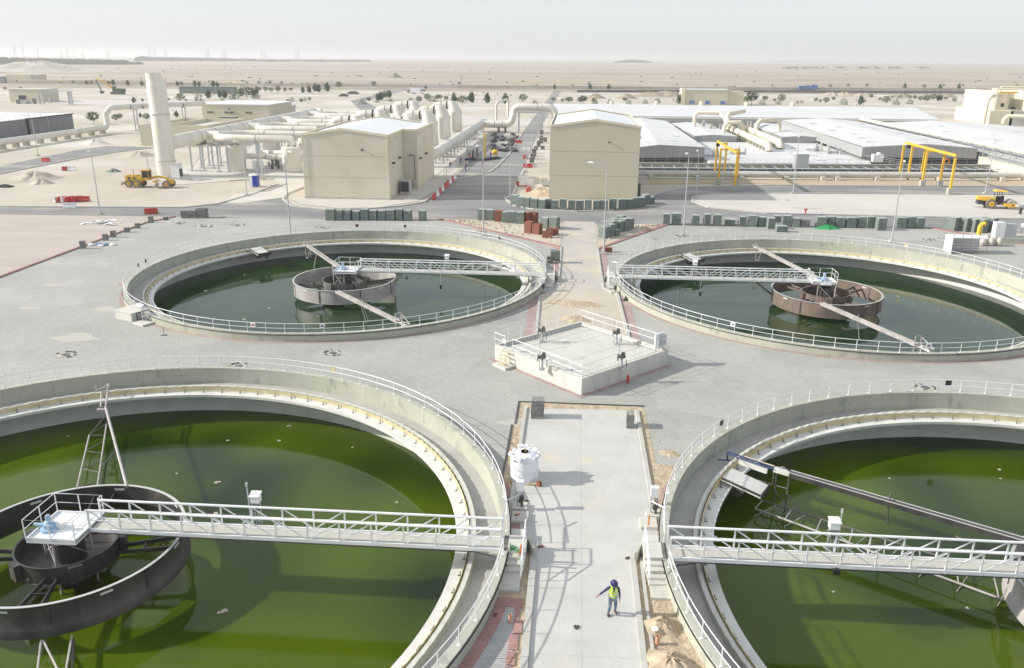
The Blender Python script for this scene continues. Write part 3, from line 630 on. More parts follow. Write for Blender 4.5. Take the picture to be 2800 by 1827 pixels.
g.bar(D5(1540,775,.1)-z*1.05,D5(1700,815,.1)-z*1.05,.04,6).path([D5(1560,750,.3),D5(1620,745,.45),D5(1700,800,.25)],.035,6).path([e-z*.2,e-z*1.0,e-z*1.0-d*.9],.03,6)
g.build('hanger',K['steel'],t)
for f_ in (.40,): 
    p=a_.lerp(b_,f_); MB().bar(p+z*.55,p-z*.2,.05,6).bar(p-z*.2,p-z*1.7-u*.7,.05,6).build('strut',K['steel'],t)
# near left tank: slender tube and lattice
t=thing('skimmer_arm','tall slender lattice arm between the dark drum and the wall at the left','skimmer arm',(*AT('i',960,380,0).xy,-1.9))
top=AT('i',975,385,.05); b1=AT('i',1172,1118,-.2); 
MB().bar(top,b1,.085,10).build('tube',K['steelpale'],t,True)
pts=lambda x,y,zz=-1.9:AT('i',x,y,zz)
lc1=(pts(825,640),pts(712,1122)); lc2=(pts(985,530),pts(900,1112))
MB().bar(*lc1,.055,8).build('lower_chord',K['steelpale'],t); MB().bar(*lc2,.055,8).build('lower_chord',K['steelpale'],t)
g=MB()
for i in range(4):
    p=lc1[0].lerp(lc1[1],i/3); q_=lc2[0].lerp(lc2[1],min(1,(i+.75)/3.4)); g.bar(p,q_,.03,6)
    g.bar(p,lc2[0].lerp(lc2[1],max(0,(i+.0)/3.2)),.028,6)
g.bar(lc1[0],top-z*.5,.035,6).bar(lc2[0],top-z*.2,.035,6).bar(top,top-z*1.4,.05,6).bar(AT('i',1048,690,0.0),AT('i',1058,790,-.9),.03,6).bar(AT('i',1058,790,-.9),lc2[1].lerp(lc2[0],.25),.03,6)
g.build('lattice_ties',K['steel'],t)
g=MB(); tt=AT('i',1000,165,.35); g.bar(top,tt,.05,6).bar(top-Vector((.35,0,0)),AT('i',935,240,.25),.05,6)
g.bar(AT('i',935,240,.25),AT('i',1000,235,.25),.04,6).bar(AT('i',870,245,.1),AT('i',990,175,.35),.03,6).bar(AT('i',890,225,.2),AT('i',990,195,.4),.03,6).box(AT('i',888,215,.15),(.12,.1,.35)).box(top+Vector((-.2,-.1,-.15)),(.7,.25,.14))
for i in range(6): g.bar(top.lerp(tt,i/6)-Vector((.09,0,0)),top.lerp(tt,i/6)+Vector((.09,0,0)),.05,6)
g.build('end_frame',K['steelpale'],t)
t=thing('scraper_frame','pale lattice struts below the near edge of the dark drum','scraper frame',(*AT('m',450,1500,-1.8).xy,-1.9))
g=MB(); zz=-1.95
P_=lambda x,y,z_=zz:AT('m',x,y,z_)
g.bar(P_(380,1300),P_(330,1700),.05,6).bar(P_(400,1300),P_(600,1700),.045,6).bar(P_(665,1250),P_(605,1600),.05,6).bar(P_(350,1560),P_(600,1560),.03,6)
g.build('struts',K['steelpale'],t)
MB().bar(P_(680,1290,-2.0),P_(665,1600,-2.0),.06,6).build('tie_plate',K['steeldark'],t)
# scum boxes
def scumbox(k,ang,label,s=1.0):
    c_=TA[k]; a=math.radians(ang); e=Vector((math.cos(a),math.sin(a),0)); v=Vector((-math.sin(a),math.cos(a),0)); C0=Vector((c_[0],c_[1],0))
    t=thing('scum_box',label,'scum box',tuple(C0+e*19.0+Vector((0,0,-1.9))),group='scum boxes on the tank ledges')
    def q(r,w_,z_): return C0+e*r+v*w_+Vector((0,0,z_))
    W=.85*s
    pl=[q(19.9,-W,-.08),q(19.9,W,-.08),q(17.6,W,-.55),q(17.6,-W,-.55)]; dz=Vector((0,0,-.06))
    MB().add(pl+[p+dz for p in pl],[(0,1,2,3),(7,6,5,4),(0,4,5,1),(1,5,6,2),(2,6,7,3),(3,7,4,0)]).build('beach_plate',K['ledge'],t)
    m_=MB(); m_.beam(q(17.55,-W,-.5),q(17.55,W,-.5),.05,.4).beam(q(19.9,W,.0),q(17.6,W,-.42),.05,.12); m_.build('lip',K['steeldark'],t)
    m_=MB(); m_.beam(q(19.9,-W+.1,-1.0),q(18.3,-W+.1,-1.3),.06,.1).beam(q(18.4,-W+.1,-.5),q(18.3,-W+.1,-1.3),.3,.06)
    b_=[q(19.5,-.5,-.3),q(19.5,.5,-.3),q(18.5,.5,-.45),q(18.5,-.5,-.45),q(19.3,-.3,-1.2),q(19.3,.3,-1.2),q(18.9,.3,-1.2),q(18.9,-.3,-1.2)]
    m_.add(b_,[(0,3,2,1),(4,5,6,7),(0,1,5,4),(1,2,6,5),(2,3,7,6),(3,0,4,7)]); m_.build('hopper',K['steel'],t)
p=D5(980,900,-.3); a=math.degrees(math.atan2(p.y-TA['D'][1],p.x-TA['D'][0])); scumbox('D',a,'pale sloping scum box on the ledge of the nearest right tank')
p=AT('g',1640,515,-.3); a=math.degrees(math.atan2(p.y-TA['B'][1],p.x-TA['B'][0])); scumbox('B',a,'dark scum box on the ledge of the far right tank')
p=AT('f',60,470,-.3); a=math.degrees(math.atan2(p.y-TA['A'][1],p.x-TA['A'][0])); scumbox('A',a,'dark scum box on the ledge of the far left tank')
# ------------------------------------------------------------------ generic helpers
def repeat(mb_fn,name,matk,parent,spots):
    "one mesh at the origin, copied to every spot (x,y,z,rz) as a part of its own"
    first=None; off=wloc(parent)
    for s_ in spots:
        if first is None:
            first=mb_fn().build(name,K[matk],None); o=first
        else:
            o=first.copy(); col.objects.link(o)
        o.parent=parent; o.location=Vector(s_[:3])-off; o.rotation_euler=(0,0,s_[3] if len(s_)>3 else 0)
def polyposts(pts,step):
    out=[]
    for p,q in zip(pts,pts[1:]):
        p=Vector(p);q=Vector(q); n=max(1,round((q-p).length/step))
        out+=[p.lerp(q,i/n) for i in range(n)]
    out.append(Vector(pts[-1])); return out
def railing(label,pts,h=1.05,step=1.5,name='railing',mids=(.5,),m_='white',r=.024,group=None,cat='railing'):
    t=thing(name,label,cat,tuple(pts[0]),group=group)
    for f_ in (1.0,)+tuple(mids):
        MB().path([(p[0],p[1],p[2]+h*f_) for p in pts],r if f_==1 else r*.8,6).build('rail',K[m_],t)
    repeat(lambda:MB().bar((0,0,0),(0,0,h),r,6),'post',m_,t,[tuple(p) for p in polyposts(pts,step)])
    return t
# ------------------------------------------------------------------ walled chamber in the middle of the plaza
Fp=(0.96,54.62); Lp=(-5.85,61.4); Rp=(7.72,61.5); Bp=(.95,68.2)
Vc=[Vector((*p,0)) for p in (Fp,Rp,Bp,Lp)]; cen=sum(Vc,Vector())/4
t=thing('walled_chamber','low square concrete chamber with railings standing cornerwise between the four tanks','chamber',(cen.x,cen.y,0))
hc=1.28
def inset(f_): return [tuple((cen+(v-cen)*f_).xy) for v in Vc]
for i in range(4):
    a,b=Vc[i],Vc[(i+1)%4]; ia,ib=cen+(a-cen)*.955,cen+(b-cen)*.955
    MB().prism([a.xy[:],b.xy[:],ib.xy[:],ia.xy[:]],0,hc).build('wall',K['concw'],t)
MB().prism(inset(.954),.6,1.02).build('cover_slab',K['concw'],t)
g=MB()
for f_ in (-.5,-.15,.2,.55):
    a=cen+(Vc[0]-cen)*.6+(Vc[3]-Vc[0])*(.5+f_*.8)*.6
a0,a1=cen+(Vc[3]-cen)*.93,cen+(Vc[0]-cen)*.93; b0,b1=cen+(Vc[2]-cen)*.93,cen+(Vc[1]-cen)*.93
for f_ in (.33,.63): g.beam(a0.lerp(a1,f_)+Vector((0,0,1.022)),b0.lerp(b1,f_)+Vector((0,0,1.022)),.05,.012)
g.build('slab_joints',K['kerb'],t)
for s_,nm in ((.92,1.10),(.90,1.16)):
    MB().path([(*p,nm) for p in inset(s_)],.035,6,closed=True).build('conduit',K['galv'],t)
struct(MB().prism([tuple((cen+(v-cen)*1.08).xy) for v in Vc],-.02,.02),'paving',K['paverpink'])
L0=Vector((*Lp,hc)); F0=Vector((*Fp,hc)); R0=Vector((*Rp,hc)); B0=Vector((*Bp,hc))
e=L0.lerp(F0,.13); e2=L0.lerp(F0,.22)
railing('white railing round the top of the cornerwise concrete chamber',[e2,F0,R0,B0,L0,e],1.0,1.35)
# ladder steps at the left corner of the chamber
lx,ly=AT('k',310,400).xy
t=thing('step_ladder','small cream step ladder on a concrete block against the chamber','ladder',(lx,ly,0))
dn=Vector((-.7,-.7,0)); al=Vector((.7,-.7,0))
base=L0.lerp(F0,.175); base.z=0
MB().box(base+dn*.55+Vector((0,0,.10)),(1.5,.9,.2),math.atan2(al.y,al.x)).build('base_block',K['concw'],t)
for sgn in (-1,1):
    p=base+al*.35*sgn; MB().path([p+dn*.75+Vector((0,0,.2)),p+dn*.55+Vector((0,0,1.0)),p+dn*.25+Vector((0,0,1.35)),p+dn*.05+Vector((0,0,1.3))],.03,6).build('stringer',K['weir'],t)
for k in range(4): MB().box(base+dn*(.7-.14*k)+Vector((0,0,.35+.27*k)),(.7,.16,.03),math.atan2(al.y,al.x)).build('tread',K['weir'],t)
MB().box(base+al*-.45+dn*.1+Vector((0,0,1.9)),(.35,.03,.35),math.atan2(al.y,al.x)).build('sign_plate',K['whitep'],t)
# white sign panel at the right corner
t=thing('panel_cabinet','white box panel behind the railing at the right corner of the chamber','panel',(Rp[0]-.6,Rp[1]+.2,1.02))
MB().box((Rp[0]-.75,Rp[1]+.05,1.95),(1.0,.12,1.25),.75).build('panel_front',K['whitep'],t)
MB().box((Rp[0]-.45,Rp[1]-.2,1.6),(.06,.06,1.2),.75).box((Rp[0]-1.05,Rp[1]+.35,1.6),(.06,.06,1.2),.75).box((Rp[0]-.5,Rp[1]+.15,2.0),(.5,.35,.9),.75).build('frame',K['galv'],t)
def actuator(x,y,label,wheel=.26,z=1.02):
    t=thing('valve_actuator',label,'valve actuator',(x,y,z),group='valve actuators on the chamber')
    MB().bar((x,y,z),(x,y,z+.85),.09,10).box((x,y,z+.05),(.4,.4,.1)).build('pedestal',K['galv'],t)
    MB().bar((x-.3,y-.05,z+1.0),(x+.25,y+.05,z+1.0),.14,12).bar((x,y-.3,z+1.0),(x,y+.2,z+1.05),.11,10).box((x+.1,y+.05,z+1.2),(.25,.22,.2)).build('gear_head',K['steel'],t,True)
    MB().path([(x-.32,y-.35+wheel*math.cos(a),z+1.05+wheel*math.sin(a)) for a in [2*PI*k/14 for k in range(14)]],.025,5,closed=True).bar((x-.32,y-.35-wheel,z+1.05),(x-.32,y-.35+wheel,z+1.05),.015,5).bar((x-.32,y-.35,z+1.05-wheel),(x-.32,y-.35,z+1.05+wheel),.015,5).build('handwheel',K['steeldark'],t)
    MB().path([(x+.35,y-.2+wheel*math.cos(a),z+.55+wheel*math.sin(a)) for a in [2*PI*k/14 for k in range(14)]],.022,5,closed=True).build('handwheel',K['steeldark'],t)
    MB().bar((x-.2,y+.1,z),(x-.2,y+.1,z+2.3),.03,6).build('stem_cover',K['galv'],t)
for (x,y,lb) in ((615,120,'back left valve actuator on the cornerwise concrete chamber'),(1300,140,'back right valve actuator on the cornerwise concrete chamber'),(615,375,'front left valve actuator on the cornerwise concrete chamber, behind the front railing'),(1345,370,'front right valve actuator on the cornerwise concrete chamber')):
    p=AT('k',x,y,1.02); actuator(p.x,p.y,lb)
p=AT('k',1405,500); t=single(MB().bar((p.x,p.y-.1,.1),(p.x,p.y-.1,.62),.1,10).bar((p.x,p.y-.1,.62),(p.x,p.y-.1,.74),.04,8),'fire_extinguisher',K['red'],'red fire extinguisher hanging on the right wall of the chamber','fire extinguisher')
# ------------------------------------------------------------------ stairs at the bridges
def stairs(k,sx,label,near=True,cy0=None):
    c_=TA[k]; x_in=c_[0]+sx*21.8; y=c_[1] if cy0 is None else cy0
    t=thing('concrete_stairs',label,'stairs',(x_in+sx*.9,y-1,0),group='concrete stairs up to the bridges')
    def bx(a,b,y0,y1,z0,z1,nm,m_='concw'): return MB().b2(min(x_in+sx*a,x_in+sx*b),y0,z0,max(x_in+sx*a,x_in+sx*b),y1,z1).build(nm,K[m_],t)
    bx(.02,1.1,y-.5,y+.85,0,.70,'landing')
    for i in range(4):
        bx(-.02,1.08-.03*i,y-.5-.33*(i+1),y-.5-.33*i,0,.70-.135*(i+1),'step')
    bx(-.15,.95,y-2.75,y-.5-.33*4,0,.14,'bottom_slab')
    bx(.05,1.0,y+.85,y+1.9,0,.42,'back_slab')
    bx(.15,1.0,y+3.0,y+4.0,0,.2,'plinth')
    MB().prism([(x_in+sx*1.1,y+.9),(x_in+sx*1.22,y+.9),(x_in+sx*1.5,y+.1),(x_in+sx*1.38,y+.1)],0,.55).build('wing_wall',K['conc'],t)
    p=[(x_in+sx*1.02,y+.8,.7),(x_in+sx*1.02,y-.55,.7),(x_in+sx*.98,y-1.85,.15)]
    r=MB()
    for dz in (.95,.5): r.path([(a,b,c2+dz) for a,b,c2 in p],.028,6)
    r.build('handrail',K['white'],t)
    repeat(lambda:MB().bar((0,0,0),(0,0,.95),.028,6),'post','white',t,[p[0],p[1],((p[1][0]+p[2][0])/2,(p[1][1]+p[2][1])/2,.42),p[2]])
    r=MB(); q=[(x_in-sx*.1,y+.55,.7),(x_in-sx*.1,y+2.6,.7),(x_in+sx*.5,y+3.2,.7)]
    for dz in (.86,.84): r.path([(a,b,c2+dz) for a,b,c2 in q],.03,6)
    r.build('pipe_rail',K['galv'],t)
    return t
stairs('C',1,'concrete steps with white handrail up to the nearest left bridge')
stairs('D',-1,'concrete steps with white handrail up to the nearest right bridge')
stairs('A',1,'small concrete steps at the right end of the far left bridge',cy0=TA['A'][1]+.3)
stairs('B',-1,'small concrete steps at the left end of the far right bridge',cy0=TA['B'][1]+.3)
def pump(x,y,label,h=1.65,grp='grey valve columns with white hoods by the tanks'):
    t=thing('valve_column',label,'valve column',(x,y,0),group=grp)
    MB().b2(x-.38,y-.38,0,x+.38,y+.38,.22).build('plinth',K['concw'],t)
    f=MB(); 
    for dx in (-.14,.14): f.b2(x+dx-.03,y-.03,.2,x+dx+.03,y+.03,h-.1)
    f.b2(x-.16,y-.02,.7,x+.16,y+.02,.8); f.build('posts',K['galv'],t)
    MB().b2(x-.2,y-.12,h-.55,x+.2,y+.2,h).build('hood',K['whitep'],t)
    MB().bar((x+.1,y-.1,.22),(x+.1,y-.1,.75),.06,8).box((x+.12,y-.12,.75),(.2,.2,.22)).bar((x+.05,y-.25,.6),(x+.05,y-.05,.6),.13,10).build('valve',K['steeldark'],t)
pump(-2.35,38.7,'valve column with white hood beside the white poly tank')
p=AT('o',1640,150); pump(p.x,p.y,'valve column with white hood beyond the nearest right steps',1.7)
p=AT('g',275,830); pump(p.x+.1,p.y,'valve column beside the steps of the far left tank',1.3)
p=AT('g',945,850); pump(p.x,p.y,'valve column beside the steps of the far right tank',1.7)
t=thing('sampling_panel','white topped panel on pipes beside the grey box at the far left tank','panel',(-38.1,68.1,0))
MB().box((-37.9,67.6,.08),(1.5,1.1,.16),-.5).build('base_slab',K['concw'],t); MB().box((-38.35,68.3,1.4),(.9,.4,.35),-.5,('X',.5)).build('hood',K['whitep'],t)
MB().bar((-38.2,68.2,.1),(-38.2,68.2,1.35),.09,8).bar((-37.8,68,.1),(-37.85,68.1,1.2),.05,8).bar((-38.2,67.9,.55),(-36.9,68.1,.85),.05,8).build('pipes',K['galv'],t)
t=thing('pump_box','pale concrete box with pipe clamps beside the far left tank','box',(-40,68.9,0)); 
MB().box((-39.75,69.3,.38),(2.3,1.9,.76),-.45).build('box_body',K['concw'],t); MB().box((-39.75,69.3,.785),(2.4,2.0,.05),-.45).build('lid',K['concw'],t)
MB().path([(-38.6,68.0,0),(-38.7,68.1,.8),(-38.2,68.4,.9)],.06,6).build('clamp_pipe',K['steeldark'],t)
# ------------------------------------------------------------------ white poly tank
tx,ty=AT('k',440,1440).xy; tx+=.02; ty+=.78
t=thing('poly_tank','white plastic tank with crumpled foil collar standing on the concrete slab','tank',(tx,ty,0))
MB().lathe([(.01,0.02),(.78,0.02),(.80,.06),(.80,.5),(.796,.53),(.80,.56),(.80,1.0),(.796,1.03),(.80,1.06),(.79,1.45),(.6,1.62),(.22,1.68)],(tx,ty,0),40).build('shell',K['tank_white'],t,True)
MB().lathe([(.22,1.66),(.22,1.73),(.19,1.73),(.19,1.5),(.01,1.5)],(tx,ty,0),20).build('hatch',K['void'],t,True)
MB().bar((tx+.02,ty-.03,1.5),(tx+.06,ty-.05,1.95),.02,6).build('dipstick',K['yellow'],t)
random.seed(4); g=MB()
for k in range(20):
    a=2*PI*k/20+random.uniform(-.06,.06); r_=random.uniform(.70,.86); s_=random.uniform(.14,.24)
    g.box((tx+r_*math.cos(a),ty+r_*math.sin(a),1.5+random.uniform(-.12,.15)),(s_*.5,s_*1.2,s_*1.3),a+random.uniform(-.5,.5),('Y',random.uniform(-.8,.8)))
g.build('foil_collar',K['tank_white'],t)
MB().lathe([(.80,.0),(.86,.0),(.86,.05),(.80,.05)],(tx,ty,0),32,closed=True).build('base_ring',K['weir'],t)
p=AT('k',585,1450); t=thing('pipe_flange','dark red pipe flange lying at the foot of the white poly tank','pipe flange',(p.x,p.y,0)); MB().bar((p.x-.5,p.y+.05,.1),(p.x,p.y,.14),.06,8).build('pipe_stub',K['weir'],t); MB().bar((p.x-.05,p.y-.08,.15),(p.x+.07,p.y+.08,.15),.15,12).build('flange',K['stackred'],t)
# ------------------------------------------------------------------ stacks of pavers
def stackmesh(w,d,h,layers,jit,seed,col_=None):
    random.seed(seed); mb=MB(); z=0; lh=h/layers
    for i in range(layers):
        mb.box((random.uniform(-jit,jit),random.uniform(-jit,jit),z+lh/2),(w-random.uniform(0,jit*2),d-random.uniform(0,jit*2),lh*.985),random.uniform(-jit,jit)*.3); z+=lh
    return mb
def make_stack(kind,label,loc,rz,w=1.15,d=.95,h=1.55,layers=13,jit=.012,seed=1,group=None,lean=0):
    t=thing('paver_stack',label,'stack of pavers',(0,0,0),0,group)
    stackmesh(w,d,h,layers,jit,seed).build('pavers',K[kind],t)
    if kind!='stackgrey' : 
        MB().box((0,0,h+.012),(w*.96,d*.96,.02)).build('wrapping',K['film'] if kind=='stack' else K[kind],t)
    t.location=loc; t.rotation_euler=(0,0,rz); return t
protos={}
def stack(kind,label,loc,rz,w=1.15,d=.95,h=1.55,group=None,layers=13,jit=.012):
    key=(kind,round(w,1),round(h,1),layers,jit)
    if key not in protos:
        protos[key]=make_stack(kind,label,loc,rz,w,d,h,layers,jit,len(protos)+3,group); return protos[key]
    o=dup(protos[key],loc,rz+random.uniform(-.06,.06),label,scale=(random.uniform(.94,1.06),random.uniform(.9,1.05),random.uniform(.88,1.08)))
    if group:o['group']=group
    return o
G1='paver stacks lined along the far edge of the plaza'
row=[(685,1.35,1.6),(768,1.05,1.5),(842,1.15,1.5),(923,1.15,1.5),(999,1.15,1.5),(1080,1.05,1.5),(1157,1.15,1.5),(1238,1.25,1.5),(1320,1.15,1.5),(1398,1.15,1.5),(1533,1.0,1.4)]
for i,(x,w_,h_) in enumerate(row):
    p=AT('f',x,180); lb='green paver stack behind far left tank, %s from left in row'%NTH[i]
    if i==10: lb='lone grey green paver stack at the right end of the left row'
    stack('stack',lb,(p.x,p.y+.5,0),random.uniform(-.05,.05),w_,1.1,h_,G1)
ring=[(25,1458),(80,1474),(138,1484),(205,1490),(278,1495),(330,1485),(395,1498),(470,1500),(550,1503),(625,1503),(702,1505),(780,1505),(848,1505),(930,1500),(1012,1492),(1080,1486),(1135,1478),(1190,1470),(1235,1452),(1275,1440)]
for i,(x,y) in enumerate(ring):
    p=AT('c',x,y); a=math.atan2(p.y-139,p.x-1)+PI/2 if i<5 or i>13 else 0
    stack('stack','green paver stack on the tan block island, %s from left'%NTH[i],(p.x,p.y+.45,.02),a*.35 if abs(a)<2 else .2,1.15 if i not in (5,) else 1.1,1.1,1.6 if i<19 else 1.0,'paver stacks round the island of the tan block')
G2='paver stacks on the sandy wedge left of the central road'
wl=[('f',2085,175,'stack'),('f',2157,180,'stack'),('f',2240,192,'stackred'),('f',2305,200,'stack'),('f',2355,205,'stack'),('g',75,212,'stack'),('g',28,206,'stack'),('g',130,208,'stackred'),('g',195,205,'stackred'),('g',160,300,'stackred'),('g',232,310,'stackred'),('g',312,250,'stack'),('g',390,262,'stack')]
lw={'stack':'grey green','stackred':'brick red'}
cnt={'stack':0,'stackred':0}
srt=sorted(range(len(wl)),key=lambda i:AT(*wl[i][:3]).x/AT(*wl[i][:3]).y)
for i in srt:
    r_,x,y,kd=wl[i]; p=AT(r_,x,y); 
    stack(kd,'%s paver stack on the left sandy wedge, %s of its colour from left'%(lw[kd],NTH[cnt[kd]]),(p.x,p.y+.45,.02),-.5 if p.x>-7 else -.1,1.15,.95,1.55,G2); cnt[kd]+=1
for i,(x,y) in enumerate(((322,345),(355,325),(385,312))):
    p=AT('g',x,y); stack('stackred','low brick red paver pack beside the central road, %s from the front'%NTH[i],(p.x,p.y+.45,.02),-.15,1.2,.6,.85,G2)
wr=[(848,345),(905,328),(950,322),(925,300),(990,285),(1035,280),(1075,262),(870,285),(940,260),(1000,248)]
for i in sorted(range(10),key=lambda i:-wr[i][1]):
    x,y=wr[i]; p=AT('g',x,y); k_=sorted(range(10),key=lambda i:-wr[i][1]).index(i)
    stack('stack','grey green paver stack in the right wedge cluster, %s nearest'%NTH[k_],(p.x,p.y+.4,.02),-.75,1.15,.95,1.55 if i!=2 else .8,'paver stacks on the sandy wedge right of the central road')
p=AT('g',890,475); stack('stackred','small red paver pack on the edging right of the central road',(p.x,p.y+.3,0),.1,.9,.6,.55,None)
G3='paver stacks lined behind the far right tank'
rr=[('g',1425,220,.95,1.55,'stack'),('g',1520,218,1.3,1.6,'stack'),('g',1695,224,.95,1.6,'stack'),('g',1800,230,.95,1.6,'stack'),('g',1897,232,1.0,1.6,'stack'),('g',2015,228,1.3,.85,'stack'),('g',2127,236,.95,1.65,'stack'),('g',2218,238,1.2,1.5,'stack'),('g',2308,238,1.1,1.5,'stack'),('h',30,258,1.0,1.5,'stack'),('h',90,195,1.1,.9,'stack'),('h',128,290,1.5,.85,'stack'),('h',172,236,1.25,1.5,'stack'),('h',260,242,1.0,1.4,'stack'),('h',340,242,1.3,1.1,'stackgrey'),('h',492,246,1.3,1.5,'stack'),('h',583,243,1.0,1.5,'stack'),('h',660,247,1.1,1.5,'stack'),('h',765,248,1.4,1.55,'stack'),('h',868,247,1.2,1.5,'stack'),('h',945,252,1.1,1.5,'stack'),('h',1046,272,1.2,1.7,'stack'),('h',1228,252,1.35,1.5,'stack'),('h',1322,250,1.25,1.5,'stack'),('h',1402,254,1.1,1.5,'stack')]
for i,(r_,x,y,w_,h_,kd) in enumerate(rr):
    p=AT(r_,x,y); stack(kd,'grey paver stack behind far right tank, %s from left in row'%NTH[i],(p.x,p.y+.5,0),random.uniform(-.08,.08),w_,1.1,h_,G3)
for i,(x,y) in enumerate(((1705,275),(1810,281),(1890,286),(1968,292),(2045,285))):
    p=AT('h',x,y); stack('stack','wide paver stack behind the wire covered cage, %s from the left'%NTH[i],(p.x,p.y+.5,0),.55,1.15,1.7,1.9,'wide paver stacks at the right edge')
for i,(x,y,w_) in enumerate(((1715,157,1.5),(1780,158,1.2),(1852,158,1.6))):
    p=AT('e',x,y); stack('stackgrey','loose dark heap of pavers at the left of the far kerb, %s from the left'%NTH[i],(p.x,p.y+.5,0),random.uniform(-.2,.2),w_,1.2,1.1 if i<2 else 1.35,'loose paver heaps',9,.07)
p=AT('k',570,835); stack('stackgrey','tall loose stack of grey pavers on the near left corner of the slab',(p.x,p.y+.45,.02),.02,.85,.8,1.28,None,9,.03)
p=AT('k',1430,922); stack('stackgrey','smaller loose stack of grey pavers on the near right corner of the slab',(p.x,p.y+.4,.02),-.05,.52,.8,.95,None,7,.03)
for i,(x,y,h_) in enumerate(((760,440,.95),(970,365,.8),(1042,335,.8),(1168,290,.65),(1265,252,.65),(1390,202,.9),(1525,178,.5))):
    p=AT('e',x,y); stack('stackgrey','small grey paver post on the left kerb, %s from the left'%NTH[i],(p.x,p.y+.2,0),.1,.6,.5,h_,'small paver piles on the left kerb',6,.02)
# ------------------------------------------------------------------ barriers
def barrier(matk,loc,rz,label,grp,L=1.9,h=.85):
    t=thing('road_barrier',label,'barrier',loc,rz,grp)
    x,y,z=loc; u=Vector((math.cos(rz),math.sin(rz),0)); c_=Vector(loc)
    pr=[(-.24,.05),(.24,.05),(.22,.22),(.10,.5),(.09,h),(-.09,h),(-.10,.5),(-.22,.22)]
    MB().extr(pr,c_-u*L/2,c_+u*L/2).build('shell',K[matk],t)
    MB().beam(c_-u*L*.36+Vector((0,0,.03)),c_-u*L*.14+Vector((0,0,.03)),.44,.06).beam(c_+u*L*.14+Vector((0,0,.03)),c_+u*L*.36+Vector((0,0,.03)),.44,.06).build('feet',K[matk],t)
    MB().bar(c_+Vector((0,0,h-.02)),c_+Vector((0,0,h+.04)),.06,8).build('filler_cap',K['black'],t)
    return t
bl=[('a',420,1055,'red',0,'red plastic barrier on the west road'),('a',615,1138,'red',.3,'red barrier by the small sand heaps'),('a',655,1138,'whitep',.1,'white barrier by the small sand heaps'),('a',540,1425,'whitep',1.3,'white barrier at the left end of the red barrier cluster'),('a',570,1425,'red',1.3,'red barrier leftmost in the cluster beside the main road'),('a',605,1425,'whitep',1.3,'white barrier in the middle of the cluster beside the main road'),('a',640,1425,'red',1.3,'red barrier in the middle of the cluster beside the main road'),('a',705,1422,'red',1.2,'red barrier second from the right of the cluster beside the main road'),('a',770,1422,'red',.1,'red barrier rightmost in the cluster beside the main road'),('a',640,1484,'whitep',.15,'white barrier lying before the red barrier cluster'),('a',1392,1538,'red',.35,'red barrier with a white patch alone on the main road')]
for r_,x,y,m_,rz,lb in bl:
    p=AT(r_,x,y); barrier(m_,(p.x,p.y+.2,0),rz,lb,'barriers on the left sand lot')
for i in range(9):
    f_=i/8; p=AT('b',1640+185*f_,1400-185*f_*1.0+0); m_='red' if i in(0,2,4,5,7) else 'whitep'
    barrier(m_,(-23.5,138.6+3.0*i,0),PI/2+random.uniform(-.05,.05),'%s barrier along the kerb right of the cream block, %s from the front'%('red' if m_=='red' else 'white',NTH[i]),'red and white barriers along the kerb',L=2.6,h=1.0)
C5=lambda x,y,z=0:Z5(1240,340,x,y,z,7.39)
for x,y,m_,rz,lb in ((1315,385,'red',0,'dark red barrier far up the north road'),(1470,520,'whitep',0,'white barrier lying across the north road'),(1445,690,'red',1.3,'narrow red barrier at the right kerb of the north road'),(1505,878,'red',0,'dark red barrier beside the right kerb near the tan block'),(1600,860,'whitep',.2,'white barrier leaning by the dark red one near the tan block'),(1405,1110,'whitep',.2,'white barrier left of the tan block'),(1380,1250,'red',0,'red barrier before the white fence panel by the tan block'),(1520,1362,'red',1.3,'orange red barrier on end left of the tan block')):
    p=C5(x,y); barrier(m_,(p.x,p.y+.2,0),rz,lb,'barriers on the north road',L=2.0)
# ------------------------------------------------------------------ street lamps
def lamp(loc,h,label,rz=0,arm=1.6,thick=1.0):
    t=thing('street_lamp',label,'street lamp',loc,0,'tall grey street lamps')
    x,y,z=loc; c_,s_=math.cos(rz),math.sin(rz)
    MB().bar((x,y,0),(x,y,h-.9),.11*thick,10,.055*thick).build('pole',K['galv'],t,True)
    MB().path([(x,y,h-.95),(x+.12*c_,y+.12*s_,h-.5),(x+.45*c_,y+.45*s_,h-.15),(x+arm*c_,y+arm*s_,h)],.045,8).build('arm',K['galv'],t,True)
    MB().box((x+(arm+.3)*c_,y+(arm+.3)*s_,h+.02),(.8,.28,.13),rz).box((x+(arm+.3)*c_,y+(arm+.3)*s_,h+.1),(.5,.2,.08),rz).build('lamp_head',K['whitep'],t)
    MB().box((x,y,.12),(.7,.7,.24)).box((x,y,.3),(.35,.35,.12)).build('base',K['kerb'],t)
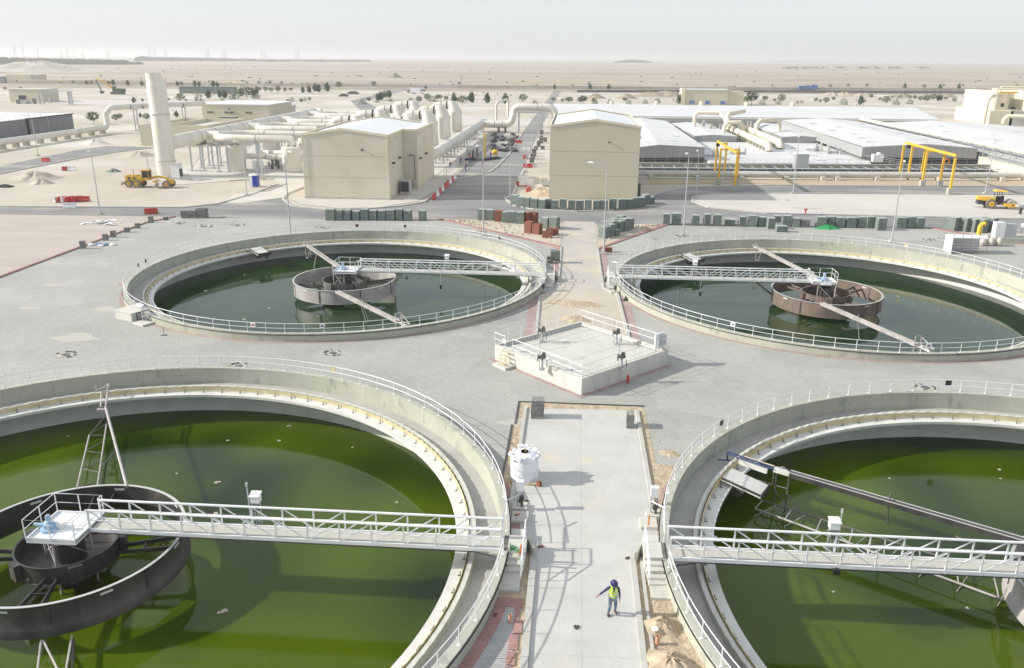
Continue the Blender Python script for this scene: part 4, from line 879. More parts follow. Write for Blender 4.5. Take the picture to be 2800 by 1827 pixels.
LP=[('a',350,1000,625,-1.9,'street lamp on the sand by the grey clad building at the left edge'),('a',925,1540,950,-1.2,'street lamp with white sheeting round its foot'),('a',2280,1370,860,-1.9,'street lamp left of the blue portable toilet'),('a',462,790,600,-1.9,'street lamp before the dark end wall of the grey clad building'),('a',935,890,735,-1.9,'street lamp on the sand behind the west road'),('a',1370,1130,850,-1.9,'street lamp just left of the tall chimney'),('b',320,1740,955,-.7,'street lamp left of the paver row behind the far left tank'),('b',60,1215,700,-1.9,'street lamp between the round process vessels'),('b',2100,1740,900,-1.9,'street lamp standing among the first stacks left of the central road'),('c',845,1910,1070,2.9,'street lamp in front of the tan block, arm to the left'),('c',1580,1740,970,-1.9,'street lamp at the left end of the right paver row'),('c',1695,1395,945,-1.9,'thin street lamp at the rounded corner of the pale lot'),('c',130,1150,735,-1.9,'thin street lamp nearest along the north road'),('d',230,1350,820,-1.9,'street lamp left of the grey cabinet on the pipe walkway'),('d',1140,1795,1040,-1.9,'street lamp in the middle of the right paver row'),('d',2005,1350,830,-1.9,'street lamp behind the yellow roller'),('b',2345,1395,870,-1.9,'street lamp at the island left of the tan block')]
for r_,x,y,yt,rz,lb in LP:
    p=AT(r_,x,y); lamp((p.x,p.y,0),max(6,min(12.5,hgt(r_,x,y,yt))),lb,rz,1.3 if r_!='c' or x!=845 else 1.7)
for i,(x,y,yt) in enumerate(((182,975,640),(240,830,540),(282,790,528))):
    p=AT('c',x,y); lamp((p.x,p.y,0),hgt('c',x,y,yt),'thin street lamp along the north road, %s beyond the nearest'%NTH[i],-1.9,1.2,.8)
p=AT('e',915,190); random.seed(9); g=MB()
for k in range(60):
    a=random.uniform(0,2*PI); r_=abs(random.gauss(0,1)); g.box((p.x+1.8*r_*math.cos(a)+.6,p.y-.6+1.5*r_*math.sin(a),.03+.25*math.exp(-r_*r_*2)),(random.uniform(.2,1.2),random.uniform(.05,.5),.03),random.uniform(0,3),('X',random.uniform(-.4,.4)))
tag(single(g,'plastic_sheeting',K['whitep'],'crumpled white sheeting round the foot of a street lamp on the raked sand','sheeting'))
# ------------------------------------------------------------------ buildings
def gable(name,label,x0,x1,y0,y1,eave,ridge,xr,mw,fronttrim=True,annex=None,cat='building'):
    t=thing(name,label,cat,((x0+x1)/2,(y0+y1)/2,0))
    w=MB(); vs=[(x0,y0,0),(x1,y0,0),(x1,y0,eave),(xr,y0,ridge),(x0,y0,eave),(x0,y1,0),(x1,y1,0),(x1,y1,eave),(xr,y1,ridge),(x0,y1,eave)]
    w.add(vs,[(0,1,2,3,4),(9,8,7,6,5),(0,4,9,5),(1,6,7,2)]); 
    if annex:
        ax,ay0,ay1=annex; w.b2(x1-.01,ay0,0,ax,ay1,eave-.02)
    w.build('walls',K[mw],t)
    r=MB(); z=.05
    r.add([(x0,y0,eave-.35),(xr,y0,ridge-.35),(xr,y1,ridge-.35),(x0,y1,eave-.35)],[(0,1,2,3)])
    p=.16
    R=MB().add([(x0+.3,y0+.3,eave+.02),(xr,y0+.3,ridge+.02),(xr,y1-.3,ridge+.02),(x0+.3,y1-.3,eave+.02),(x1-.3,y0+.3,eave+.02),(x1-.3,y1-.3,eave+.02)],[(0,1,2,3),(1,4,5,2)])
    if annex: R.b2(x1-.3,annex[1]+.3,eave-.15,annex[0]-.3,annex[2]-.3,eave+.02)
    R.build('roof',K['roof'],t)
    q=MB(); par=.28
    def seg(a,b): q.beam((a[0],a[1],a[2]+par/2-.05),(b[0],b[1],b[2]+par/2-.05),.22,par+.1)
    seg((x0,y0,eave),(xr,y0,ridge)); seg((xr,y0,ridge),(x1,y0,eave)); seg((x0,y1,eave),(xr,y1,ridge)); seg((xr,y1,ridge),(x1,y1,eave)); seg((x0,y0,eave),(x0,y1,eave))
    if annex:
        ax,ay0,ay1=annex; seg((x1,y0,eave),(x1,ay0,eave)); seg((x1,ay0,eave),(ax,ay0,eave)); seg((ax,ay0,eave),(ax,ay1,eave))
    else: seg((x1,y0,eave),(x1,y1,eave))
    q.build('parapet',K['white' if mw!='x' else 'white'] if False else K['creambright'],t)
    return t
b=gable('process_building','large cream rendered block with white roof left of the road junction',-45.4,-30.8,137.4,167.2,10.35,11.35,-38.5,'cream',annex=(-28.2,149.3,167.0))
MB().b2(-35.35,137.2,8.0,-34.95,137.4,8.25).build('wall_lamp',K['steeldark'],b)
for y,z in ((139.8,5.6),(145.2,5.9)): MB().b2(-30.8,y,z,-30.3,y+.5,z+.3).build('wall_lamp',K['steeldark'],b)
for y,z in ((151,5.2),(157,5.4)): MB().b2(-28.2,y,z,-27.7,y+.5,z+.3).build('wall_lamp',K['steeldark'],b)
for x,y,z in ((-30.79,138.8,9.2),(-30.79,143.5,9.3),(-28.19,150.8,9.4)): MB().b2(x,y,z,x+.05,y+.7,z+.6).build('louvre',K['creamtan'],b)
MB().path([(-28.7,149.1,1.8),(-28.7,149.1,6.0),(-29.3,148.9,6.1)],.06,6).box((-29.4,148.9,6.1),(.5,.25,.2)).build('pole_lamp',K['steeldark'],b)
MB().b2(-45.5,137.3,-.02,-30.7,137.42,.25).build('plinth',K['concw'],b)
for x in (-45.25,-31.0): MB().bar((x,137.3,.2),(x,137.3,10.2),.045,6).build('downpipe',K['cream'],b)
for z in (3.6,7.1): MB().b2(-45.42,137.37,z,-30.78,137.41,z+.035).build('render_joint',K['creamtan'],b)
MB().b2(-30.81,147.6,0,-30.74,148.9,2.3).build('door',K['creambright'],b)
t=thing('air_conditioner','grey cooling units standing against the right wall of the cream block','air conditioner',(-29.9,146,0))
MB().b2(-30.3,143.6,.3,-28.7,146.2,2.2).b2(-30.3,146.6,.3,-29.0,148.4,1.9).build('casing',K['galv'],t); MB().b2(-30.2,143.5,.4,-28.8,143.6,2.1).b2(-29.0,146.8,.4,-28.9,148.2,1.8).build('grille',K['steeldark'],t); MB().b2(-30.4,143.4,0,-28.5,148.5,.3).build('base',K['kerb'],t)
b=gable('process_building','tall tan rendered block with white roof right of the road junction',-4.25,10.75,142.0,171.2,11.9,13.0,3.3,'creamtan')
MB().b2(5.5,141.8,9.4,5.75,142.0,9.6).build('wall_lamp',K['steeldark'],b)
for z in (4,8): MB().b2(-4.27,141.965,z,10.77,142.01,z+.03).build('render_joint',K['cream'],b)
MB().b2(10.75,146,9.8,11.15,146.5,10.1).build('wall_lamp',K['steeldark'],b)
MB().b2(10.76,142.8,0,11.3,145.5,2.6).build('side_door',K['steeldark'],b)
g=MB()
for k in range(4): g.bar((10.9+.25*k,147,4.5),(11.8+.3*k,143.2,2.5),.05,6)
g.build('loose_rods',K['galv'],b)
# tall chimney
cx,cy=-80.45,160.0
t=thing('chimney','tall pale chimney with oblique reducer on top at the left','chimney',(cx,cy,0))
MB().lathe([(1.85,0),(1.85,3.0),(1.80,3.05),(1.80,11.9),(1.76,12.0),(1.76,17.3)],(cx,cy,0),40).build('shaft',K['frp'],t,True)
vs=[];fs=[];n=40
for k in range(n):
    a=2*PI*k/n
    vs.append((cx+1.76*math.cos(a),cy+1.76*math.sin(a),17.3)); vs.append((cx-.38+1.36*math.cos(a),cy+1.36*math.sin(a),19.2)); vs.append((cx-.38+1.36*math.cos(a),cy+1.36*math.sin(a),19.55)); vs.append((cx-.38+1.25*math.cos(a),cy+1.25*math.sin(a),19.55)); vs.append((cx-.38+1.2*math.cos(a),cy+1.2*math.sin(a),17.5))
for k in range(n):
    j=(k+1)%n
    for i in range(4): fs.append((k*5+i,j*5+i,j*5+i+1,k*5+i+1))
MB().add(vs,fs).build('reducer',K['frp'],t,True)
for z in (3.0,11.9): MB().lathe([(1.82,z),(1.93,z),(1.93,z+.16),(1.82,z+.16)],(cx,cy,0),40,closed=True).build('flange',K['concw'],t,True)
MB().b2(cx+2.2,cy-1.6,0,cx+4.6,cy-.2,.5).build('base_slab',K['kerb'],t)
t=thing('equipment_cabinet','white louvred cabinet at the foot of the tall chimney','cabinet',(-76.7,156.5,0))
MB().b2(-77.6,155.8,.4,-75.9,157.2,2.9).build('casing',K['whitep'],t); MB().b2(-77.7,155.7,2.9,-75.8,157.3,3.0).build('lid',K['galv'],t); MB().b2(-77.8,155.6,0,-75.7,157.4,.4).build('base',K['kerb'],t); MB().b2(-75.88,155.9,.6,-75.6,156.6,2.0).build('side_panel',K['steeldark'],t)
random.seed(3); g=MB()
for k in range(9): g.bar((-74.9+random.uniform(-.6,.6),155.5+random.uniform(-.5,.6),.12+.06*k),(-71.6+random.uniform(-1,.8),155.2+random.uniform(-.8,.9),.10+.04*k),.06,5)
single(g,'pipe_pile',K['galv'],'heap of grey pipes on the sand right of the chimney cabinet','pipe pile')
# big duct
def pipe(name,label,pts,r,mk='frp',bands=(),sup=None,cat='pipe',n=16,group=None,bandk='frpband'):
    t=thing(name,label,cat,(pts[0][0],pts[0][1],0),group=group)
    MB().path(pts,r,n).build('duct',K[mk],t,True)
    for p,d in bands:
        p=Vector(p);d=Vector(d).normalized(); MB().bar(p-d*.07,p+d*.07,r*1.05,n).build('joint_band',K[bandk],t,True)
    return t
def arcp(c,r,a0,a1,z,n=8,plane='xy'):
    out=[]
    for k in range(n+1):
        a=math.radians(a0+(a1-a0)*k/n)
        if plane=='xy': out.append((c[0]+r*math.cos(a),c[1]+r*math.sin(a),z))
        elif plane=='xz': out.append((c[0]+r*math.cos(a),c[1],z+r*math.sin(a)))
        else: out.append((c[0],c[1]+r*math.cos(a),z+r*math.sin(a)))
    return out
dx=-77.9
t=pipe('main_duct','thick cream duct running away from the chimney on steel legs',[(-80.2,160.3,6.3),(-79.2,162.0,6.5),(-78.3,165,6.7),(dx,168,6.75),(dx,249,6.75)]+arcp((dx+.9,249),.9,180,90,6.75,4)[1:]+[(dx+2.2,249.9,6.75)],1.38,bands=[((dx,y,6.75),(0,1,0)) for y in (169,177,184,192,200,208,216,224,232,240,248)])
def bent(x0,x1,y,h,par):
    g=MB()
    for x in ((x0,x1) if x1-x0>.3 else (x0,)): g.b2(x-.14,y-.14,0,x+.14,y+.14,h)
    g.b2(x0-.3,y-.15,h,x1+.3,y+.15,h+.3); g.beam((x0,y,.6),(x1+(.02 if x1-x0<.3 else 0),y,h*.75),.08,.08); g.b2(x0-.4,y-.4,0,x1+.4,y+.4,.15)
    g.build('support_frame',K['galv'],par)
for y in (168.4,173,177,183,190,198,207,216,226,236,246): bent(dx-1.3,dx+1.3,y,5.0,t)
for y in (170.5,187,205,222,240): MB().add([(dx-1.3,y-.5,5.2),(dx+1.3,y-.5,5.2),(dx+1.3,y+.5,5.2),(dx-1.3,y+.5,5.2),(dx-1.3,y-.3,6.2),(dx+1.3,y-.3,6.2),(dx+1.3,y+.3,6.2),(dx-1.3,y+.3,6.2)],[(0,3,2,1),(4,5,6,7),(0,1,5,4),(1,2,6,5),(2,3,7,6),(3,0,4,7)]).build('saddle',K['steel'],t)
for i,y0 in enumerate((167.2,190.3,213.0,236.3)):
    R_=5.2; xe=-57.5 if i==0 else -59
    pts=[(xe+3,y0+2*R_,6.9)]+[(-69.2,y0+2*R_,6.9)]+arcp((-69.2,y0+R_),R_,90,270,6.9,14)[1:]+[(xe,y0,6.9)]
    if i==0: pts+= [(xe+.5,y0,6.6)]
    t=pipe('looped_duct','pale looped duct joined to the thick duct, %s from the front'%NTH[i],pts,.74,n=14,group='looped ducts',bands=[((-64.5,y0,6.9),(1,0,0)),((-60.0,y0+2*R_,6.9),(1,0,0)),((-66.5,y0+2*R_,6.9),(1,0,0))])
    MB().bar((dx+.8,y0+R_,6.9),(-74.2,y0+R_,6.9),.95,14).build('stub',K['frp'],t,True)
    for x in (-73,-71,-64.5): bent(x,x+.01,y0+.2,6.0,t); 
    for x in (-73,-64,-60): bent(x,x+.01,y0+2*R_,6.0,t)
def vessel(x,y,r,h,label,collar=True):
    t=thing('process_vessel',label,'vessel',(x,y,0),group='cylindrical vessels under the looped ducts')
    MB().lathe([(r,0),(r,h),(r*.97,h+.06),(.01,h+.22)],(x,y,0),32).build('shell',K['frp'],t,True)
    MB().lathe([(r*1.02,0),(r*1.1,0),(r*1.1,.15),(r*1.02,.15)],(x,y,0),32,closed=True).build('base_ring',K['concw'],t)
    for d in (-.6,.6):
        MB().bar((x+d,y,h+.1),(x+d,y,h+.45),.42,14).build('nozzle',K['frpband'],t,True); MB().bar((x+d,y,h+.45),(x+d,y,h+1.3),.36,14).build('neck',K['frp'],t,True)
for i,(x,y,r_,h_) in enumerate(((-70.4,170.6,1.85,5.05),(-58.5,170.4,1.95,4.9),(-70.0,190.5,2.0,4.6),(-62.5,193.5,2.0,4.6),(-53.0,188,1.8,5.0),(-69.5,214,2.0,4.6),(-61,215,2.0,4.6))):
    vessel(x,y,r_,h_,['pale cylinder vessel under the nearest looped duct, on the left','pale cylinder vessel beside the left corner of the cream block','pale vessel in the second row, left one','pale vessel in the second row, right one','pale vessel just left of the cream block roof','pale vessel in the third row, left one','pale vessel in the third row, right one'][i])
t=pipe('low_pipe','low pale pipe between the two front process vessels',[(-68.6,171.5,2.9),(-66.8,171.5,2.9),(-66,171.7,2.75),(-60.3,171.7,2.7)],.55,bands=[((x,171.6,2.78),(1,0,0)) for x in (-67.4,-64.4,-62.2)])
pipe('low_pipe','long pale pipe behind the front process vessels',[(-68.5,180,2.6),(-64,176.5,3.0),(-57,176.5,3.0),(-50,176.5,3.0)],.6,bands=[((x,176.5,3.0),(1,0,0)) for x in (-62,-58)])
t=thing('pump_rack','grey pipe rack with small pumps between the front process vessels','pump rack',(-64.5,172,0)); random.seed(5)
for k in range(16):
    x=random.uniform(-68,-57); y=random.uniform(172.5,179); h_=random.uniform(.8,2.6); MB().b2(x-.2,y-.2,0,x+.2,y+.2,h_).build('rack_post',K['galv' if k%2 else 'steel'],t)
MB().b2(-66.6,169.2,.6,-65.8,169.8,2.2).b2(-65.3,169.2,.6,-64.4,169.8,2.2).b2(-66.4,169.4,0,-64.6,169.7,.6).build('cabinets',K['whitep'],t)
# scrubber towers with hoods
def tower(x,y,label,h=6.2,ht=9.45):
    t=thing('scrubber_tower',label,'scrubber tower',(x,y,0),group='scrubber towers behind the cream block')
    r=2.2
    MB().lathe([(r,0),(r,h),(r+.12,h),(r+.12,h+.18),(r,h+.18)],(x,y,0),40).build('body',K['frp'],t,True)
    vs=[];fs=[];n=40
    for k in range(n):
        a=2*PI*k/n; vs.append((x+r*math.cos(a),y+r*math.sin(a),h+.18)); vs.append((x-.85+1.3*math.cos(a),y+1.3*math.sin(a),ht-.2)); vs.append((x-.9+1.22*math.cos(a),y+1.22*math.sin(a),ht))
    for k in range(n):
        j=(k+1)%n
        for i in range(2): fs.append((k*3+i,j*3+i,j*3+i+1,k*3+i+1))
    fs.append(tuple(k*3+2 for k in range(n)))
    MB().add(vs,fs).build('hood',K['frp'],t,True)
    MB().bar((x-1.5,y,ht-1.25),(x-2.6,y,ht-1.25),1.12,20).build('inlet',K['frp'],t,True)
    MB().bar((x-2.35,y,ht-1.25),(x-2.75,y,ht-1.25),1.16,20).build('rubber_joint',K['black'],t,True)
    pts=[(x-2.75,y,ht-1.25),(x-4.9,y,ht-1.25)]+[(x-4.9-2.3*math.sin(a),y,ht-3.55+2.3*math.cos(a)) for a in [math.radians(10*k) for k in range(1,10)]]+[(x-7.2,y,2.0)]
    MB().path(pts,1.08,20).build('elbow_duct',K['frp'],t,True)
    MB().bar((x-4.3,y,ht-1.25),(x-4.5,y,ht-1.25),1.15,20).build('joint_band',K['frpband'],t,True)
    MB().bar((x-.7,y-2.3,.5),(x-.7,y-2.3,h-.2),.45,12).build('downpipe',K['frp'],t,True)
    MB().b2(x-4.2,y-1.3,0,x-3.95,y-1.05,ht-2.3).b2(x-4.2,y+1.05,0,x-3.95,y+1.3,ht-2.3).b2(x-4.2,y-1.3,ht-2.45,x-3.95,y+1.3,ht-2.3).build('support_frame',K['galv'],t)
for c_,xx in ((0,-51.6),(1,-38.9)):
    for i,y in enumerate((201.3,225.2,248,273)):
        tower(xx,y,'pale scrubber tower in the %s column, %s from the front'%(['left','right'][c_],NTH[i]))
t=pipe('long_pipe','long pale pipe running away beside the north road, past the scrubber towers',[(-36,181.2,2.7),(-33.5,181.2,2.7)]+arcp((-33.5,184.2),3.0,-90,0,2.7,8)[1:]+[(-30.5,190,2.7),(-30.5,277,2.7)]+arcp((-30.5+1.4,277),1.4,180,90,2.7,4)[1:],1.25,n=18,bands=[((-30.5,y,2.7),(0,1,0)) for y in range(190,276,6)],bandk='concw')
for y in range(188,276,6): bent(-31.4,-29.6,y,1.45,t)
t=pipe('cross_pipe','pale pipe rising to bridge over the far end of the north road',[(-30,271.5,2.6),(-22.5,271.5,2.6)]+arcp((-22.5,271.5),2.3,-90,0,4.9,6,'xz')[1:]+[(-20.2,272.5,5.6)]+arcp((-18.2,273),2.0,180,90,5.9,6,'xz')[1:]+[(-9.3,273.6,7.9)]+arcp((-9.3,273.6),2.6,90,0,5.3,6,'xz')[1:]+[(-6.7,273.6,2)],1.12,n=18,bands=[((-15.9,273.3,7.9),(1,0,0)),((-12.5,273.4,7.9),(1,0,0)),((-26,271.5,2.6),(1,0,0)),((-23.5,271.5,2.6),(1,0,0))])
MB().b2(-18.5,272.4,0,-18.2,272.7,6.3).b2(-10.9,272.4,0,-10.6,272.7,6.3).b2(-18.6,272.3,6.2,-10.5,272.8,6.6).b2(-18.5,274.6,0,-18.2,274.9,6.3).b2(-10.9,274.6,0,-10.6,274.9,6.3).build('support_frame',K['galv'],t)
MB().b2(-25,270.8,0,-24.4,272.2,1.7).b2(-22.8,270.8,0,-22.2,272.2,1.7).build('saddle',K['steel'],t)
t=pipe('hoop_pipe','slim pale hooped pipe at the back of the scrubber yard',[(-27.5,293,0),(-27.5,293,7.4),(-26.8,294,8.4),(-24.5,299,9.0),(-24,300,8.4),(-24,300,3)],.45,n=10)
railing('grey guard rail between the long pipe and the paving works',[(-25.7,163.8,0),(-25.4,200,0),(-25.2,250,0)],1.5,3.0,'guard_rail',(.66,.33),'galv',.05)
# west pipe
t=pipe('west_pipe','cream pipe on concrete blocks beside the grey clad building, then rising',[(-144.5,120,1.75),(-143.9,203,1.75),(-143.2,249,1.75)]+arcp((-143.2,249),1.8,-90,0,3.55,5,'yz')[1:]+[(-143.2,250.8,5.8)]+[(-143.0+1.6*(1-math.cos(a)),251.5+4*(1-math.cos(a))*.2,5.8+1.7*math.sin(a)) for a in [math.radians(18*k) for k in range(1,6)]]+[(-136,266,7.5),(-124.5,279.5,7.5)],.82,n=16,bands=[((-144.0,y,1.75),(0,1,0)) for y in (150,165,180,195,202,211,220,229,238,246)]+[((-141+14*f_*1.05,254+24*f_,7.5),(1,1.6,0)) for f_ in (.15,.3,.45,.6,.8,.95)])
repeat(lambda:MB().b2(-.6,-.7,0,.6,.7,1.0),'concrete_block','conc',t,[(-144,y,0) for y in (150,160,170,180,190,202.6,207.9,212.2,218.1,224.3,230.7,236,243,249)])
for x,y in ((-139,260.5),(-134.5,268.2),(-129.5,274)): bent(x-.5,x+.5,y,6.3,t)
# grey clad building at the left edge
t=thing('clad_building','dark grey clad building with pale railed roof at the left edge','building',(-175,215,0))
MB().b2(-195,150,0,-162,264,4.65).build('walls',K['claddark'],t); MB().b2(-195.2,149.8,4.65,-161.8,264.2,4.8).build('roof',K['roof'],t)
MB().b2(-195,195,4.8,-166,225,5.8).build('roof_house',K['cladgrey'],t)
MB().b2(-161.98,240.2,0,-161.6,241,4.7).b2(-162.2,240.2,4.62,-161.5,264.2,4.82).build('dark_pipe',K['void'],t)
random.seed(2)
repeat(lambda:MB().bar((0,0,0),(0,0,1.1),.06,5).box((0,.8,.9),(.06,1.6,.06)),'roof_vent','galv',t,[(-163,y,4.8) for y in range(186,250,3)])
# block behind the chimney and its neighbour
t=thing('roofless_enclosure','low cream walled enclosure behind the tall chimney','enclosure',(-108,226,0))
for a in ((-115.4,217.4,-97,218.0),(-115.4,218.0,-114.8,243.4),(-115.4,243.4,-97,244),(-97.6,218.0,-97,243.4),(-108.9,218.0,-108.3,243.4)): MB().b2(a[0],a[1],0,a[2],a[3],5.3).build('wall',K['creamtan'],t)
MB().b2(-114.79,218.01,0,-108.91,243.39,4.3).b2(-108.29,218.01,0,-97.61,243.39,4.3).build('floor_slab',K['concw'],t)
t=thing('plant_building','cream building with three strip windows and white roof behind the thick duct','building',(-122,308,0))
MB().b2(-133.5,297,0,-109.0,322,6.2).build('walls',K['creamtan'],t); MB().b2(-133.8,296.7,6.2,-108.7,322.3,6.5).build('roof',K['roof'],t)
for x in (-130.5,-124.6,-122.6,-116.5): MB().b2(x-(.8 if x in(-124.6,-122.6) else 1.2),296.9,3.3,x+(.8 if x in(-124.6,-122.6) else 1.2),297.05,3.9).build('window',K['steel'],t)
MB().b2(-123.7,296.6,4.6,-123.3,297,5.0).build('wall_lamp',K['steeldark'],t)
t=thing('louvre_stack','dark louvred cooling units in front of the cream strip window building','cooling unit',(-121,292,0)); MB().b2(-124.5,290,0,-119,293,2.4).build('casing',K['steeldark'],t); MB().b2(-124.6,289.9,2.4,-118.9,293.1,2.6).b2(-126.5,288,0,-121,289.6,1.2).build('lid',K['galv'],t)
t=thing('small_building','tiny flat roofed pump house beyond the cream strip window building','building',(-121,344,0)); MB().b2(-125,340,0,-116.5,348,3.6).build('walls',K['concw'],t); MB().b2(-125.3,339.7,3.6,-116.2,348.3,3.9).build('roof',K['roof'],t)
# far left buildings
t=thing('far_building','pale building with dark end at the left edge near the desert wall','building',(-461,690,0)); MB().b2(-472,684,0,-447,700,7).build('walls',K['creamtan'],t); MB().b2(-450.5,683.9,0,-447,684,7).build('dark_end',K['cladgrey'],t); MB().b2(-454,683.8,1.5,-452,684,2.6).b2(-464,683.8,1.5,-462,684,2.6).build('window',K['glass'],t)
t=thing('far_building','grey low building cut by the left edge of the photo','building',(-490,690,0)); MB().b2(-520,684,0,-473.5,700,5.2).build('walls',K['cladgrey'],t); MB().b2(-521,683,5.2,-473,701,5.6).build('roof',K['concw'],t)
p0=AT('a',222,492); p1=AT('a',398,505); w_=p1.x-p0.x
t=thing('far_building','yellowish square plant house left of the pipe bridge','building',((p0.x+p1.x)/2,p0.y,0)); MB().b2(p0.x,p1.y,0,p1.x,p1.y+14,6.0).build('walls',K['creamtan'],t); MB().b2(p0.x-.3,p1.y-.3,6,p1.x+.3,p1.y+14.3,6.3).build('parapet',K['concw'],t); MB().b2(p0.x+w_*.28,p1.y-.2,1.2,p0.x+w_*.5,p1.y,3.2).build('window',K['glass'],t)
p0=AT('a',385,522); p1=AT('a',655,528); y=(p0.y+p1.y)/2
t=thing('pipe_bridge','grey pipe bridge on thin legs beside the yellowish plant house','pipe bridge',((p0.x+p1.x)/2,y,0))
MB().b2(p0.x-1,y-.6,5.9,p1.x+1,y+.6,6.2).b2(p0.x-1,y-.6,6.8,p1.x+1,y+.6,7.0).build('beam',K['galv'],t)
for f_ in (0,.12,.92,1.0):
    x=p0.x+(p1.x-p0.x)*f_; MB().b2(x-.25,y-.5,0,x+.25,y+.5,5.9).build('leg',K['galv'],t)
random.seed(17)
for k in range(9):
    q_=AT('a',random.uniform(150,480),random.uniform(500,525)); MB().b2(q_.x-.6,q_.y-.6,0,q_.x+.6,q_.y+.6,random.uniform(.8,2.2)).build('valve',K['galv' if k%2 else 'stack'],t)
# desert boundary
struct(MB().sheet([(-420,560),(-262,566),(-262,560),(-420,552)],-.014),'road',K['palepad'])
t=thing('boundary_wall','long pale boundary wall at the edge of the desert','wall',(-300,660,0))
MB().prism([(-455,673),(-250,672),(-50,679),(100,690),(230,706),(330,722),(330,723),(230,707),(100,691),(-50,680),(-250,673),(-455,674)],0,2.2).build('wall',K['site'],t)
MB().prism([(-455,672.9),(-330,672.4),(-330,673.4),(-455,674)],2.2,3.4).build('high_part',K['creamtan'],t)
t=thing('boundary_fence','grey mesh fence posts along the desert wall','fence',(0,660,0)); pts=[(-250,669,0),(-50,676,0),(100,687,0),(230,703,0),(330,719,0)]
g=MB()
for z in (1.0,2.6,3.4): g.path([(a,b_,z) for a,b_,_ in pts],.05,4)
g.build('wires',K['galv'],t)
repeat(lambda:MB().bar((0,0,0),(0,0,3.5),.09,4),'post','galv',t,[tuple(p) for p in polyposts(pts,7.5)][:99])
t=thing('conveyor_line','long dark pipeline along the far sand track at the right','pipeline',(150,640,0)); MB().path([(0,616,.8),(75,638,.8),(150,650,.8),(330,676,.8)],.8,6).build('pipeline',K['steel'],t)
for i,(x0,y0,x1,y1,h_,nm) in enumerate(((54.7,457,87,466,7.6,'long cream shed with three blue windows beyond the white roofs'),)):
    t=thing('far_shed',nm,'shed',((x0+x1)/2,y0,0)); MB().b2(x0+2,y0,0,x0+24,y1,h_).b2(x0+24,y0+.5,0,x1,y1,h_-.5).build('walls',K['creamtan'],t); MB().b2(x0,y0-.4,0,x0+2,y1,h_+.6).build('end_wall',K['creambright'],t); MB().b2(x0+2,y0-.3,h_,x0+24.3,y1,h_+.35).build('roof',K['roof'],t)
    for x in (60.3,68.3,76.3): MB().b2(x-1.2,y0-.15,.6,x+1.3,y0-.02,2.2).build('window',K['lightblue'],t)
# ------------------------------------------------------------------ covered basins at the right
def lowroof(label,poly,eave,ridge_at,zb=0.0,mw='cladgrey',name='covered_basin',riser=.55):
    "poly: front-left, front-right, back-right, back-left; ridge between front/back midpoints"
    fl,fr,br,bl=[Vector((*p,0)) for p in poly]; rf=fl.lerp(fr,ridge_at[0]); rb=bl.lerp(br,ridge_at[1]); z=lambda v,h_:Vector((v.x,v.y,h_))
    t=thing(name,label,'covered basin',tuple((fl+fr)/2),group='white roofs over the covered basins')
    w=MB().add([z(fl,zb),z(fr,zb),z(fr,eave),z(rf,eave+riser),z(fl,eave),z(bl,zb),z(br,zb),z(br,eave),z(rb,eave+riser),z(bl,eave)],[(0,1,2,3,4),(9,8,7,6,5),(5,0,4,9),(1,6,7,2)])
    w.build('walls',K[mw],t)
    e=.12; MB().add([z(fl,eave+e),z(rf,eave+riser+e),z(rb,eave+riser+e),z(bl,eave+e),z(fr,eave+e),z(br,eave+e),z(fl,eave),z(fr,eave),z(rf,eave+riser)],[(0,1,2,3),(1,4,5,2),(6,8,1,0),(8,7,4,1)]).build('roof',K['deck'],t)
    return t
t=lowroof('white low roof over a grey clad basin right behind the tan block',[(13.9,188),(28.7,190.3),(28.4,272),(16.5,279)],4.15,(.3,.35),2.0)
MB().add([(13.9,188.1,0),(28.7,190.4,0),(28.7,190.4,2),(13.9,188.1,2)],[(0,1,2,3)]).build('black_and_shade',K['void'],t)  # black sheet stands in for the shade below the wall
railing('white roof edge railing on the basin behind the tan block',[(13.9,188.2,4.25),(18.3,188.8,4.75),(28.6,190.4,4.25)],.9,1.8,r=.03)
lowroof('white low roof behind the first yellow gantry, with pale grey gable',[(32.3,234.5),(44.0,235.5),(42.5,283),(31.0,281)],2.8,(.45,.45),1.2,riser=.38)
lowroof('white low roof with pale gable left of the second yellow gantry',[(55.8,235),(66.3,235.6),(66.0,283),(56,283)],2.8,(.5,.5),1.2,riser=.38)
t=lowroof('large white low roof over a dark grey clad basin behind the second yellow gantry',[(64.5,195.5),(90.0,196.5),(89.6,281),(66,281)],4.2,(.55,.55),2.0,riser=.8)
MB().add([(66.5,195.45,0),(89.9,196.45,0),(89.9,196.45,2.0),(66.5,195.45,2)],[(0,1,2,3)]).build('black_and_shade',K['void'],t)  # shade under this basin's wall, painted as a flat black sheet
railing('white roof edge railing above the second yellow gantry',[(64.6,195.6,4.35),(78.6,196.1,5.15),(90,196.6,4.35)],.9,2.0,r=.03)
lowroof('broad white low roof beyond the diagonal pipeline at the right edge',[(92.5,181),(135,186),(133,275),(92.5,277)],3.9,(.5,.45),0,riser=1.0)
t=thing('cover_deck','flat white cover panels over the basin between the two yellow gantries','cover deck',(50,200,0),group='flat white basin covers')
MB().prism([(29.5,186.2),(64.5,188.6),(66.3,195.4),(65.5,235.2),(29.0,234.8)],0,1.35).build('panels',K['deck'],t)
t=thing('long_white_roof','very long low white roof running behind all the basins','white roof',(60,315,0))
MB().b2(-7.5,297,0,118,350,3.9).build('walls',K['cladgrey'],t); MB().add([(-7.6,296.9,3.9),(122.1,296.9,3.9),(134,352,5.0),(-9.6,351,5.0),(-7.6,296.9,4.1),(122.1,296.9,4.1),(134,352,5.2),(-9.6,351,5.2)],[(0,3,2,1),(4,5,6,7),(0,1,5,4),(1,2,6,5),(2,3,7,6),(3,0,4,7)]).build('roof',K['deck'],t)
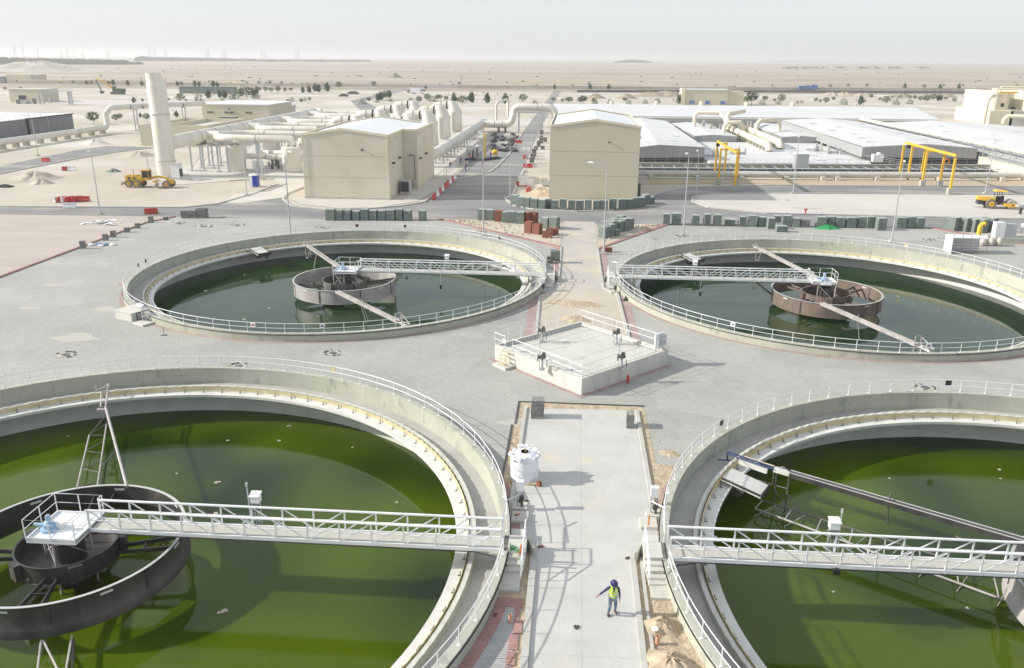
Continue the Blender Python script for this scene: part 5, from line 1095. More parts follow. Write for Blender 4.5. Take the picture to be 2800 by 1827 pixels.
MB().path([(-6,294.5,3.7),(120,294.5,3.7)],.28,8).build('front_pipe',K['concw'],t,True); MB().path([(-6,294.5,3.0),(120,294.5,3.0)],.18,6).build('front_pipe',K['galv'],t)
repeat(lambda:MB().bar((0,0,0),(0,0,3.6),.12,5),'pipe_post','galv',t,[(x,294.4,0) for x in range(-4,120,6)])
for i,x in enumerate((13,31,49,67,85)): MB().lathe([(.9,0),(.9,1.0),(.5,1.6)],(x+1.2,351,5.1),12).build('roof_vent',K['creambright'],t,True)
random.seed(11)
for k in range(34):
    xx=random.uniform(18,88); yy=random.uniform(190,272)
    if 42<xx<53 or (xx<66 and yy<223 and xx>28): continue
    if 28<xx<31 or 62<xx<67: continue
for nm,pts in (('seam strip on the large roof behind the second gantry',[(72,205,4.75),(75,232,4.85),(74,255,4.8)]),):
    pass
t=thing('roof_strips','thin grey strips on the large white roof behind the second gantry','roof strip',(76,230,4.9))
repeat(lambda:MB().b2(-1.1,-.09,0,1.1,.09,.14),'strip','galv',t,[(69,204,4.62),(70.5,214,4.62),(72,225,4.7),(69.5,237,4.6),(74,246,4.85),(83,210,4.75),(84,228,4.7),(82,243,4.75),(71,262,4.7),(85,262,4.65)])
t=thing('roof_strips','thin grey strips on the white roof right behind the tan block','roof strip',(22,230,4.5))
repeat(lambda:MB().b2(-.9,-.09,0,.9,.09,.14),'strip','galv',t,[(22.5,200,4.55),(25,214,4.42),(22,228,4.5),(24.6,240,4.38),(22,252,4.5)])
t=thing('roof_strips','thin grey strips on the broad white roof at the right edge','roof strip',(110,230,4.6))
repeat(lambda:MB().b2(-1.2,-.1,0,1.2,.1,.16),'strip','galv',t,[(98,200,4.2),(103,214,4.45),(108,228,4.7),(101,240,4.4),(112,222,4.85),(118,238,4.7),(106,255,4.65)])
t=thing('roof_hatches','thin grey access strips lying on the white covers between the gantries','hatch strip',(50,205,1.35))
repeat(lambda:MB().b2(-.9,-.08,0,.9,.08,.10),'strip','galv',t,[(34,192,1.36),(38,197,1.36),(36,203,1.36),(41,209,1.36),(55,193,1.36),(60,197,1.36),(56,203,1.36),(59,209,1.36),(55,214,1.36),(61,214,1.36),(33,215,1.36)])
# diagonal pipeline
t=pipe('diagonal_pipeline','long cream pipeline on posts running from the far roofs to the right edge',[(89.9,278,5.2),(90.6,230,5.2),(91,190,5.2),(91.2,150,5.2)],.42,mk='creambright',n=10,cat='pipeline')
repeat(lambda:MB().bar((0,0,0),(0,0,4.9),.13,6).box((0,0,4.75),(.9,.2,.2)),'post','galv',t,[(91,y,0) for y in range(160,278,6)])
MB().path([(92,278,3.1),(92.4,150,3.1)],.22,6).build('lower_pipe',K['galv'],t,True)
t=thing('raised_walkway','cream walled walkway with railings under the diagonal pipeline','walkway',(93,180,0))
MB().prism([(90.3,168),(95.5,168),(95.5,196),(90.3,196)],0,2.4).build('wall',K['creambright'],t); MB().b2(90.1,168,2.4,95.7,196,2.55).build('floor',K['concw'],t)
railing('grey railing on the cream walkway at the right edge',[(90.4,196,2.55),(90.4,168,2.55)],1.1,2.2,'railing',(.5,),'galv',.04)
# front wall, trench and pipe
t=thing('basin_front_wall','long grey concrete wall with railing in front of the covered basins','wall',(50,182,0))
MB().prism([(11.5,182.8),(41,184.0),(98,190.6),(98,191.6),(41,185.0),(11.5,183.8)],0,1.45).build('wall',K['conc'],t)
railing('grey railing on the wall in front of the covered basins',[(12,183.2,1.45),(41,184.4,1.45),(98,191,1.45)],1.05,2.6,'railing',(.66,.33),'galv',.03)
t=thing('pipe_trench','dark open pipe trench with white edge rail running across the right','trench',(50,176,0))
MB().prism([(11.5,173.6),(39.5,175.6),(91.6,179.5),(98,182),(98,190.3),(41,183.7),(11.5,182.5)],0,.35).build('bed_shade',K['void'],t)  # bed coloured near-black for the shade inside the trench
r=MB(); e=[(11.6,175.6,1.3),(40,177.6,1.3),(98,183.2,1.3)]
r.path(e,.10,6); r.build('edge_rail',K['white'],t)
MB().path([(a,b_-.05,.72) for a,b_,_ in e],.06,6).build('mid_rail',K['galv'],t)
repeat(lambda:MB().b2(-.06,-.06,0,.06,.06,1.3).b2(-.06,0,1.1,.06,5.6,1.2),'cross_frame','galv',t,[tuple(Vector((p.x,p.y,0))) for p in polyposts(e,2.4)])
t=pipe('ground_pipe','pale grey pipe on blocks running along the right side road',[(11.2,169.3,.95),(38,170.6,.95),(92,176.2,.95),(99,177,.95)],.62,mk='concw',n=14)
repeat(lambda:MB().b2(-.45,-.8,0,.45,.8,.7),'pipe_block','concw',t,[(15.3,168.8,0),(24.5,169.2,0),(33.2,169.7,0),(42.2,170.2,0),(49.5,171,0),(52.5,171.6,0),(60.5,172.4,0),(73,173.6,0),(85.8,174.9,0)])
struct(MB().sheet([(11,160.4),(36,165.2),(36.8,162),(90,167),(98,176),(38,169.8),(11,168.6)],.005),'sand',K['rubble'])
# gantries
def gantry(pts_near,pts_far,label,h,hh=7.2):
    t=thing('yellow_gantry',label,'gantry',(*pts_near[0],0),group='yellow lifting gantries')
    allp=list(pts_near)+list(pts_far)
    for (x,y,zb) in pts_near+pts_far:
        MB().b2(x-.5,y-.5,0,x+.5,y+.5,1.1).build('footing',K['conc'],t) if zb==0 else None
        MB().b2(x-.17,y-.17,zb,x+.17,y+.17,hh).build('leg',K['yellow'],t)
    return t
def gant(label,frames,y0,y1,xr,hh):
    "frames: list of (x_left,x_right,y,zbase,footing)"
    t=thing('yellow_gantry',label,'gantry',(xr,(y0+y1)/2,0),group='yellow lifting gantries')
    for (xl,xx,y,zb,ft) in frames:
        for x in (xl,xx):
            if x is None: continue
            MB().b2(x-.18,y-.18,zb,x+.18,y+.18,hh).build('leg',K['yellow'],t)
            if ft: MB().b2(x-.45,y-.45,0,x+.45,y+.45,1.15).build('footing',K['conc'],t)
        if xl is not None and xx is not None: MB().b2(xl-.2,y-.15,hh,xx+.2,y+.15,hh+.3).build('cross_beam',K['yellow'],t)
    MB().b2(xr-.16,y0-.3,hh+.3,xr+.16,y1+.3,hh+.72).build('runway_beam',K['yellow'],t)
    MB().box((xr,(y0+y1)/2+10,hh-.1),(.6,.9,.6)).build('hoist',K['black'],t)
    return t
gant('yellow gantry nearer the tan block, its legs in concrete footings',[(28.7,30.6,174.2,0,False),(27.5,30.9,162.2,0,True),(28.95,None,153.2,0,True)],153.2,174.5,28.8,6.45)
gant('yellow gantry at the right in front of the dark clad basin',[(66.9,None,178.0,0,False),(67.1,69.6,174.0,0,False),(66.4,69.6,164.8,0,True),(67.3,None,154.6,0,True)],154.6,178,67.2,6.4)
t=thing('walkway_cabinet','tall pale grey cabinet on the pipe trench left of the second gantry','cabinet',(47.3,180,0)); MB().b2(45.9,179.2,1.2,48.6,181.4,4.1).build('casing',K['galv'],t); MB().b2(45.8,179.1,4.1,48.7,181.5,4.25).build('lid',K['whitep'],t); MB().b2(46.2,179.5,0,48.3,181.2,1.2).build('stand',K['steel'],t)
# twin pipes and arches on the covers
def pp(name,label,pts,r,grp='white pipes on the basin covers'): return pipe(name,label,pts,r,mk='creambright',n=12,group=grp)
t=pp('white_pipe','left one of the twin long white pipes on the basin covers',[(46.8,262,2.9),(47.3,213,2.9),(47.4,211.8,2.4),(47.4,211.2,1.4)],.85); repeat(lambda:MB().b2(-.7,-.3,0,.7,.3,2.3),'saddle','conc',t,[(47.1,y,0) for y in range(214,262,4)])
t=pp('white_pipe','right one of the twin long white pipes on the basin covers',[(51.6,263,2.9),(51.6,219.5,2.9),(51.6,218.3,2.4),(51.6,217.8,1.4)],.85); repeat(lambda:MB().b2(-.7,-.3,0,.7,.3,2.3),'saddle','conc',t,[(51.6,y,0) for y in range(220,262,4)])
pp('arched_pipe','cream arched pipe across the twin white pipes, nearer one',[(41.9,245,1.4),(41.9,245,4.6),(42.8,245.2,5.8),(46.3,245.5,5.9),(47.2,245.6,4.8),(47.2,245.6,2.6)],.62)
pp('arched_pipe','cream arched pipe right of the twin white pipes',[(51.6,248,2.8),(51.6,248,5.2),(52.6,248.5,6.3),(58,252,6.4),(58.8,252,5.4),(58.8,252,3)],.65)
pp('arched_pipe','long white arched pipe behind the first gantry, farthest left',[(35.8,262,3.5),(35.8,262,6.6),(36.8,262,7.5),(43.2,262,7.4),(44.3,260,6.4),(44.3,254,4.4),(44.3,252,3.2)],.6)
pp('arched_pipe','white tilted pipe box behind the twin white pipes',[(44.6,252,4),(44.4,256,6.2),(46,262,7.2),(52.8,275,7.3)],.65)
random.seed(21)
t=thing('valve_gear','grey valves and small pipes at the head of the twin white pipes','valve gear',(43,262,0))
for k in range(18):
    x=random.uniform(37,55); y=random.uniform(258,276); MB().b2(x-.4,y-.4,1.2,x+.4,y+.4,random.uniform(2.6,4.8)).build('valve',K['galv' if k%2 else 'conc'],t)
for gi,(x0,y0) in enumerate(((38.5,204),(59,214),(62,208),(31.5,197))):
    t=thing('pump_cluster','grey pump and valve cluster on the white covers, %s'%['near the first gantry','before the pale gable','left of the dark clad basin','behind the first gantry legs'][gi],'pump cluster',(x0,y0,1.35)); 
    for k in range(7):
        x=x0+random.uniform(-1.8,1.8); y=y0+random.uniform(-1.2,1.2); MB().b2(x-.18,y-.18,1.35,x+.18,y+.18,1.35+random.uniform(.6,2.2)).build('valve',K['galv' if k%2 else 'concw'],t)
    MB().bar((x0-2,y0,1.75),(x0+2,y0,1.75),.22,8).build('pipe',K['galv'],t)
railing('grey railing running away over the white covers left of the cabinet',[(53.2,223,1.35),(49.5,186.9,1.35)],1.1,2.4,'railing',(.66,.33),'galv',.035)
railing('grey railing along the left side of the dark clad basin',[(64.6,223,1.35),(65.2,196,1.35),(70,187.6,1.35)],1.1,2.2,'railing',(.66,.33),'galv',.035)
t=thing('white_tank_unit','white box tank with dome beside the second gantry','tank',(65.5,196,1.35)); MB().b2(66,192,1.35,68.2,193.5,3.0).build('box_body',K['whitep'],t); MB().ball((67.3,192.8,3.1),.55,12,.6).build('dome',K['whitep'],t,True)
t=thing('lifebuoy','orange lifebuoy on the railing in front of the dark clad basin','lifebuoy',(85,189,1.9)); MB().path([(80.3+.5*math.cos(a),188.4,2.15+.5*math.sin(a)) for a in [2*PI*k/18 for k in range(18)]],.13,6,closed=True).build('ring',K['orange'],t,True)
# cream works building at the right edge
t=thing('works_building','tall bright cream works building wrapped in pipes at the right edge','building',(170,340,0))
MB().b2(155.5,335,0,164,365,5.2).b2(168.5,335,0,190,365,12.4).b2(158,338,0,163,365,12.0).build('walls',K['creambright'],t)
MB().b2(162.5,346,0,169.5,360,11.2).build('recess_wall',K['creamtan'],t); MB().b2(163,337,5.2,168.5,346,5.4).b2(163,335,0,168.5,346,5.1).build('balcony',K['concw'],t); MB().b2(163.6,345.8,5.4,164.9,346,7.6).build('door',K['steeldark'],t)
for a in ((158.6,337.9,2,159.2,337.99,11.6),(161.8,337.9,2,162.3,337.99,11.6),(169.4,334.85,1,169.8,334.99,12),(173.6,334.85,1,174.0,334.99,12)): MB().b2(*a).build('pilaster',K['concw'],t)
for a in ((160.2,337.9,6.5,161.4,338,7.8),(171,334.85,4.2,172.3,335,5.5),(175,334.85,4.2,176,335,5.5),(167,343.85,4.6,168.6,344,6.2)): MB().b2(*a).build('window',K['glass'],t)
t=thing('rooftop_pipe','cream pipes wrapped over the works building at the right edge','pipe',(150,333,0))
MB().path([(152.3,332,.3),(152.5,332,9.2),(153.3,332,10.4),(155.5,334,10.8)],.7,10).build('riser',K['creambright'],t,True)
MB().path([(155.3,334,7),(155.3,334,12.2),(156.0,334,13.0),(190,334,12.6)],.32,8).path([(157.8,336,12.0),(158.2,336,13.8),(190,336,13.6)],.35,8).path([(168.2,334.2,6),(168.2,334.2,12.6)],.4,8).build('top_pipes',K['creambright'],t,True)
MB().path([(149,310,2.2),(149,310,3.6),(150.2,310,4.7),(168,309,4.5),(169.5,308,3.6),(170,306,1.5)],.75,10).build('loop_pipe',K['creambright'],t,True)
MB().b2(156.8,333.2,11.6,163.3,333.7,12.2).build('yellow_beam',K['yellow'],t)
t=thing('silo_base','pale cylinder cut by the right edge below the works building','silo',(161,300,0)); MB().lathe([(5,0),(5,3.4),(4.6,3.6),(.01,4.6)],(170,286,0),32).build('shell',K['creambright'],t,True)
# ------------------------------------------------------------------ people
def skin_mesh(name,verts,edges,root,matk,parent,sub=2):
    me=bpy.data.meshes.new(name); me.from_pydata([v[:3] for v in verts],edges,[]); o=bpy.data.objects.new(name,me); col.objects.link(o)
    md=o.modifiers.new('s','SKIN'); md.use_smooth_shade=True
    for i,v in enumerate(verts):
        r=v[3]; rx,ry=(r if isinstance(r,tuple) else (r,r)); sv_=me.skin_vertices[0].data[i]; sv_.radius=(rx,ry); sv_.use_root=(i==root)
    if sub: o.modifiers.new('b','SUBSURF').levels=sub; o.modifiers['b'].render_levels=sub
    dg=bpy.context.evaluated_depsgraph_get(); dg.update(); m2=bpy.data.meshes.new_from_object(o.evaluated_get(dg)); m2.name=name
    bpy.data.objects.remove(o); m2.polygons.foreach_set('use_smooth',[True]*len(m2.polygons)); m2.materials.clear(); m2.materials.append(K[matk])
    o=bpy.data.objects.new(name,m2); col.objects.link(o); o.parent=parent; return o
def hand(vs,es,wi,dirn,side,fwd):
    "palm, four fingers of unequal length, thumb from the side of the palm"
    w_=Vector(vs[wi][:3]); d=Vector(dirn).normalized(); f=Vector(fwd).normalized(); s_=d.cross(f).normalized()
    vs.append((*(w_+d*.055),(.022,.034))); pi=len(vs)-1; es.append((wi,pi))
    for k,(off,L) in enumerate(((-.030,.075),(-.010,.085),(.010,.080),(.030,.062))):
        b=w_+d*.09+f*off; a1=b+d*L*.45+s_*side*.006; a2=b+d*L*.95+s_*side*.03
        n=len(vs); vs+= [(*b,.010),(*a1,.009),(*a2,.007)]; es+=[(pi,n),(n,n+1),(n+1,n+2)]
    b=w_+d*.035-f*.036; a1=b+d*.035-f*.022; a2=a1+d*.035-f*.004; n=len(vs); vs+=[(*b,.012),(*a1,.010),(*a2,.008)]; es+=[(pi,n),(n,n+1),(n+1,n+2)]
def person(loc,rz,label,pose,top,low,vest=True,helmet='helmet',group=None):
    t=thing('person',label,'person',(0,0,0),0,group)
    P=pose
    # facing -Y ; x>0 is the person's left
    pel=(0,0,.93,(.15,.11)); wai=(0,.0,1.08,(.135,.10)); che=(0,-.01,1.28,(.17,.115)); shc=(0,-.02,1.42,(.13,.09)); nek=(0,-.045,1.50,.052); hb=(0,-.085,1.58,.078); ht=(0,-.115,1.68,.088); 
    hp=[(s*.095,0,.90,.095) for s in (-1,1)]
    vs=[pel,wai,che,shc,nek,hb,ht,(0,-.205,1.60,.016)]; es=[(0,1),(1,2),(2,3),(3,4),(4,5),(5,6),(5,7)]
    body=list(vs); be=list(es)
    for s,i in ((-1,0),(1,1)):
        sh,el,wr=P['arm'][i]; n=len(body); body+=[(*sh,.058),(*el,.042),(*wr,.026)]; be+=[(3,n),(n,n+1),(n+1,n+2)]
        d=Vector(wr)-Vector(el); hand(body,be,n+2,d,s,(0,-1,0) if abs(d.normalized().y)<.8 else (s,0,0))
        hi,kn,an,to=P['leg'][i]; n=len(body); body+=[(*hi,.085),(*kn,.055),(*an,.038),(*to,.022)]; be+=[(0,n),(n,n+1),(n+1,n+2),(n+2,n+3)]
    skin_mesh('body',body,be,0,'skin',t)
    # ears and eyes
    f=MB()
    for s in (-1,1): f.ball((s*.086,-.09,1.63),.022,8); 
    f.build('ears',K['skin'],t,True)
    sh_=[(0,0,.90,(.165,.125)),(0,0,1.08,(.155,.118)),(0,-.01,1.28,(.19,.13)),(0,-.02,1.43,(.12,.085))]; se=[(0,1),(1,2),(2,3)]
    for i in (0,1):
        sh,el,wr=P['arm'][i]; sh=Vector(sh);el=Vector(el);wr=Vector(wr); n=len(sh_); sh_+=[(*sh,.072),(*el,.054),(*(el.lerp(wr,.93)),.042)]; se+=[(3,n),(n,n+1),(n+1,n+2)]
    skin_mesh('shirt',sh_,se,1,top,t)
    tr=[(0,0,.94,(.165,.125))]; te=[]
    for i in (0,1):
        hi,kn,an,to=P['leg'][i]; n=len(tr); kn=Vector(kn);an=Vector(an); tr+=[(*hi,.10),(*kn,.074),(*(kn.lerp(an,.9)),.066)]; te+=[(0,n),(n,n+1),(n+1,n+2)]
    skin_mesh('trousers',tr,te,0,low,t)
    for i in (0,1):
        hi,kn,an,to=P['leg'][i]; skin_mesh('boot',[(an[0],an[1]+.02,.12,.06),(an[0],an[1]+.03,.055,.06),(to[0],to[1]-.04,.05,.052)],[(0,1),(1,2)],0,'boot',t,1)
    if vest:
        MB().lathe([(.175,.86),(.185,.95),(.172,1.08),(.20,1.28),(.19,1.40),(.15,1.475),(.10,1.49)],(0,0,0),28).build('vest',K['hivis'],t,True)
        v=bpy.data.objects[t.children[-1].name] if False else None
        vo=[c_ for c_ in t.children if c_.name.startswith('vest')][0]
        for q_ in vo.data.vertices: q_.co.y*=.74; q_.co.y-=.008
        for z0,r_ in ((.97,.186),(1.09,.176)):
            b_=MB().lathe([(r_+.004,z0),(r_+.007,z0+.05)],(0,0,0),28).build('reflective_band',K['silver'],vo,True)
            for q_ in b_.data.vertices: q_.co.y*=.745; q_.co.y-=.008
        for s in (-1,1): MB().beam((s*.085,-.152,1.12),(s*.09,-.130,1.42),.035,.012).build('reflective_band',K['silver'],vo)
        MB().add([(-.05,-.155,1.47),(.05,-.155,1.47),(.012,-.165,1.22),(-.012,-.165,1.22),(-.05,-.10,1.47),(.05,-.10,1.47),(.012,-.10,1.22),(-.012,-.10,1.22)],[(0,3,2,1),(0,1,5,4),(1,2,6,5),(2,3,7,6),(3,0,4,7)]).build('collar_opening',K['navy'],vo)
    if helmet:
        hm_=MB().lathe([(.165,.0),(.125,.015),(.118,.05),(.105,.10),(.07,.145),(.03,.165),(.001,.168)],(0,0,0),24).beam((0,-.10,.155),(0,.10,.155),.03,.02).build('helmet',K[helmet],t,True)
        hm_.location=(0,-.118,1.665); hm_.rotation_euler=(math.radians(24),0,0); hm_.scale=(1,1.14,1)
        e_=MB()
        for s in (-1,1): e_.ball((s*.033,-.187,1.635),.011,8)
        e_.build('eyes',K['black'],t,True); MB().box((0,-.185,1.565),(.045,.012,.008)).build('mouth',K['stackred'],t)
    t.location=loc; t.rotation_euler=(0,0,rz); return t
stand={'arm':[[(-.19,-.02,1.40),(-.40,-.02,1.20),(-.62,-.08,1.04)],[(.19,-.02,1.40),(.26,.03,1.13),(.27,-.10,.90)]],'leg':[[(-.10,0,.88),(-.125,-.10,.50),(-.17,-.02,.09),(-.18,-.16,.05)],[(.10,0,.88),(.13,.02,.50),(.13,.18,.09),(.20,.05,.05)]]}
bend={'arm':[[(-.19,-.02,1.40),(-.26,-.10,1.12),(-.20,-.30,.95)],[(.19,-.02,1.40),(.27,-.05,1.12),(.20,-.28,1.0)]],'leg':[[(-.10,0,.88),(-.12,-.03,.50),(-.12,.02,.09),(-.12,-.13,.05)],[(.10,0,.88),(.12,.02,.50),(.12,.05,.09),(.12,-.09,.05)]]}
p=AT('o',1262,1068); person((p.x,p.y+.02,.02),.05,'worker in yellow hi-vis vest, blue jeans and purple helmet walking on the concrete road',stand,'navy','jeans')
wk=None
W5=[((145,810),'worker in purple and blue standing left of the pipe works',.4),((245,948),'worker in purple and blue nearest the kerb by the pipe works',1.2),((325,778),'worker in purple and blue beside the black hoses',2.5),((592,890),'worker standing alone on the pale sand right of the pipe works',.1),((750,680),'worker bending beside the yellow ball tank',2.0)]
for i,((x,y),lb,rz) in enumerate(W5):
    p=C5(x,y)
    if wk is None: wk=person((p.x,p.y,0),rz,lb,bend,'purple','royal',False,'helmet','workers by the pipe works')
    else: dup(wk,(p.x,p.y,0),rz,lb)
p=AT('b',1792,1100); dup(wk,(p.x,p.y,0),.8,'worker in blue crouching by the guard rail left of the pipe works',scale=(1.1,1.1,.62))
# ------------------------------------------------------------------ pipe works on the north road
def heap(name,label,cat,c,r,h,mk,seed,group=None,n=36,flat=1.0,kind=None):
    random.seed(seed); vs=[(c[0],c[1],c[2]+h)];fs=[];R=7
    ph=[random.uniform(0,6.28) for _ in range(4)]
    for j in range(1,R+1):
        for k in range(n):
            a=2*PI*k/n; f_=j/R; rr=r*f_*(1+.16*math.sin(2*a+ph[0])+.10*math.sin(5*a+ph[1])+.05*math.sin(9*a+ph[2]))
            z=h*(math.cos(f_*PI)*.5+.5)**.85*(1+random.uniform(-.16,.16)) if j<R else -.04
            vs.append((c[0]+rr*math.cos(a),c[1]+rr*flat*math.sin(a),c[2]+z))
    for k in range(n): fs.append((0,1+k,1+(k+1)%n))
    for j in range(R-1):
        for k in range(n): a=1+j*n+k;b=1+j*n+(k+1)%n; fs.append((a,a+n,b+n,b))
    mb=MB().add(vs,fs)
    if kind: return tag(mb.build(name,K[mk],None,True),kind=kind)
    return single(mb,name,K[mk],label,cat,group,True)
p=C5(835,670); t=thing('ball_tank','yellow ball tank on legs beside the north road','tank',(p.x,p.y,0)); MB().ball((p.x,p.y,1.3),.75,14,.85).build('ball',K['yellow'],t,True)
repeat(lambda:MB().bar((0,0,0),(0,0,.9),.06,5),'leg','yellow',t,[(p.x-.5,p.y,0),(p.x+.5,p.y,0),(p.x,p.y+.4,0)])
p=C5(628,700); t=thing('lighting_mast','yellow lighting mast with white lamps by the pipe works','mast',(p.x,p.y,0)); MB().b2(p.x-.22,p.y-.2,0,p.x+.0,p.y,5.8).b2(p.x+.12,p.y-.2,0,p.x+.3,p.y,5.8).build('mast',K['yellow'],t); MB().box((p.x-1.0,p.y,6.1),(1.2,.3,.7),0,('Y',.4)).build('lamps',K['whitep'],t)
t=thing('pipe_fittings','grey upright pipe fittings with black hoses at the pipe works','pipe fittings',(*C5(330,650).xy,0)); random.seed(8)
for k in range(12):
    p=C5(random.uniform(240,600),random.uniform(600,690)); MB().bar((p.x,p.y,0),(p.x,p.y,random.uniform(1.2,2.6)),.16,8).build('riser',K['galv' if k%3 else 'steeldark'],t)
g=MB(); 
for k in range(4):
    a=C5(200+40*k,730-12*k); b_=C5(950-20*k,700-8*k); mds=C5(600,745-8*k); g.path([(a.x,a.y,.2),(mds.x,mds.y,.25),(b_.x,b_.y,.2)],.16,6)
g.build('hoses',K['black'],t,True)
random.seed(14)
for k in range(34):
    p=C5(random.uniform(760,1290)-0,random.uniform(190,560)); 
    if k>=26: p=C5(random.uniform(1130,1260),random.uniform(260,440))
    g=MB()
    for q_ in range(5): g.box((p.x+random.uniform(-.5,.5),p.y+random.uniform(-1,1),.15+.1*q_),(random.uniform(.3,1.1),random.uniform(.4,1.6),.16),random.uniform(0,3),('X',random.uniform(-.3,.3)))
    if k<26 or True: single(g,'scrap_heap',K['steeldark'],'small dark heap of scrap lying on the north road works','scrap heap','scrap heaps on the north road works')
for i,(x,y,h_) in enumerate(((1580,790,1.4),(1600,700,1.3),(1625,640,1.0),(1628,580,1.0),(1665,515,.9),(1720,450,1.6),(1770,380,1.6),(1850,350,1.3),(1800,500,.9),(1770,310,1.2),(1780,200,1.2))):
    p=C5(x,y); stack('stackgrey','grey paver stack on the right verge of the north road, %s from the front'%NTH[i],(p.x,p.y,0),.1,1.1,1.1,h_,'paver stacks up the right verge of the north road',6,.05)
heap('sand_heap','small sand heap beside the tan block behind the paver stacks','sand heap',(*C5(1800,1400).xy,0),3.2,1.0,'rubble',5)
t=thing('fence_panel','white and grey mesh fence panels left of the tan block','fence panel',(*C5(1560,1250).xy,0)); p=C5(1560,1280)
for i in range(4): 
    MB().box((p.x+1.3*i-1.5,p.y+.8*i,.95),(1.3,.06,1.1),.3).build('panel',K['whitep' if i<2 else 'galv'],t)
MB().b2(p.x+2,p.y+2,.1,p.x+4.6,p.y+4,1.0).build('loose_frame',K['galv'],t)
# ------------------------------------------------------------------ machines
def wheel(par,c,r,w,ax=(0,1,0),name='wheel',rim='cat'):
    a=Vector(ax).normalized(); c=Vector(c); o=MB().bar(c-a*w/2,c+a*w/2,r,22).build(name,K['tyre'],par,True)
    MB().bar(c-a*(w/2+.02),c+a*(w/2+.02),r*.52,14).build('rim',K[rim],o,True); MB().bar(c-a*(w/2+.04),c+a*(w/2+.04),r*.16,8).build('hub',K['steeldark'],o,True)
def gr(x,y): return AT('a',x,y)
gp=gr(1240,1295); gq=gr(1560,1300); ga=math.atan2(gq.y-gp.y-0.3,gq.x-gp.x)
t=thing('motor_grader','yellow motor grader parked on the sand left of the tall chimney','motor grader',(0,0,0))
for x,y in ((-2.6,-1.05),(-1.1,-1.05),(-2.6,1.05),(-1.1,1.05)): wheel(t,(x,y,.68),.68,.42)
for y in (-1.05,1.05): wheel(t,(4.4,y,.68),.68,.38)
MB().prism([(-3.4,-.75),(-.3,-.75),(-.3,.75),(-3.4,.75)],1.0,2.0).b2(-3.5,-.65,1.2,-3.2,.65,1.8).b2(-3.2,-.7,2.0,-1.2,.7,2.15).build('engine_hood',K['cat'],t)
MB().b2(-2.9,-.77,1.45,-2.4,-.75,1.85).b2(-1.9,-.77,1.45,-1.4,-.75,1.85).build('vent',K['steeldark'],t)
MB().b2(-.35,-.7,2.95,1.05,.7,3.1).b2(-.3,-.65,1.3,1.0,.65,1.75).build('cab_frame',K['cat'],t); MB().b2(-.2,-.58,1.75,.9,.58,2.95).build('cab_glass',K['glass'],t)
repeat(lambda:MB().bar((0,0,0),(0,0,1.2),.05,5),'cab_post','cat',t,[(-.27,-.62,1.75),(.97,-.62,1.75),(-.27,.62,1.75),(.97,.62,1.75)])
MB().path([(.9,0,1.5),(2.4,0,1.95),(3.9,0,1.75),(5.1,0,1.2)],[.24,.2,.2,.22],8).beam((4.4,-1.0,.68),(4.4,1.0,.68),.2,.2).b2(4.0,-.35,.7,5.3,.35,1.4).build('front_frame',K['cat'],t)
MB().box((2.1,0,.55),(.25,3.5,.65),.35).build('blade',K['steelpale'],t); MB().lathe([(.55,.95),(.75,.95),(.75,1.1),(.55,1.1)],(2.1,0,0),20,closed=True).bar((2.1,-.5,1.0),(2.3,-.3,1.9),.06,6).bar((2.1,.5,1.0),(2.3,.3,1.9),.06,6).beam((2.1,0,1.0),(4.9,0,.9),.16,.16).build('circle',K['cat'],t)
MB().beam((-3.4,-.9,.9),(-3.9,-.9,.9),.1,.1).beam((-3.4,.9,.9),(-3.9,.9,.9),.1,.1).beam((-3.9,-1.1,.9),(-3.9,1.1,.9),.14,.14).build('ripper_beam',K['cat'],t)
repeat(lambda:MB().beam((0,0,.0),(-.25,0,-.55),.08,.14),'ripper_tooth','steel',t,[(-3.95,y,.9) for y in (-1,-.5,0,.5,1)])
MB().path([(-2.2,.2,2.1),(-2.2,.2,2.9),(-2.4,.2,3.0)],.05,6).build('exhaust',K['steeldark'],t)
MB().b2(2.9,-1.3,1.0,4.0,-.85,1.15).build('side_plate',K['whitep'],t)
t.location=(gp.x+1.6,gp.y+1.25,0); t.rotation_euler=(0,0,ga)
t=thing('road_roller','yellow soil roller with canopy parked on the pale lot at the right','road roller',(0,0,0))
for y in (-.95,.95): wheel(t,(-1.3,y,.78),.78,.5,rim='yellow')
MB().bar((1.9,-.95,.75),(1.9,.95,.75),.75,28).build('drum',K['steelpale'],t,True)
for y in (-1.12,1.12): MB().b2(.9,y-.1,.45,2.9,y+.1,.95).build('drum_frame',K['yellow'],t)
MB().b2(2.7,-1.2,.5,2.95,1.2,.9).b2(.7,-1.2,.5,.95,1.2,.9).build('frame_cross',K['yellow'],t); MB().b2(1.7,-1.24,.6,2.0,-1.21,.8).build('frame_hole',K['black'],t)
v=[(-3.3,-.65,1.35),(-.7,-.75,1.05),(-.7,.75,1.05),(-3.3,.65,1.35),(-3.3,-.6,1.85),(-.7,-.7,1.75),(-.7,.7,1.75),(-3.3,.6,1.85)]
MB().add(v,[(0,3,2,1),(4,5,6,7),(0,1,5,4),(1,2,6,5),(2,3,7,6),(3,0,4,7)]).build('engine_hood',K['yellow'],t,False)
MB().b2(-3.2,-.6,.6,-2.3,.6,1.3).b2(-2.2,-.55,.6,.3,.55,1.1).build('chassis',K['steeldark'],t); MB().b2(-.6,-.65,1.0,.6,.65,1.5).b2(-.4,-.3,1.5,.1,.3,1.9).box((.5,0,1.75),(.3,.8,.5)).build('platform',K['black'],t)
repeat(lambda:MB().bar((0,0,0),(0,0,1.4),.05,5),'canopy_post','black',t,[(-.5,-.6,1.4),(.2,-.6,1.4),(-.5,.6,1.4),(.2,.6,1.4)])
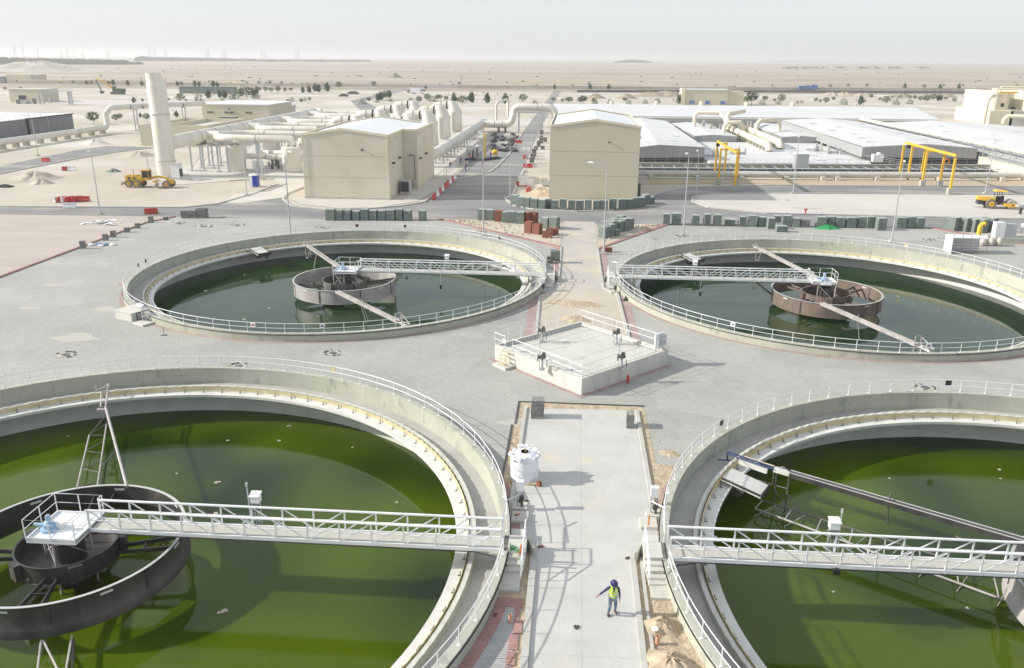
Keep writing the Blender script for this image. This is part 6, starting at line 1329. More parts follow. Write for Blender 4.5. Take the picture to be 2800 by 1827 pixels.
v=[(-.9,-.8,2.75),(1.1,-.8,2.72),(1.1,.8,2.72),(-.9,.8,2.75),(-.7,-.7,2.95),(.9,-.7,2.86),(.9,.7,2.86),(-.7,.7,2.95)]
MB().add(v,[(0,3,2,1),(4,5,6,7),(0,1,5,4),(1,2,6,5),(2,3,7,6),(3,0,4,7)]).build('canopy',K['yellow'],t)
p=AT('d',2140,1492); t.location=(p.x,p.y+1,0); t.rotation_euler=(0,0,-.12)
# portable toilet
t=thing('portable_toilet','blue and white portable toilet on the sand left of the cream block','portable toilet',(-58.5,148.9,0))
MB().b2(-59.2,148.2,.05,-57.8,149.6,2.1).build('cabin',K['whitep'],t); MB().b2(-58.6,148.15,.1,-57.76,149.5,2.0).build('door',K['portablue'],t); MB().lathe([(.95,2.1),(.85,2.2),(.4,2.32),(.01,2.34)],(-58.5,148.9,0),20).build('roof',K['whitep'],t,True)
# excavator far left, lorry, containers
p=AT('a',1090,432); t=thing('excavator','small dark excavator far away on the left sand','excavator',(p.x,p.y,0)); MB().b2(p.x-4,p.y-1.5,0,p.x+4,p.y+1.5,1.4).build('tracks',K['steeldark'],t); MB().b2(p.x-2,p.y-1.4,1.4,p.x+4.5,p.y+1.4,3.4).b2(p.x-2.5,p.y-1.4,1.5,p.x-.6,p.y,4.6).build('cab',K['leafdk'],t); MB().path([(p.x-2,p.y,2.5),(p.x-8,p.y,7.8),(p.x-13,p.y,8.6)],.45,6).build('boom',K['cat'],t); MB().path([(p.x-13,p.y,8.6),(p.x-10,p.y,1.2)],.35,6).b2(p.x-11,p.y-.7,.4,p.x-9,p.y+.7,1.8).build('stick',K['steeldark'],t)
p=AT('b',1497,432); t=thing('lorry','white lorry on the far diagonal road','lorry',(p.x,p.y,0)); MB().b2(p.x-5,p.y-1.3,.9,p.x+1.8,p.y+1.3,4.0).build('box_body',K['whitep'],t); MB().b2(p.x+2.1,p.y-1.2,.8,p.x+4.6,p.y+1.2,3.3).build('cab',K['whitep'],t); MB().b2(p.x+2.4,p.y-1.25,2.1,p.x+4.65,p.y+1.0,3.0).build('window',K['glass'],t)
for x in (-3.6,-2.2,3.2): wheel(t,(p.x+x,p.y-1.1,.55),.55,.4,rim='galv')
p=AT('d',370,398); t=thing('lorry','blue lorry on the sand track near the desert fence','lorry',(p.x,p.y,0)); MB().b2(p.x-5,p.y-1.4,1.1,p.x+7,p.y+1.4,3.6).b2(p.x+2,p.y-1.3,3.6,p.x+6,p.y+1.3,4.6).build('box_body',K['lightblue'],t); MB().b2(p.x-7.6,p.y-1.2,.8,p.x-5.3,p.y+1.2,3.7).build('cab',K['lightblue'],t)
for x in (-6.5,-3,3,5): wheel(t,(p.x+x,p.y-1.3,.6),.6,.4,rim='galv')
p=AT('a',1925,425); t=thing('container','long dark green container behind the strip window building','container',(p.x,p.y,0)); MB().b2(p.x-18,p.y-2,0,p.x+18,p.y+2,4).build('shell',K['stack'],t); MB().b2(p.x-18.2,p.y-2.2,4,p.x+18.2,p.y+2.2,4.3).build('roof',K['stack'],t)
for i,(r_,x,y,lb) in enumerate((('b',812,458,'dark car parked alone on the sand beyond the ducts'),('b',885,434,'dark car left of a pair far on the sand'),('b',912,434,'dark car right of a pair far on the sand'),('a',560,345,'white car by the far left wall'))):
    p=AT(r_,x,y); t=thing('parked_car',lb,'car',(p.x,p.y,0),0,'cars far out on the sand'); w_='whitep' if i==3 else 'steeldark'
    MB().prism([(p.x-2.8,p.y-1),(p.x+2.8,p.y-1),(p.x+2.8,p.y+1),(p.x-2.8,p.y+1)],.4,1.25).build('body',K[w_],t); MB().prism([(p.x-1.6,p.y-.85),(p.x+1.5,p.y-.85),(p.x+1.5,p.y+.85),(p.x-1.6,p.y+.85)],1.25,1.95).build('cabin',K['glass'],t)
    for dx_ in (-1.8,1.8): wheel(t,(p.x+dx_,p.y-.9,.4),.4,.25,rim='galv')
# ------------------------------------------------------------------ things right of the far right tank
t=thing('wire_cage','white panelled cage with wire front standing behind the far right tank','cage',(49,106,0))
x0,x1,y0,y1=47.0,51.2,104.7,106.9
MB().b2(x0-.05,y0,0,x0+.05,y1,1.95).build('side_sheet',K['whitep'],t); MB().b2(x0,y1-.05,0,x1,y1,1.9).build('back_sheet',K['whitep'],t); MB().b2(x0,y0,1.95,x1,y1,2.02).build('top_sheet',K['whitep'],t)
g=MB()
for z in (.35,.7,1.05,1.4): g.bar((x0,y0,z),(x1,y0,z),.025,5)
g.build('front_wire',K['steelbrown'],t); repeat(lambda:MB().bar((0,0,0),(0,0,2.5),.03,5),'bar','steelbrown',t,[(x,y0,0) for x in (x0,x0+1.1,x0+2.1,x0+3.1,x1)])
t=thing('control_boxes','white box beside grey steel frame on the concrete plinth at the right edge','equipment box',(57,113,0))
MB().b2(56.2,111.6,0,62,113.4,.75).build('plinth',K['conc'],t); MB().b2(55.4,112,.75,56.6,113,2.7).build('box',K['whitep'],t); MB().b2(56.7,112.2,.75,58.2,113,2.5).build('frame',K['galv'],t); MB().b2(59,112.4,1.2,60.4,113,2.5).b2(59.3,112.35,1.6,60,112.4,2.2).build('screen_box',K['whitep'],t)
t=thing('yellow_tank','yellow rounded tank behind the white box at the right edge','tank',(54.6,114.6,0)); MB().path([(54.6,114.6,0),(54.6,114.6,1.6),(54.75,114.6,1.95),(55.2,114.6,2.05)],.30,12).build('shell',K['yellow'],t,True)
t=thing('sack_pile','pale sacks leaning beside the plinth at the right edge','sacks',(54,110.5,0)); random.seed(6)
for k in range(5): MB().ball((53.2+.5*k,110.2+.3*(k%2),.5+.25*(k%2)),.48,10,1.3).build('sack',K['site'],t,True)
heap('green_netting','heap of bright green netting in front of the right paver row','netting',(*AT('h',550,255).xy,0),1.8,.55,'greenheap',3,flat=.5)
p=AT('h',345,125); t=thing('hydrant_cage','small white barred frame round a red hydrant on the pale lot','hydrant',(p.x,p.y,0)); g=MB()
for z in (.1,1.0): g.b2(p.x-2.2,p.y-.04,z,p.x+2.2,p.y+.04,z+.08)
g.build('rails',K['whitep'],t); repeat(lambda:MB().bar((0,0,0),(0,0,1.05),.03,5),'bar','whitep',t,[(p.x+d_,p.y,0) for d_ in (-2.2,-1.6,-1.,-.4,.2,.8,1.4,2.2)]); MB().bar((p.x+.1,p.y+.4,0),(p.x+.1,p.y+.4,.9),.12,8).bar((p.x-.2,p.y+.4,.7),(p.x+.4,p.y+.4,.7),.08,8).build('hydrant',K['red'],t)
p=AT('h',2330,120); t=thing('timber_trestle','timber trestle with grey load at the right edge','trestle',(p.x,p.y,0)); MB().b2(p.x-2,p.y-.1,.9,p.x+2,p.y+.1,1.1).build('beam',K['wood'],t); MB().b2(p.x-.7,p.y-.5,1.1,p.x+.9,p.y+.5,1.45).build('load',K['galv'],t); MB().b2(p.x-.2,p.y-.15,0,p.x+.1,p.y+.15,.9).build('post',K['steeldark'],t)
# machine at the steps of the far left tank
p=AT('g',395,570); t=thing('compressor','green grey compressor beside the far left tank steps','compressor',(p.x,p.y,0)); MB().b2(p.x-.5,p.y-.3,.3,p.x+.6,p.y+.5,1.35).build('casing',K['stack'],t); MB().b2(p.x-.9,p.y-.5,.1,p.x-.3,p.y+.1,.8).build('motor',K['steel'],t); MB().box((p.x-.3,p.y+.2,1.5),(.5,.4,.3)).build('lid',K['galv'],t)
for x in (-.4,.4): wheel(t,(p.x+x,p.y-.4,.2),.2,.12,rim='galv')
t=single(MB().bar((-2.0,33.45,.72),(-1.93,33.3,1.15),.06,10).bar((-1.93,33.3,1.2),(-1.92,33.28,1.32),.05,8),'orange_cylinder',K['orange'],'orange gas cylinder leaning on the left handrail','cylinder')
random.seed(12); g=MB()
pt=[Vector((-2.3+random.uniform(-.25,.35),33.6+random.uniform(-.2,.5),.74+random.uniform(0,.1))) for _ in range(14)]; g.path(pt,.025,5); single(g,'green_hose',K['greenheap'],'tangled green hose on the landing by the orange cylinder','hose')
p=AT('o',1590,360); single(MB().bar((p.x,p.y+.1,.72),(p.x+.02,p.y+.2,1.2),.045,8),'orange_cylinder',K['orange'],'orange cylinder behind the right handrail','cylinder')
# clay pipes, heaps, manhole pits
for x,y,lb in ((322,1135,'short clay pipe standing in the grey block paving'),(1678,1335,'short clay pipe standing by the sand heaps')):
    p=AT('o',x,y); t=single(MB().lathe([(.085,0),(.085,.42),(.07,.42),(.07,.05)],(p.x,p.y,0),16),'clay_pipe',K['clay'],lb,'pipe',None,True)
p=AT('o',1665,1250); single(MB().lathe([(.01,.22),(.14,.22),(.16,.26),(.16,.30),(.01,.32)],(p.x-.05,p.y+.05,0),14),'plastic_bowl',K['whitep'],'white plastic bowl beside the clay pipe by the sand heaps','bowl')
heap('sand_heap','pale sand heap below the right concrete steps','sand heap',(*AT('o',1720,1180).xy,0),.85,.42,'rubble',8,flat=1.1)
heap('sand_heap','wide sand heap at the bottom edge beside the right tank','sand heap',(*AT('o',1800,1540).xy,0),1.25,.5,'rubble',9,flat=.9)
heap('sand_heap','yellow sand spill on the pavers right of the near slab','sand heap',(*AT('k',1795,1150).xy,0),.8,.10,'rubble',10,flat=.6)
heap('sand_heap','loose sand heap on the road behind the cornerwise chamber','sand heap',(*AT('g',580,1095).xy,0),1.5,.35,'rubble',11,flat=.9)
heap('sand_heap','broken sand ridge across the central road','sand heap',(*AT('g',590,950).xy,0),3.0,.18,'rubble',12,flat=.5)
heap('sand_heap','grey sand heap on the left lot, larger one','sand heap',(*AT('a',330,1210).xy,0),4.2,1.3,'site',13,flat=1.2); heap('sand_heap','grey sand heap on the left lot, smaller one in front','sand heap',(*AT('a',385,1255).xy,0),2.0,.8,'site',14)
heap('sand_heap','low sand heap just left of the chimney','sand heap',(*AT('a',1290,1000).xy,0),4,1.0,'site',15); heap('sand_heap','low sand heap beside the west road lamp','sand heap',(*AT('a',880,890).xy,0),4,1.2,'site',16)
heap('dark_heap','flat dark heap at the left edge of the photo','heap',(*AT('a',45,1282).xy,0),1.9,.35,'void',17,flat=.8)
heap('grey_heap','grey round heap on the sand left of the grader','heap',(*AT('a',1050,1145).xy,0),1.3,.6,'stack',18)
heap('dirt_heap','dark brown dirt heap far out in the desert','heap',(*AT('b',1285,278).xy,0),9,5,'scrub',19)
heap('dirt_mound','pale mound in the desert at the upper left','mound',(*AT('a',330,215).xy,0),70,13,'site',20,flat=1.5)
for i,(x,y,r_) in enumerate(((1290,450,14),(1420,440,16),(1500,455,10),(1060,470,7),(770,470,7))): heap('rubble_mound','grey rubble mound beyond the long white roof, %s one'%NTH[i],'mound',(*AT('c',x,y).xy,0),r_,2.6,'desert',30+i,'rubble mounds beyond the long white roof')
for i,(x,y,r_) in enumerate(((700,450,9),(580,448,7),(870,455,9),(1650,460,8))): heap('rubble_mound','sandy mound beyond the white roofs at the right, %s one'%NTH[i],'mound',(*AT('d',x,y).xy,0),r_,2.4,'desert',40+i,'sandy mounds beyond the white roofs')
heap('dark_mound','dark heap behind the trees at the upper right','mound',(*AT('d',1235,458).xy,0),7,2.6,'scrub',50)
def pit(r_,x,y,label,seed,s=1.0):
    p=AT(r_,x,y); random.seed(seed); t=thing('open_pit',label,'pit',(p.x,p.y,0),group='opened spots in the paving')
    MB().box((p.x,p.y,.012),(1.25*s,1.05*s,.02),.4).build('bare_sand',K['spill'],t)
    for k in range(9):
        a=random.uniform(0,2*PI); MB().box((p.x+.75*s*math.cos(a),p.y+.65*s*math.sin(a),.05),(.22,.12,.07),random.uniform(0,3)).build('paver',K['stackgrey'],t)
    MB().lathe([(.0,.05),(.34*s,.05),(.36*s,.02)],(p.x,p.y,0),14).build('cover',K['steel'],t)
for i,(r_,x,y,lb,s) in enumerate((('e',605,1420,'opened spot in the paving at the left, nearest the camera',1.0),('f',710,1405,'opened spot in the paving below the far left tank',.9),('e',1880,235,'opened spot left of the far kerb, larger framed one',1.6),('e',1640,205,'opened spot by the far left kerb end',1.2),('e',2190,222,'opened spot between the kerb and the far left tank',1.3),('f',615,245,'opened spot right behind the far left tank',1.2),('f',2075,287,'opened spot near the sandy wedge left of the road',1.0),('h',1490,360,'opened spot left of the wire cage',1.0),('h',1630,345,'opened spot beside the wire cage',1.0),('i',2205,5,'opened spot on the paving behind the near left tank rail',.9),('l',1450,205,'opened spot on the paving behind the near right tank rail',.9),('g',1540,328,'opened spot behind the far right tank',.9))): pit(r_,x,y,lb,60+i,s)
for i,(r_,x,y,s) in enumerate((('e',520,775,1.6),('e',265,990,1.2),('e',985,1000,1.6),('e',700,1260,2.2),('k',340,860,1.0),('j',780,520,.01))):
    if s<.1: continue
    p=AT(r_,x,y); poly=[(p.x+s*(.9+.25*math.sin(3*a+i))*math.cos(a),p.y+s*.5*(.9+.25*math.cos(2*a+i))*math.sin(a)) for a in [2*PI*k/18 for k in range(18)]]; struct(MB().sheet(poly,.006+.0005*i),'sand',K['spill'])
random.seed(31)
for i,(x,y) in enumerate(((440,40),(465,20),(600,440),(380,210),(1405,545),(925,1185),(180,1075))):
    p=AT('o',x,y); z=.02 if i!=3 else .43; 
    single(MB().box((p.x,p.y,z+.035),(.21,.11,.07),random.uniform(0,3)).box((p.x+.1,p.y+.08,z+.03),(.1,.08,.05),random.uniform(0,3)),'loose_brick',K['stackred'] if i not in (4,5) else K['steeldark'],['red loose brick by the left valve column, first','red loose brick by the left valve column, second','red loose brick at the left kerb end of the near slab','red loose brick on the left back slab','dark brick at the right kerb end of the near slab','small dark brick lying on the near road','red brick bits by the red paving at the lower left'][i],'brick')
# cone-like black cap and tripod
p=AT('g',1048,918); single(MB().lathe([(.22,0),(.05,.45),(.01,.5)],(p.x,p.y,0),10).box((p.x,p.y,.03),(.5,.4,.06),.4),'black_cone',K['black'],'black cone at the foot of the far right tank wall','cone')
p=AT('e',1515,1240); single(MB().bar((p.x,p.y,0),(p.x,p.y,.75),.02,5).box((p.x,p.y,.03),(.5,.12,.05),.3),'prop_stand',K['steeldark'],'thin prop stand on the paving below the far left tank','stand')
p=AT('e',930,410); t=thing('rag_heap','blue and white rags beside the left kerb','rags',(p.x,p.y,0)); random.seed(5)
for k in range(7): MB().ball((p.x+random.uniform(-1.3,1.6),p.y+random.uniform(-.4,.5),.08),random.uniform(.2,.45),8,.4).build('rag',K['whitep' if k%3 else 'lightblue'],t,True)
# signs on the rails
def sign(r_,x,y,z,mk,label,w=.42,h_=.42):
    p=AT(r_,x,y,z); c_=min(TA.values(),key=lambda q_:(q_[0]-p.x)**2+(q_[1]-p.y)**2); a=math.atan2(p.y-c_[1],p.x-c_[0]); q_=Vector((c_[0]+21.94*math.cos(a),c_[1]+21.94*math.sin(a),z))
    t=thing('rail_sign',label,'sign',tuple(q_-Vector((0,0,h_/2))),group='small signs on the tank railings')
    MB().box(q_,(.02,w,h_),a).build('plate',K[mk],t)
    if mk=='whitep':
        n_=Vector((math.cos(a),math.sin(a),0)); 
        MB().box(q_+n_*.013,(.006,w*.5,h_*.4),a).build('symbol',K['red' if 'red' in label else 'steel'],t)
for r_,x,y,mk,lb in (('e',2310,1160,'whitep','white sign with red symbol on the near rail of the far left tank'),('f',603,1175,'whitep','white sign on the middle of the near rail of the far left tank'),('g',2015,1150,'whitep','white sign on the near rail of the far right tank'),('f',2200,350,'steeldark','dark sign on the far right of the far left tank rail'),('e',1322,588,'steeldark','dark sign on the left rail of the far left tank, lower one'),('e',1393,552,'steeldark','dark sign on the left rail of the far left tank, upper one'),('l',1688,175,'steeldark','dark sign on the far rail of the near right tank'),('k',2302,870,'steeldark','dark sign on the left rail of the near right tank'),('j',677,48,'weir','cream sign on the far rail of the near left tank'),('f',928,238,'stackred','brown sign on the far rail of the far left tank'),('f',1353,245,'steelbrown','brown sign right of the other on the far left tank rail'),('h',1280,405,'weir','cream sign on the far rail of the far right tank'),('h',1500,1345,'whitep','white sign near the skimmer end of the far right tank')):
    sign(r_,x,y,1.35,mk,lb)
# floating litter
random.seed(77)
for i,(r_,x,y,s) in enumerate((('i',628,650,.18),('i',2105,695,.2),('j',300,558,.22),('j',217,690,.22),('j',885,757,.14),('i',1638,997,.14),('i',2005,1078,.26),('m',2080,1028,.34),('j',1303,1265,.16),('l',2140,958,.2),('l',1118,1040,.14),('l',2150,1046,.14),('p',1828,1000,.2),('p',605,848,.1),('p',1737,347,.25),('e',2255,680,.2),('e',1890,828,.3),('e',2250,1092,.3),('f',120,990,.25),('f',572,1065,.15),('h',1205,880,.3),('m',1985,128,.25))):
    wz=-2.55 if r_ in 'ijlmp' else -2.2; p=AT(r_,x,y,wz); g=MB()
    for k in range(3): g.box((p.x+random.uniform(-s,s)*.5,p.y+random.uniform(-s,s)*.4,wz+.015),(s*random.uniform(.5,1),s*.4,.03),random.uniform(0,3),('X',.1))
    single(g,'litter',K['site'],'pale scrap of litter floating on the green water','litter','floating litter')
# ------------------------------------------------------------------ trees
def crown_mesh(kind,seed):
    random.seed(seed); mb=MB(); N=dict(col=300,round=280,shrub=200)[kind]
    cl=[(random.gauss(0,.5),random.gauss(0,.5),random.uniform(.1,.95)) for _ in range(8)]
    for k in range(N):
        for _ in range(30):
            x,y,z=random.uniform(-1,1),random.uniform(-1,1),random.uniform(0,1)
            if kind=='col': rr=.30*(math.sin(PI*min(1,(z*.92+.08)))**.6)*(1.0-.45*z)
            elif kind=='round': rr=.42*math.sqrt(max(0,1-(2*z-1)**2))
            else: rr=.6*math.sqrt(max(0,1-z*z))
            c_=cl[k%8]; rr*=1+.35*math.sin(5*math.atan2(y,x)+7*z+seed)
            x*=.6;y*=.6
            if x*x+y*y<rr*rr and x*x+y*y>rr*rr*.15: break
        s=random.uniform(.045,.10); a=Vector((random.gauss(0,1),random.gauss(0,1),random.gauss(0,1))).normalized(); b=a.orthogonal().normalized(); c2_=a.cross(b); p=Vector((x,y,z))
        mb.add([p+b*s,p+c2_*s*.7,p-b*s,p-c2_*s*.7+a*s*.5],[(0,1,2),(0,2,3)])
    return mb
CM={}
for kd in ('col','round','shrub'):
    for s_ in range(3):
        o=crown_mesh(kd,s_*7+3).build('crown',K['leafdk' if kd=='col' else ('leaf' if s_!=1 else 'leafdk')]); CM[(kd,s_)]=o.data; bpy.data.objects.remove(o)
o=MB().bar((0,0,0),(0,0,.5),.022,6,.012).bar((0,0,.4),(.08,.03,.62),.012,5,.006).bar((0,0,.42),(-.07,-.04,.65),.012,5,.006).build('trunk',K['bark']); TR=o.data; bpy.data.objects.remove(o)
def tree(r_,x,y,hz_,kd,label,grp,i):
    p=AT(r_,x,y); h=hz_/3.376/ (FP/ (p.y+8)); t=thing('columnar_tree' if kd=='col' else ('young_tree' if kd=='round' else 'shrub'),label,'tree' if kd!='shrub' else 'shrub',(p.x,p.y,0),random.uniform(0,6),grp)
    h*=1.15; w_=random.uniform(.72,.92) if kd=='col' else random.uniform(.95,1.25); t.scale=(h*w_,h*w_,h)
    if kd!='shrub':
        a=bpy.data.objects.new('trunk',TR); col.objects.link(a); a.parent=t
    c_=bpy.data.objects.new('crown',CM[(kd,i%3)]); col.objects.link(c_); c_.parent=t
    if kd=='round': c_.location=(0,0,.28); c_.scale=(.9,.9,.75)
    elif kd=='col': c_.location=(0,0,.06); c_.scale=(1.15,1.15,.96)
TL=[('left of the chimney along the desert road','a',[(680,342,30,'round'),(800,342,34,'col'),(846,345,36,'round'),(918,342,26,'round'),(1008,350,36,'round'),(1046,352,50,'col'),(1180,354,48,'col'),(1312,356,46,'col')]),
('right of the chimney along the desert road','a',[(1478,357,46,'col'),(1508,356,34,'round'),(1640,358,44,'col'),(1676,358,36,'round'),(1801,362,50,'col'),(1838,370,50,'col'),(1970,364,54,'col'),(2008,372,48,'col'),(2130,345,20,'round'),(2282,348,32,'col')]),
('at the upper left sand','a',[(50,402,32,'round'),(192,402,32,'round'),(1236,512,48,'col'),(1318,508,30,'round'),(865,708,95,'round'),(1070,690,60,'round'),(1110,670,50,'round'),(1298,645,40,'col'),(1632,644,52,'col'),(1555,497,26,'round'),(1512,505,28,'col'),(1720,505,24,'round'),(1357,680,60,'round')]),
('before the dark green container','a',[(1668,512,70,'round'),(1835,492,55,'shrub'),(1925,474,72,'col'),(2032,464,64,'col'),(2076,472,72,'col'),(2012,440,36,'round'),(2145,478,48,'shrub'),(2185,470,42,'shrub'),(2232,455,75,'col'),(2214,450,55,'round'),(2280,478,95,'round'),(2340,452,70,'col'),(2360,470,50,'shrub'),(2050,490,26,'shrub')]),
('in the back row beyond the ducts','b',[(28,356,40,'col'),(130,357,46,'col'),(98,348,24,'round'),(237,358,42,'col'),(340,352,24,'shrub'),(433,422,56,'col'),(430,350,20,'round'),(475,352,22,'round'),(493,420,58,'col'),(546,408,70,'col'),(580,414,66,'col'),(660,410,74,'col'),(765,386,56,'round'),(812,358,16,'shrub'),(1088,372,50,'round'),(1198,350,16,'shrub')]),
('on the sand beyond the strip window building','b',[(32,412,40,'round'),(90,415,42,'round'),(142,418,40,'round'),(205,422,54,'round'),(270,420,40,'round'),(322,408,30,'round'),(5,430,60,'col'),(330,500,34,'shrub'),(352,555,24,'shrub'),(418,515,36,'round'),(452,495,30,'shrub'),(496,498,32,'round'),(295,520,34,'round')]),
('in the clump beside the diagonal road','b',[(1125,492,62,'col'),(1150,490,70,'col'),(1180,488,58,'round'),(1205,486,70,'round'),(1232,470,66,'col'),(1120,510,30,'shrub'),(1240,500,26,'shrub'),(1042,506,36,'round'),(988,522,40,'shrub'),(1410,428,26,'round'),(1440,428,24,'round'),(1462,425,24,'round'),(1567,392,30,'round'),(1425,345,14,'shrub')]),
('behind the scrubber towers','b',[(1428,510,38,'shrub'),(1505,518,56,'round'),(1580,498,58,'round'),(1632,498,44,'shrub'),(1674,490,44,'round'),(1702,490,44,'round'),(1755,498,42,'round'),(1828,508,80,'col'),(1862,512,40,'round'),(1905,534,72,'round'),(1948,508,44,'round'),(1988,512,90,'col'),(2137,516,84,'col'),(2298,520,84,'col'),(1820,365,24,'round'),(1695,360,20,'round')]),
('along the front of the long white roof, left part','c',[(100,514,66,'round'),(210,518,32,'shrub'),(380,505,36,'round'),(465,512,34,'round'),(505,505,36,'round'),(535,518,50,'round'),(630,520,50,'round'),(658,520,60,'round'),(752,522,46,'round'),(770,524,34,'shrub'),(903,524,40,'shrub'),(1040,505,36,'round'),(1075,524,36,'shrub'),(1228,518,30,'shrub'),(1342,512,36,'shrub'),(1545,528,80,'col'),(393,388,42,'col'),(560,372,24,'round'),(722,388,44,'col'),(890,390,44,'col'),(228,372,26,'round')]),
('along the back of the long white roof, right part','c',[(2160,526,60,'round'),(2210,528,95,'round'),(2250,492,36,'round'),(2335,500,44,'round'),(2310,526,34,'shrub')]),
('beyond the white roofs at the right','d',[(60,502,24,'round'),(120,524,72,'round'),(90,526,30,'shrub'),(270,516,22,'shrub'),(310,510,20,'shrub'),(440,510,36,'round'),(480,515,30,'round'),(533,522,48,'round'),(603,496,34,'round'),(698,528,46,'shrub'),(850,534,80,'col'),(882,524,36,'round'),(950,475,36,'round'),(1085,530,62,'round'),(1030,495,26,'round'),(1180,528,44,'shrub'),(1310,524,36,'shrub'),(1352,486,36,'round'),(1405,500,40,'round'),(1457,514,60,'round'),(1522,494,50,'round'),(1570,494,50,'col'),(1595,490,44,'col'),(1638,488,26,'round'),(1717,515,38,'round'),(1825,505,46,'round'),(1308,470,26,'shrub'),(1145,465,20,'shrub'),(1215,470,26,'shrub'),(1262,380,44,'col'),(1440,382,30,'round'),(1583,392,46,'col'),(1760,392,48,'col'),(1620,362,20,'round'),(1798,362,18,'round'),(738,372,30,'round'),(910,370,28,'round'),(573,376,28,'round'),(38,365,18,'round')])]
for part,r_,lst in TL:
    lst=sorted(lst); cn={}
    for i,(x,y,h_,kd) in enumerate(lst):
        nm={'col':'dark columnar tree','round':'small leafy tree','shrub':'low shrub'}[kd]; k=cn.get(kd,0); cn[kd]=k+1
        tree(r_,x,y,h_,kd,'%s %s, %s from left'%(nm,part,NTH[k]),'young trees '+part,i)
# scrub in the desert and far tree belts
random.seed(99); g=MB()
def tuft(g,x,y,s,hh):
    for k in range(5):
        a=random.uniform(0,6.3); r_=s*random.uniform(0,.6); p=Vector((x+r_*math.cos(a),y+r_*math.sin(a),0)); w_=s*random.uniform(.35,.7); h_=hh*random.uniform(.5,1); b=random.uniform(0,3)
        c_,s2=math.cos(b)*w_,math.sin(b)*w_
        g.add([p+Vector((-c_,-s2,-.1)),p+Vector((c_,s2,-.1)),p+Vector((c_*.55,s2*.55,h_*.8)),p+Vector((-c_*.1,s2*.1,h_)),p+Vector((-c_*.6,-s2*.6,h_*.7)),p+Vector((s2,-c_,-.1)),p+Vector((-s2,c_,-.1)),p+Vector((-s2*.5,c_*.5,h_*.85)),p+Vector((s2*.5,-c_*.5,h_*.8))],[(0,1,2,3,4),(5,6,7,8)])
for k in range(240):
    v=random.uniform(0,1)**1.6; y=740+v*3300; x=random.uniform(-.72,.62)*y; tuft(g,x,y,random.uniform(.9,2.6)*(1+v*1.2),random.uniform(.6,1.4)*(1+v*.5))
for k in range(110):
    x=random.uniform(50,500)/3.376*3.376; p=AT('d',random.choice((200,260,360,420,520,680,870,900,1010,1130,1190,1420,1470))+random.gauss(0,22),random.uniform(182,196)); tuft(g,p.x,p.y,random.uniform(3,7),random.uniform(3,5))
tag(g.build('desert_scrub',K['scrub']),'sparse dry scrub dotted over the desert plain','scrub',kind='stuff')
def belt(pts,n,h0,h1,seed,label):
    random.seed(seed); g=MB()
    for k in range(n):
        r_,x0,x1,y0,y1,prof=pts; x=random.uniform(x0,x1); f_=(x-x0)/(x1-x0); p=AT(r_,x,random.uniform(y0,y1)); s=random.uniform(.5,1)
        tuft(g,p.x,p.y,(8+10*s)*h1/16,(h0+(h1-h0)*s)*prof(f_))
    return tag(g.build('tree_belt',K['leafdk']),label,'tree belt',kind='stuff')
belt(('a',-60,1260,148,158,lambda f_:(.95-.35*f_)*(1 if f_<.92 else .5)),900,9,19,1,'dark belt of trees far away on the left horizon')
belt(('a',1300,2363,122,128,lambda f_:.9-.4*f_),500,8,24,2,'thin far belt of trees right of the left belt')
belt(('c',950,1290,138,142,lambda f_:.5+1.2*math.sin(f_*PI)),260,5,14,3,'far belt of trees in the middle of the right horizon')
belt(('d',0,840,130,136,lambda f_:.6+.5*math.sin(f_*PI)),330,8,24,4,'far belt of trees on the horizon above the white roofs')
belt(('d',1680,1950,137,142,lambda f_:.6+.3*math.sin(f_*PI)),120,5,12,5,'far belt of trees on the right horizon')
belt(('b',0,1050,124,132,lambda f_:.6),260,6,18,6,'thin line of trees on the middle horizon')
pyl=None
for i,(r_,x,h_) in enumerate((('a',150,100),('a',225,90),('a',360,75),('a',575,65),('a',635,75),('a',695,60),('a',775,55),('a',1005,60),('a',1390,80),('a',1435,75),('a',1535,70),('a',1905,65),('a',1930,75),('a',2065,65),('a',2085,65),('b',62,70),('b',90,60),('b',372,65),('b',398,60))):
    p=AT(r_,x,118); p.z=0; H_=h_*.42*p.y/2500*1.0*1.15
    if pyl is None:
        t=thing('pylon','','pylon',(0,0,0),group='power pylons on the horizon'); g=MB()
        for sx in (-1,1):
            for sy in (-1,1): g.bar((sx*.11,sy*.11,0),(sx*.025,sy*.025,.75),.008,4)
        g.bar((0,0,.7),(0,0,1),.01,4)
        for k in range(5):
            z=.12*k; w_=.11-.022*k*.9; g.bar((-w_,-w_,z),(w_*.8,-w_*.8,z+.12),.005,4)
        g.build('tower',K['steel'],t)
        for z in (.7,.8,.9): MB().beam((-.17,0,z),(.17,0,z),.01,.012).build('cross_arm',K['steel'],t)
        pyl=t; o=t; t.location=p
    else: o=dup(pyl,p)
    o.scale=(H_,H_,H_); o['label']='faint power pylon on the left horizon, %s from the left'%NTH[i]
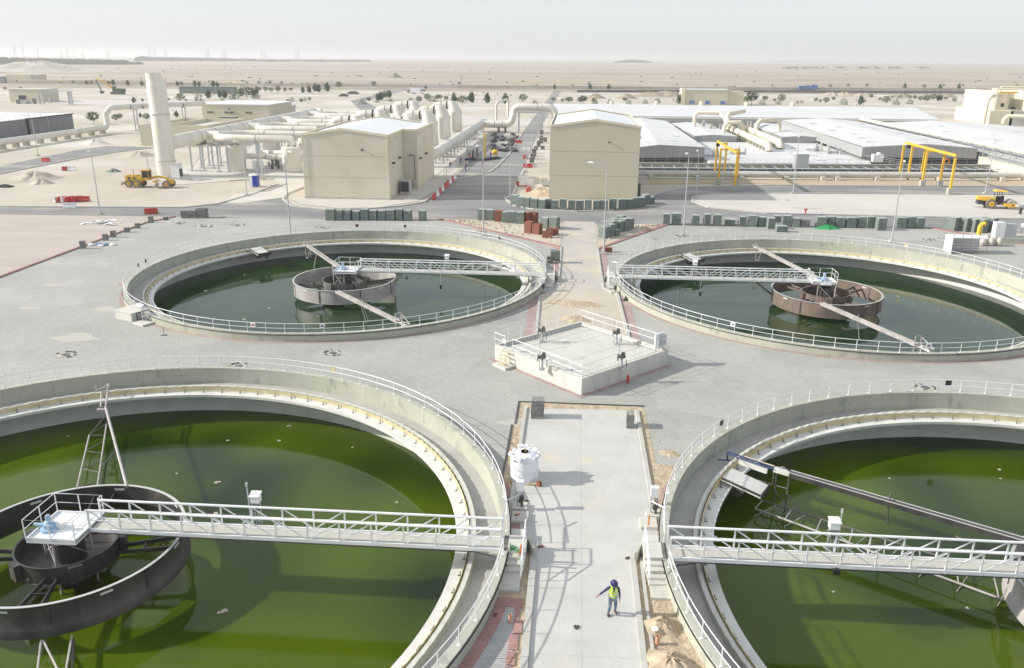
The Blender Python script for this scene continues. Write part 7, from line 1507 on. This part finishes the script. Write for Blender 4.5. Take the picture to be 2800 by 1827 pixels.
# stones and grit on the near sand strips, stains of use
random.seed(55); g=MB()
for k in range(420):
    if k%3==0: x,y=random.uniform(3.85,5.4),random.uniform(20,33)
    elif k%3==1: x,y=random.uniform(4.95,6.3),random.uniform(36,52)
    else: x,y=random.uniform(-3.3,-2.85),random.uniform(42,52.8)
    if (x-TA['D'][0])**2+(y-TA['D'][1])**2<22.3**2 or (x-TA['C'][0])**2+(y-TA['C'][1])**2<22.3**2: continue
    s=random.uniform(.015,.06); g.box((x,y,.01+s*.3),(s,s*.8,s*.6),random.uniform(0,3))
tag(g.build('stones',K['site']),'small stones scattered over the sand strips beside the near slab','stones',kind='stuff')
g=MB()
for k in range(260):
    a=random.choice(('wl','wr')); f_=random.random(); h2=random.random()
    if a=='wl': x=-19+17.2*f_; y=120-15*f_*h2
    else: x=3.4+9*f_; y=119.5-14*(1-f_)*h2
    if a=='wl' and y<120.6-.98*(x+20)+.6: continue
    if a=='wr' and y<103.5+1.75*(x-3.3): continue
    s=random.uniform(.08,.28); g.box((x,y,.02+s*.25),(s,s*.8,s*.5),random.uniform(0,3))
tag(g.build('rubble',K['rubble']),'broken rubble strewn over the sandy wedges at the road mouth','rubble',kind='stuff')
# dry plant litter and dropped pavers around the chamber road
for i,(x,y,lb) in enumerate(((1490,1188,'small grey brick by the right kerb of the near slab'),(1900,530,'dark scrap near the railing of the near right tank'))):
    pass
# ------------------------------------------------------------------ light, air, view
EL=math.radians(27); AZ=math.radians(5)      # shadows fall towards +X, slightly away from the camera
sv=Vector((math.cos(AZ)*math.cos(EL),math.sin(AZ)*math.cos(EL),-math.sin(EL)))
sl=bpy.data.lights.new('sun','SUN'); sl.energy=4.9; sl.angle=math.radians(.9); sl.color=(1.0,.95,.86)
so=bpy.data.objects.new('sun',sl); col.objects.link(so); so.rotation_euler=sv.to_track_quat('-Z','Y').to_euler(); so.location=(-300,-40,200)
W=bpy.data.worlds.new('World'); sc.world=W; W.use_nodes=True; nt=W.node_tree; bg=nt.nodes['Background']
sk=nt.nodes.new('ShaderNodeTexSky'); sk.sky_type='NISHITA'; sk.sun_disc=False; sk.sun_elevation=EL
# direction towards the sun is -sv ; Nishita rotation is measured clockwise from +Y
sd=-sv; sk.sun_rotation=math.atan2(sd.x,sd.y); sk.altitude=0; sk.air_density=1.0; sk.dust_density=1.5; sk.ozone_density=1.5
mx=nt.nodes.new('ShaderNodeMix'); mx.data_type='RGBA'; mx.inputs[0].default_value=.7; mx.inputs[7].default_value=(6.55,6.85,7.15,1)
nt.links.new(sk.outputs[0],mx.inputs[6]); nt.links.new(mx.outputs[2],bg.inputs[0]); bg.inputs[1].default_value=.12
hz=MB().b2(-9500,-300,-4,9500,14500,60).build('haze',mat('haze_air',(1,1,1)))
hm=hz.data.materials[0]; n2=hm.node_tree
for n_ in list(n2.nodes):
    if n_.type!='OUTPUT_MATERIAL': n2.nodes.remove(n_)
pv=n2.nodes.new('ShaderNodeVolumePrincipled'); pv.inputs['Color'].default_value=(.86,.875,.90,1); pv.inputs['Density'].default_value=.00018; pv.inputs['Anisotropy'].default_value=.35
n2.links.new(pv.outputs[0],[n_ for n_ in n2.nodes if n_.type=='OUTPUT_MATERIAL'][0].inputs['Volume'])
tag(hz,kind='stuff')
sc.view_settings.view_transform='Standard'; sc.view_settings.look='None'; sc.view_settings.exposure=.22; sc.view_settings.gamma=1; sc.view_settings.use_curve_mapping=False
sc.render.engine='CYCLES'
sc.cycles.volume_bounces=1; sc.cycles.max_bounces=8
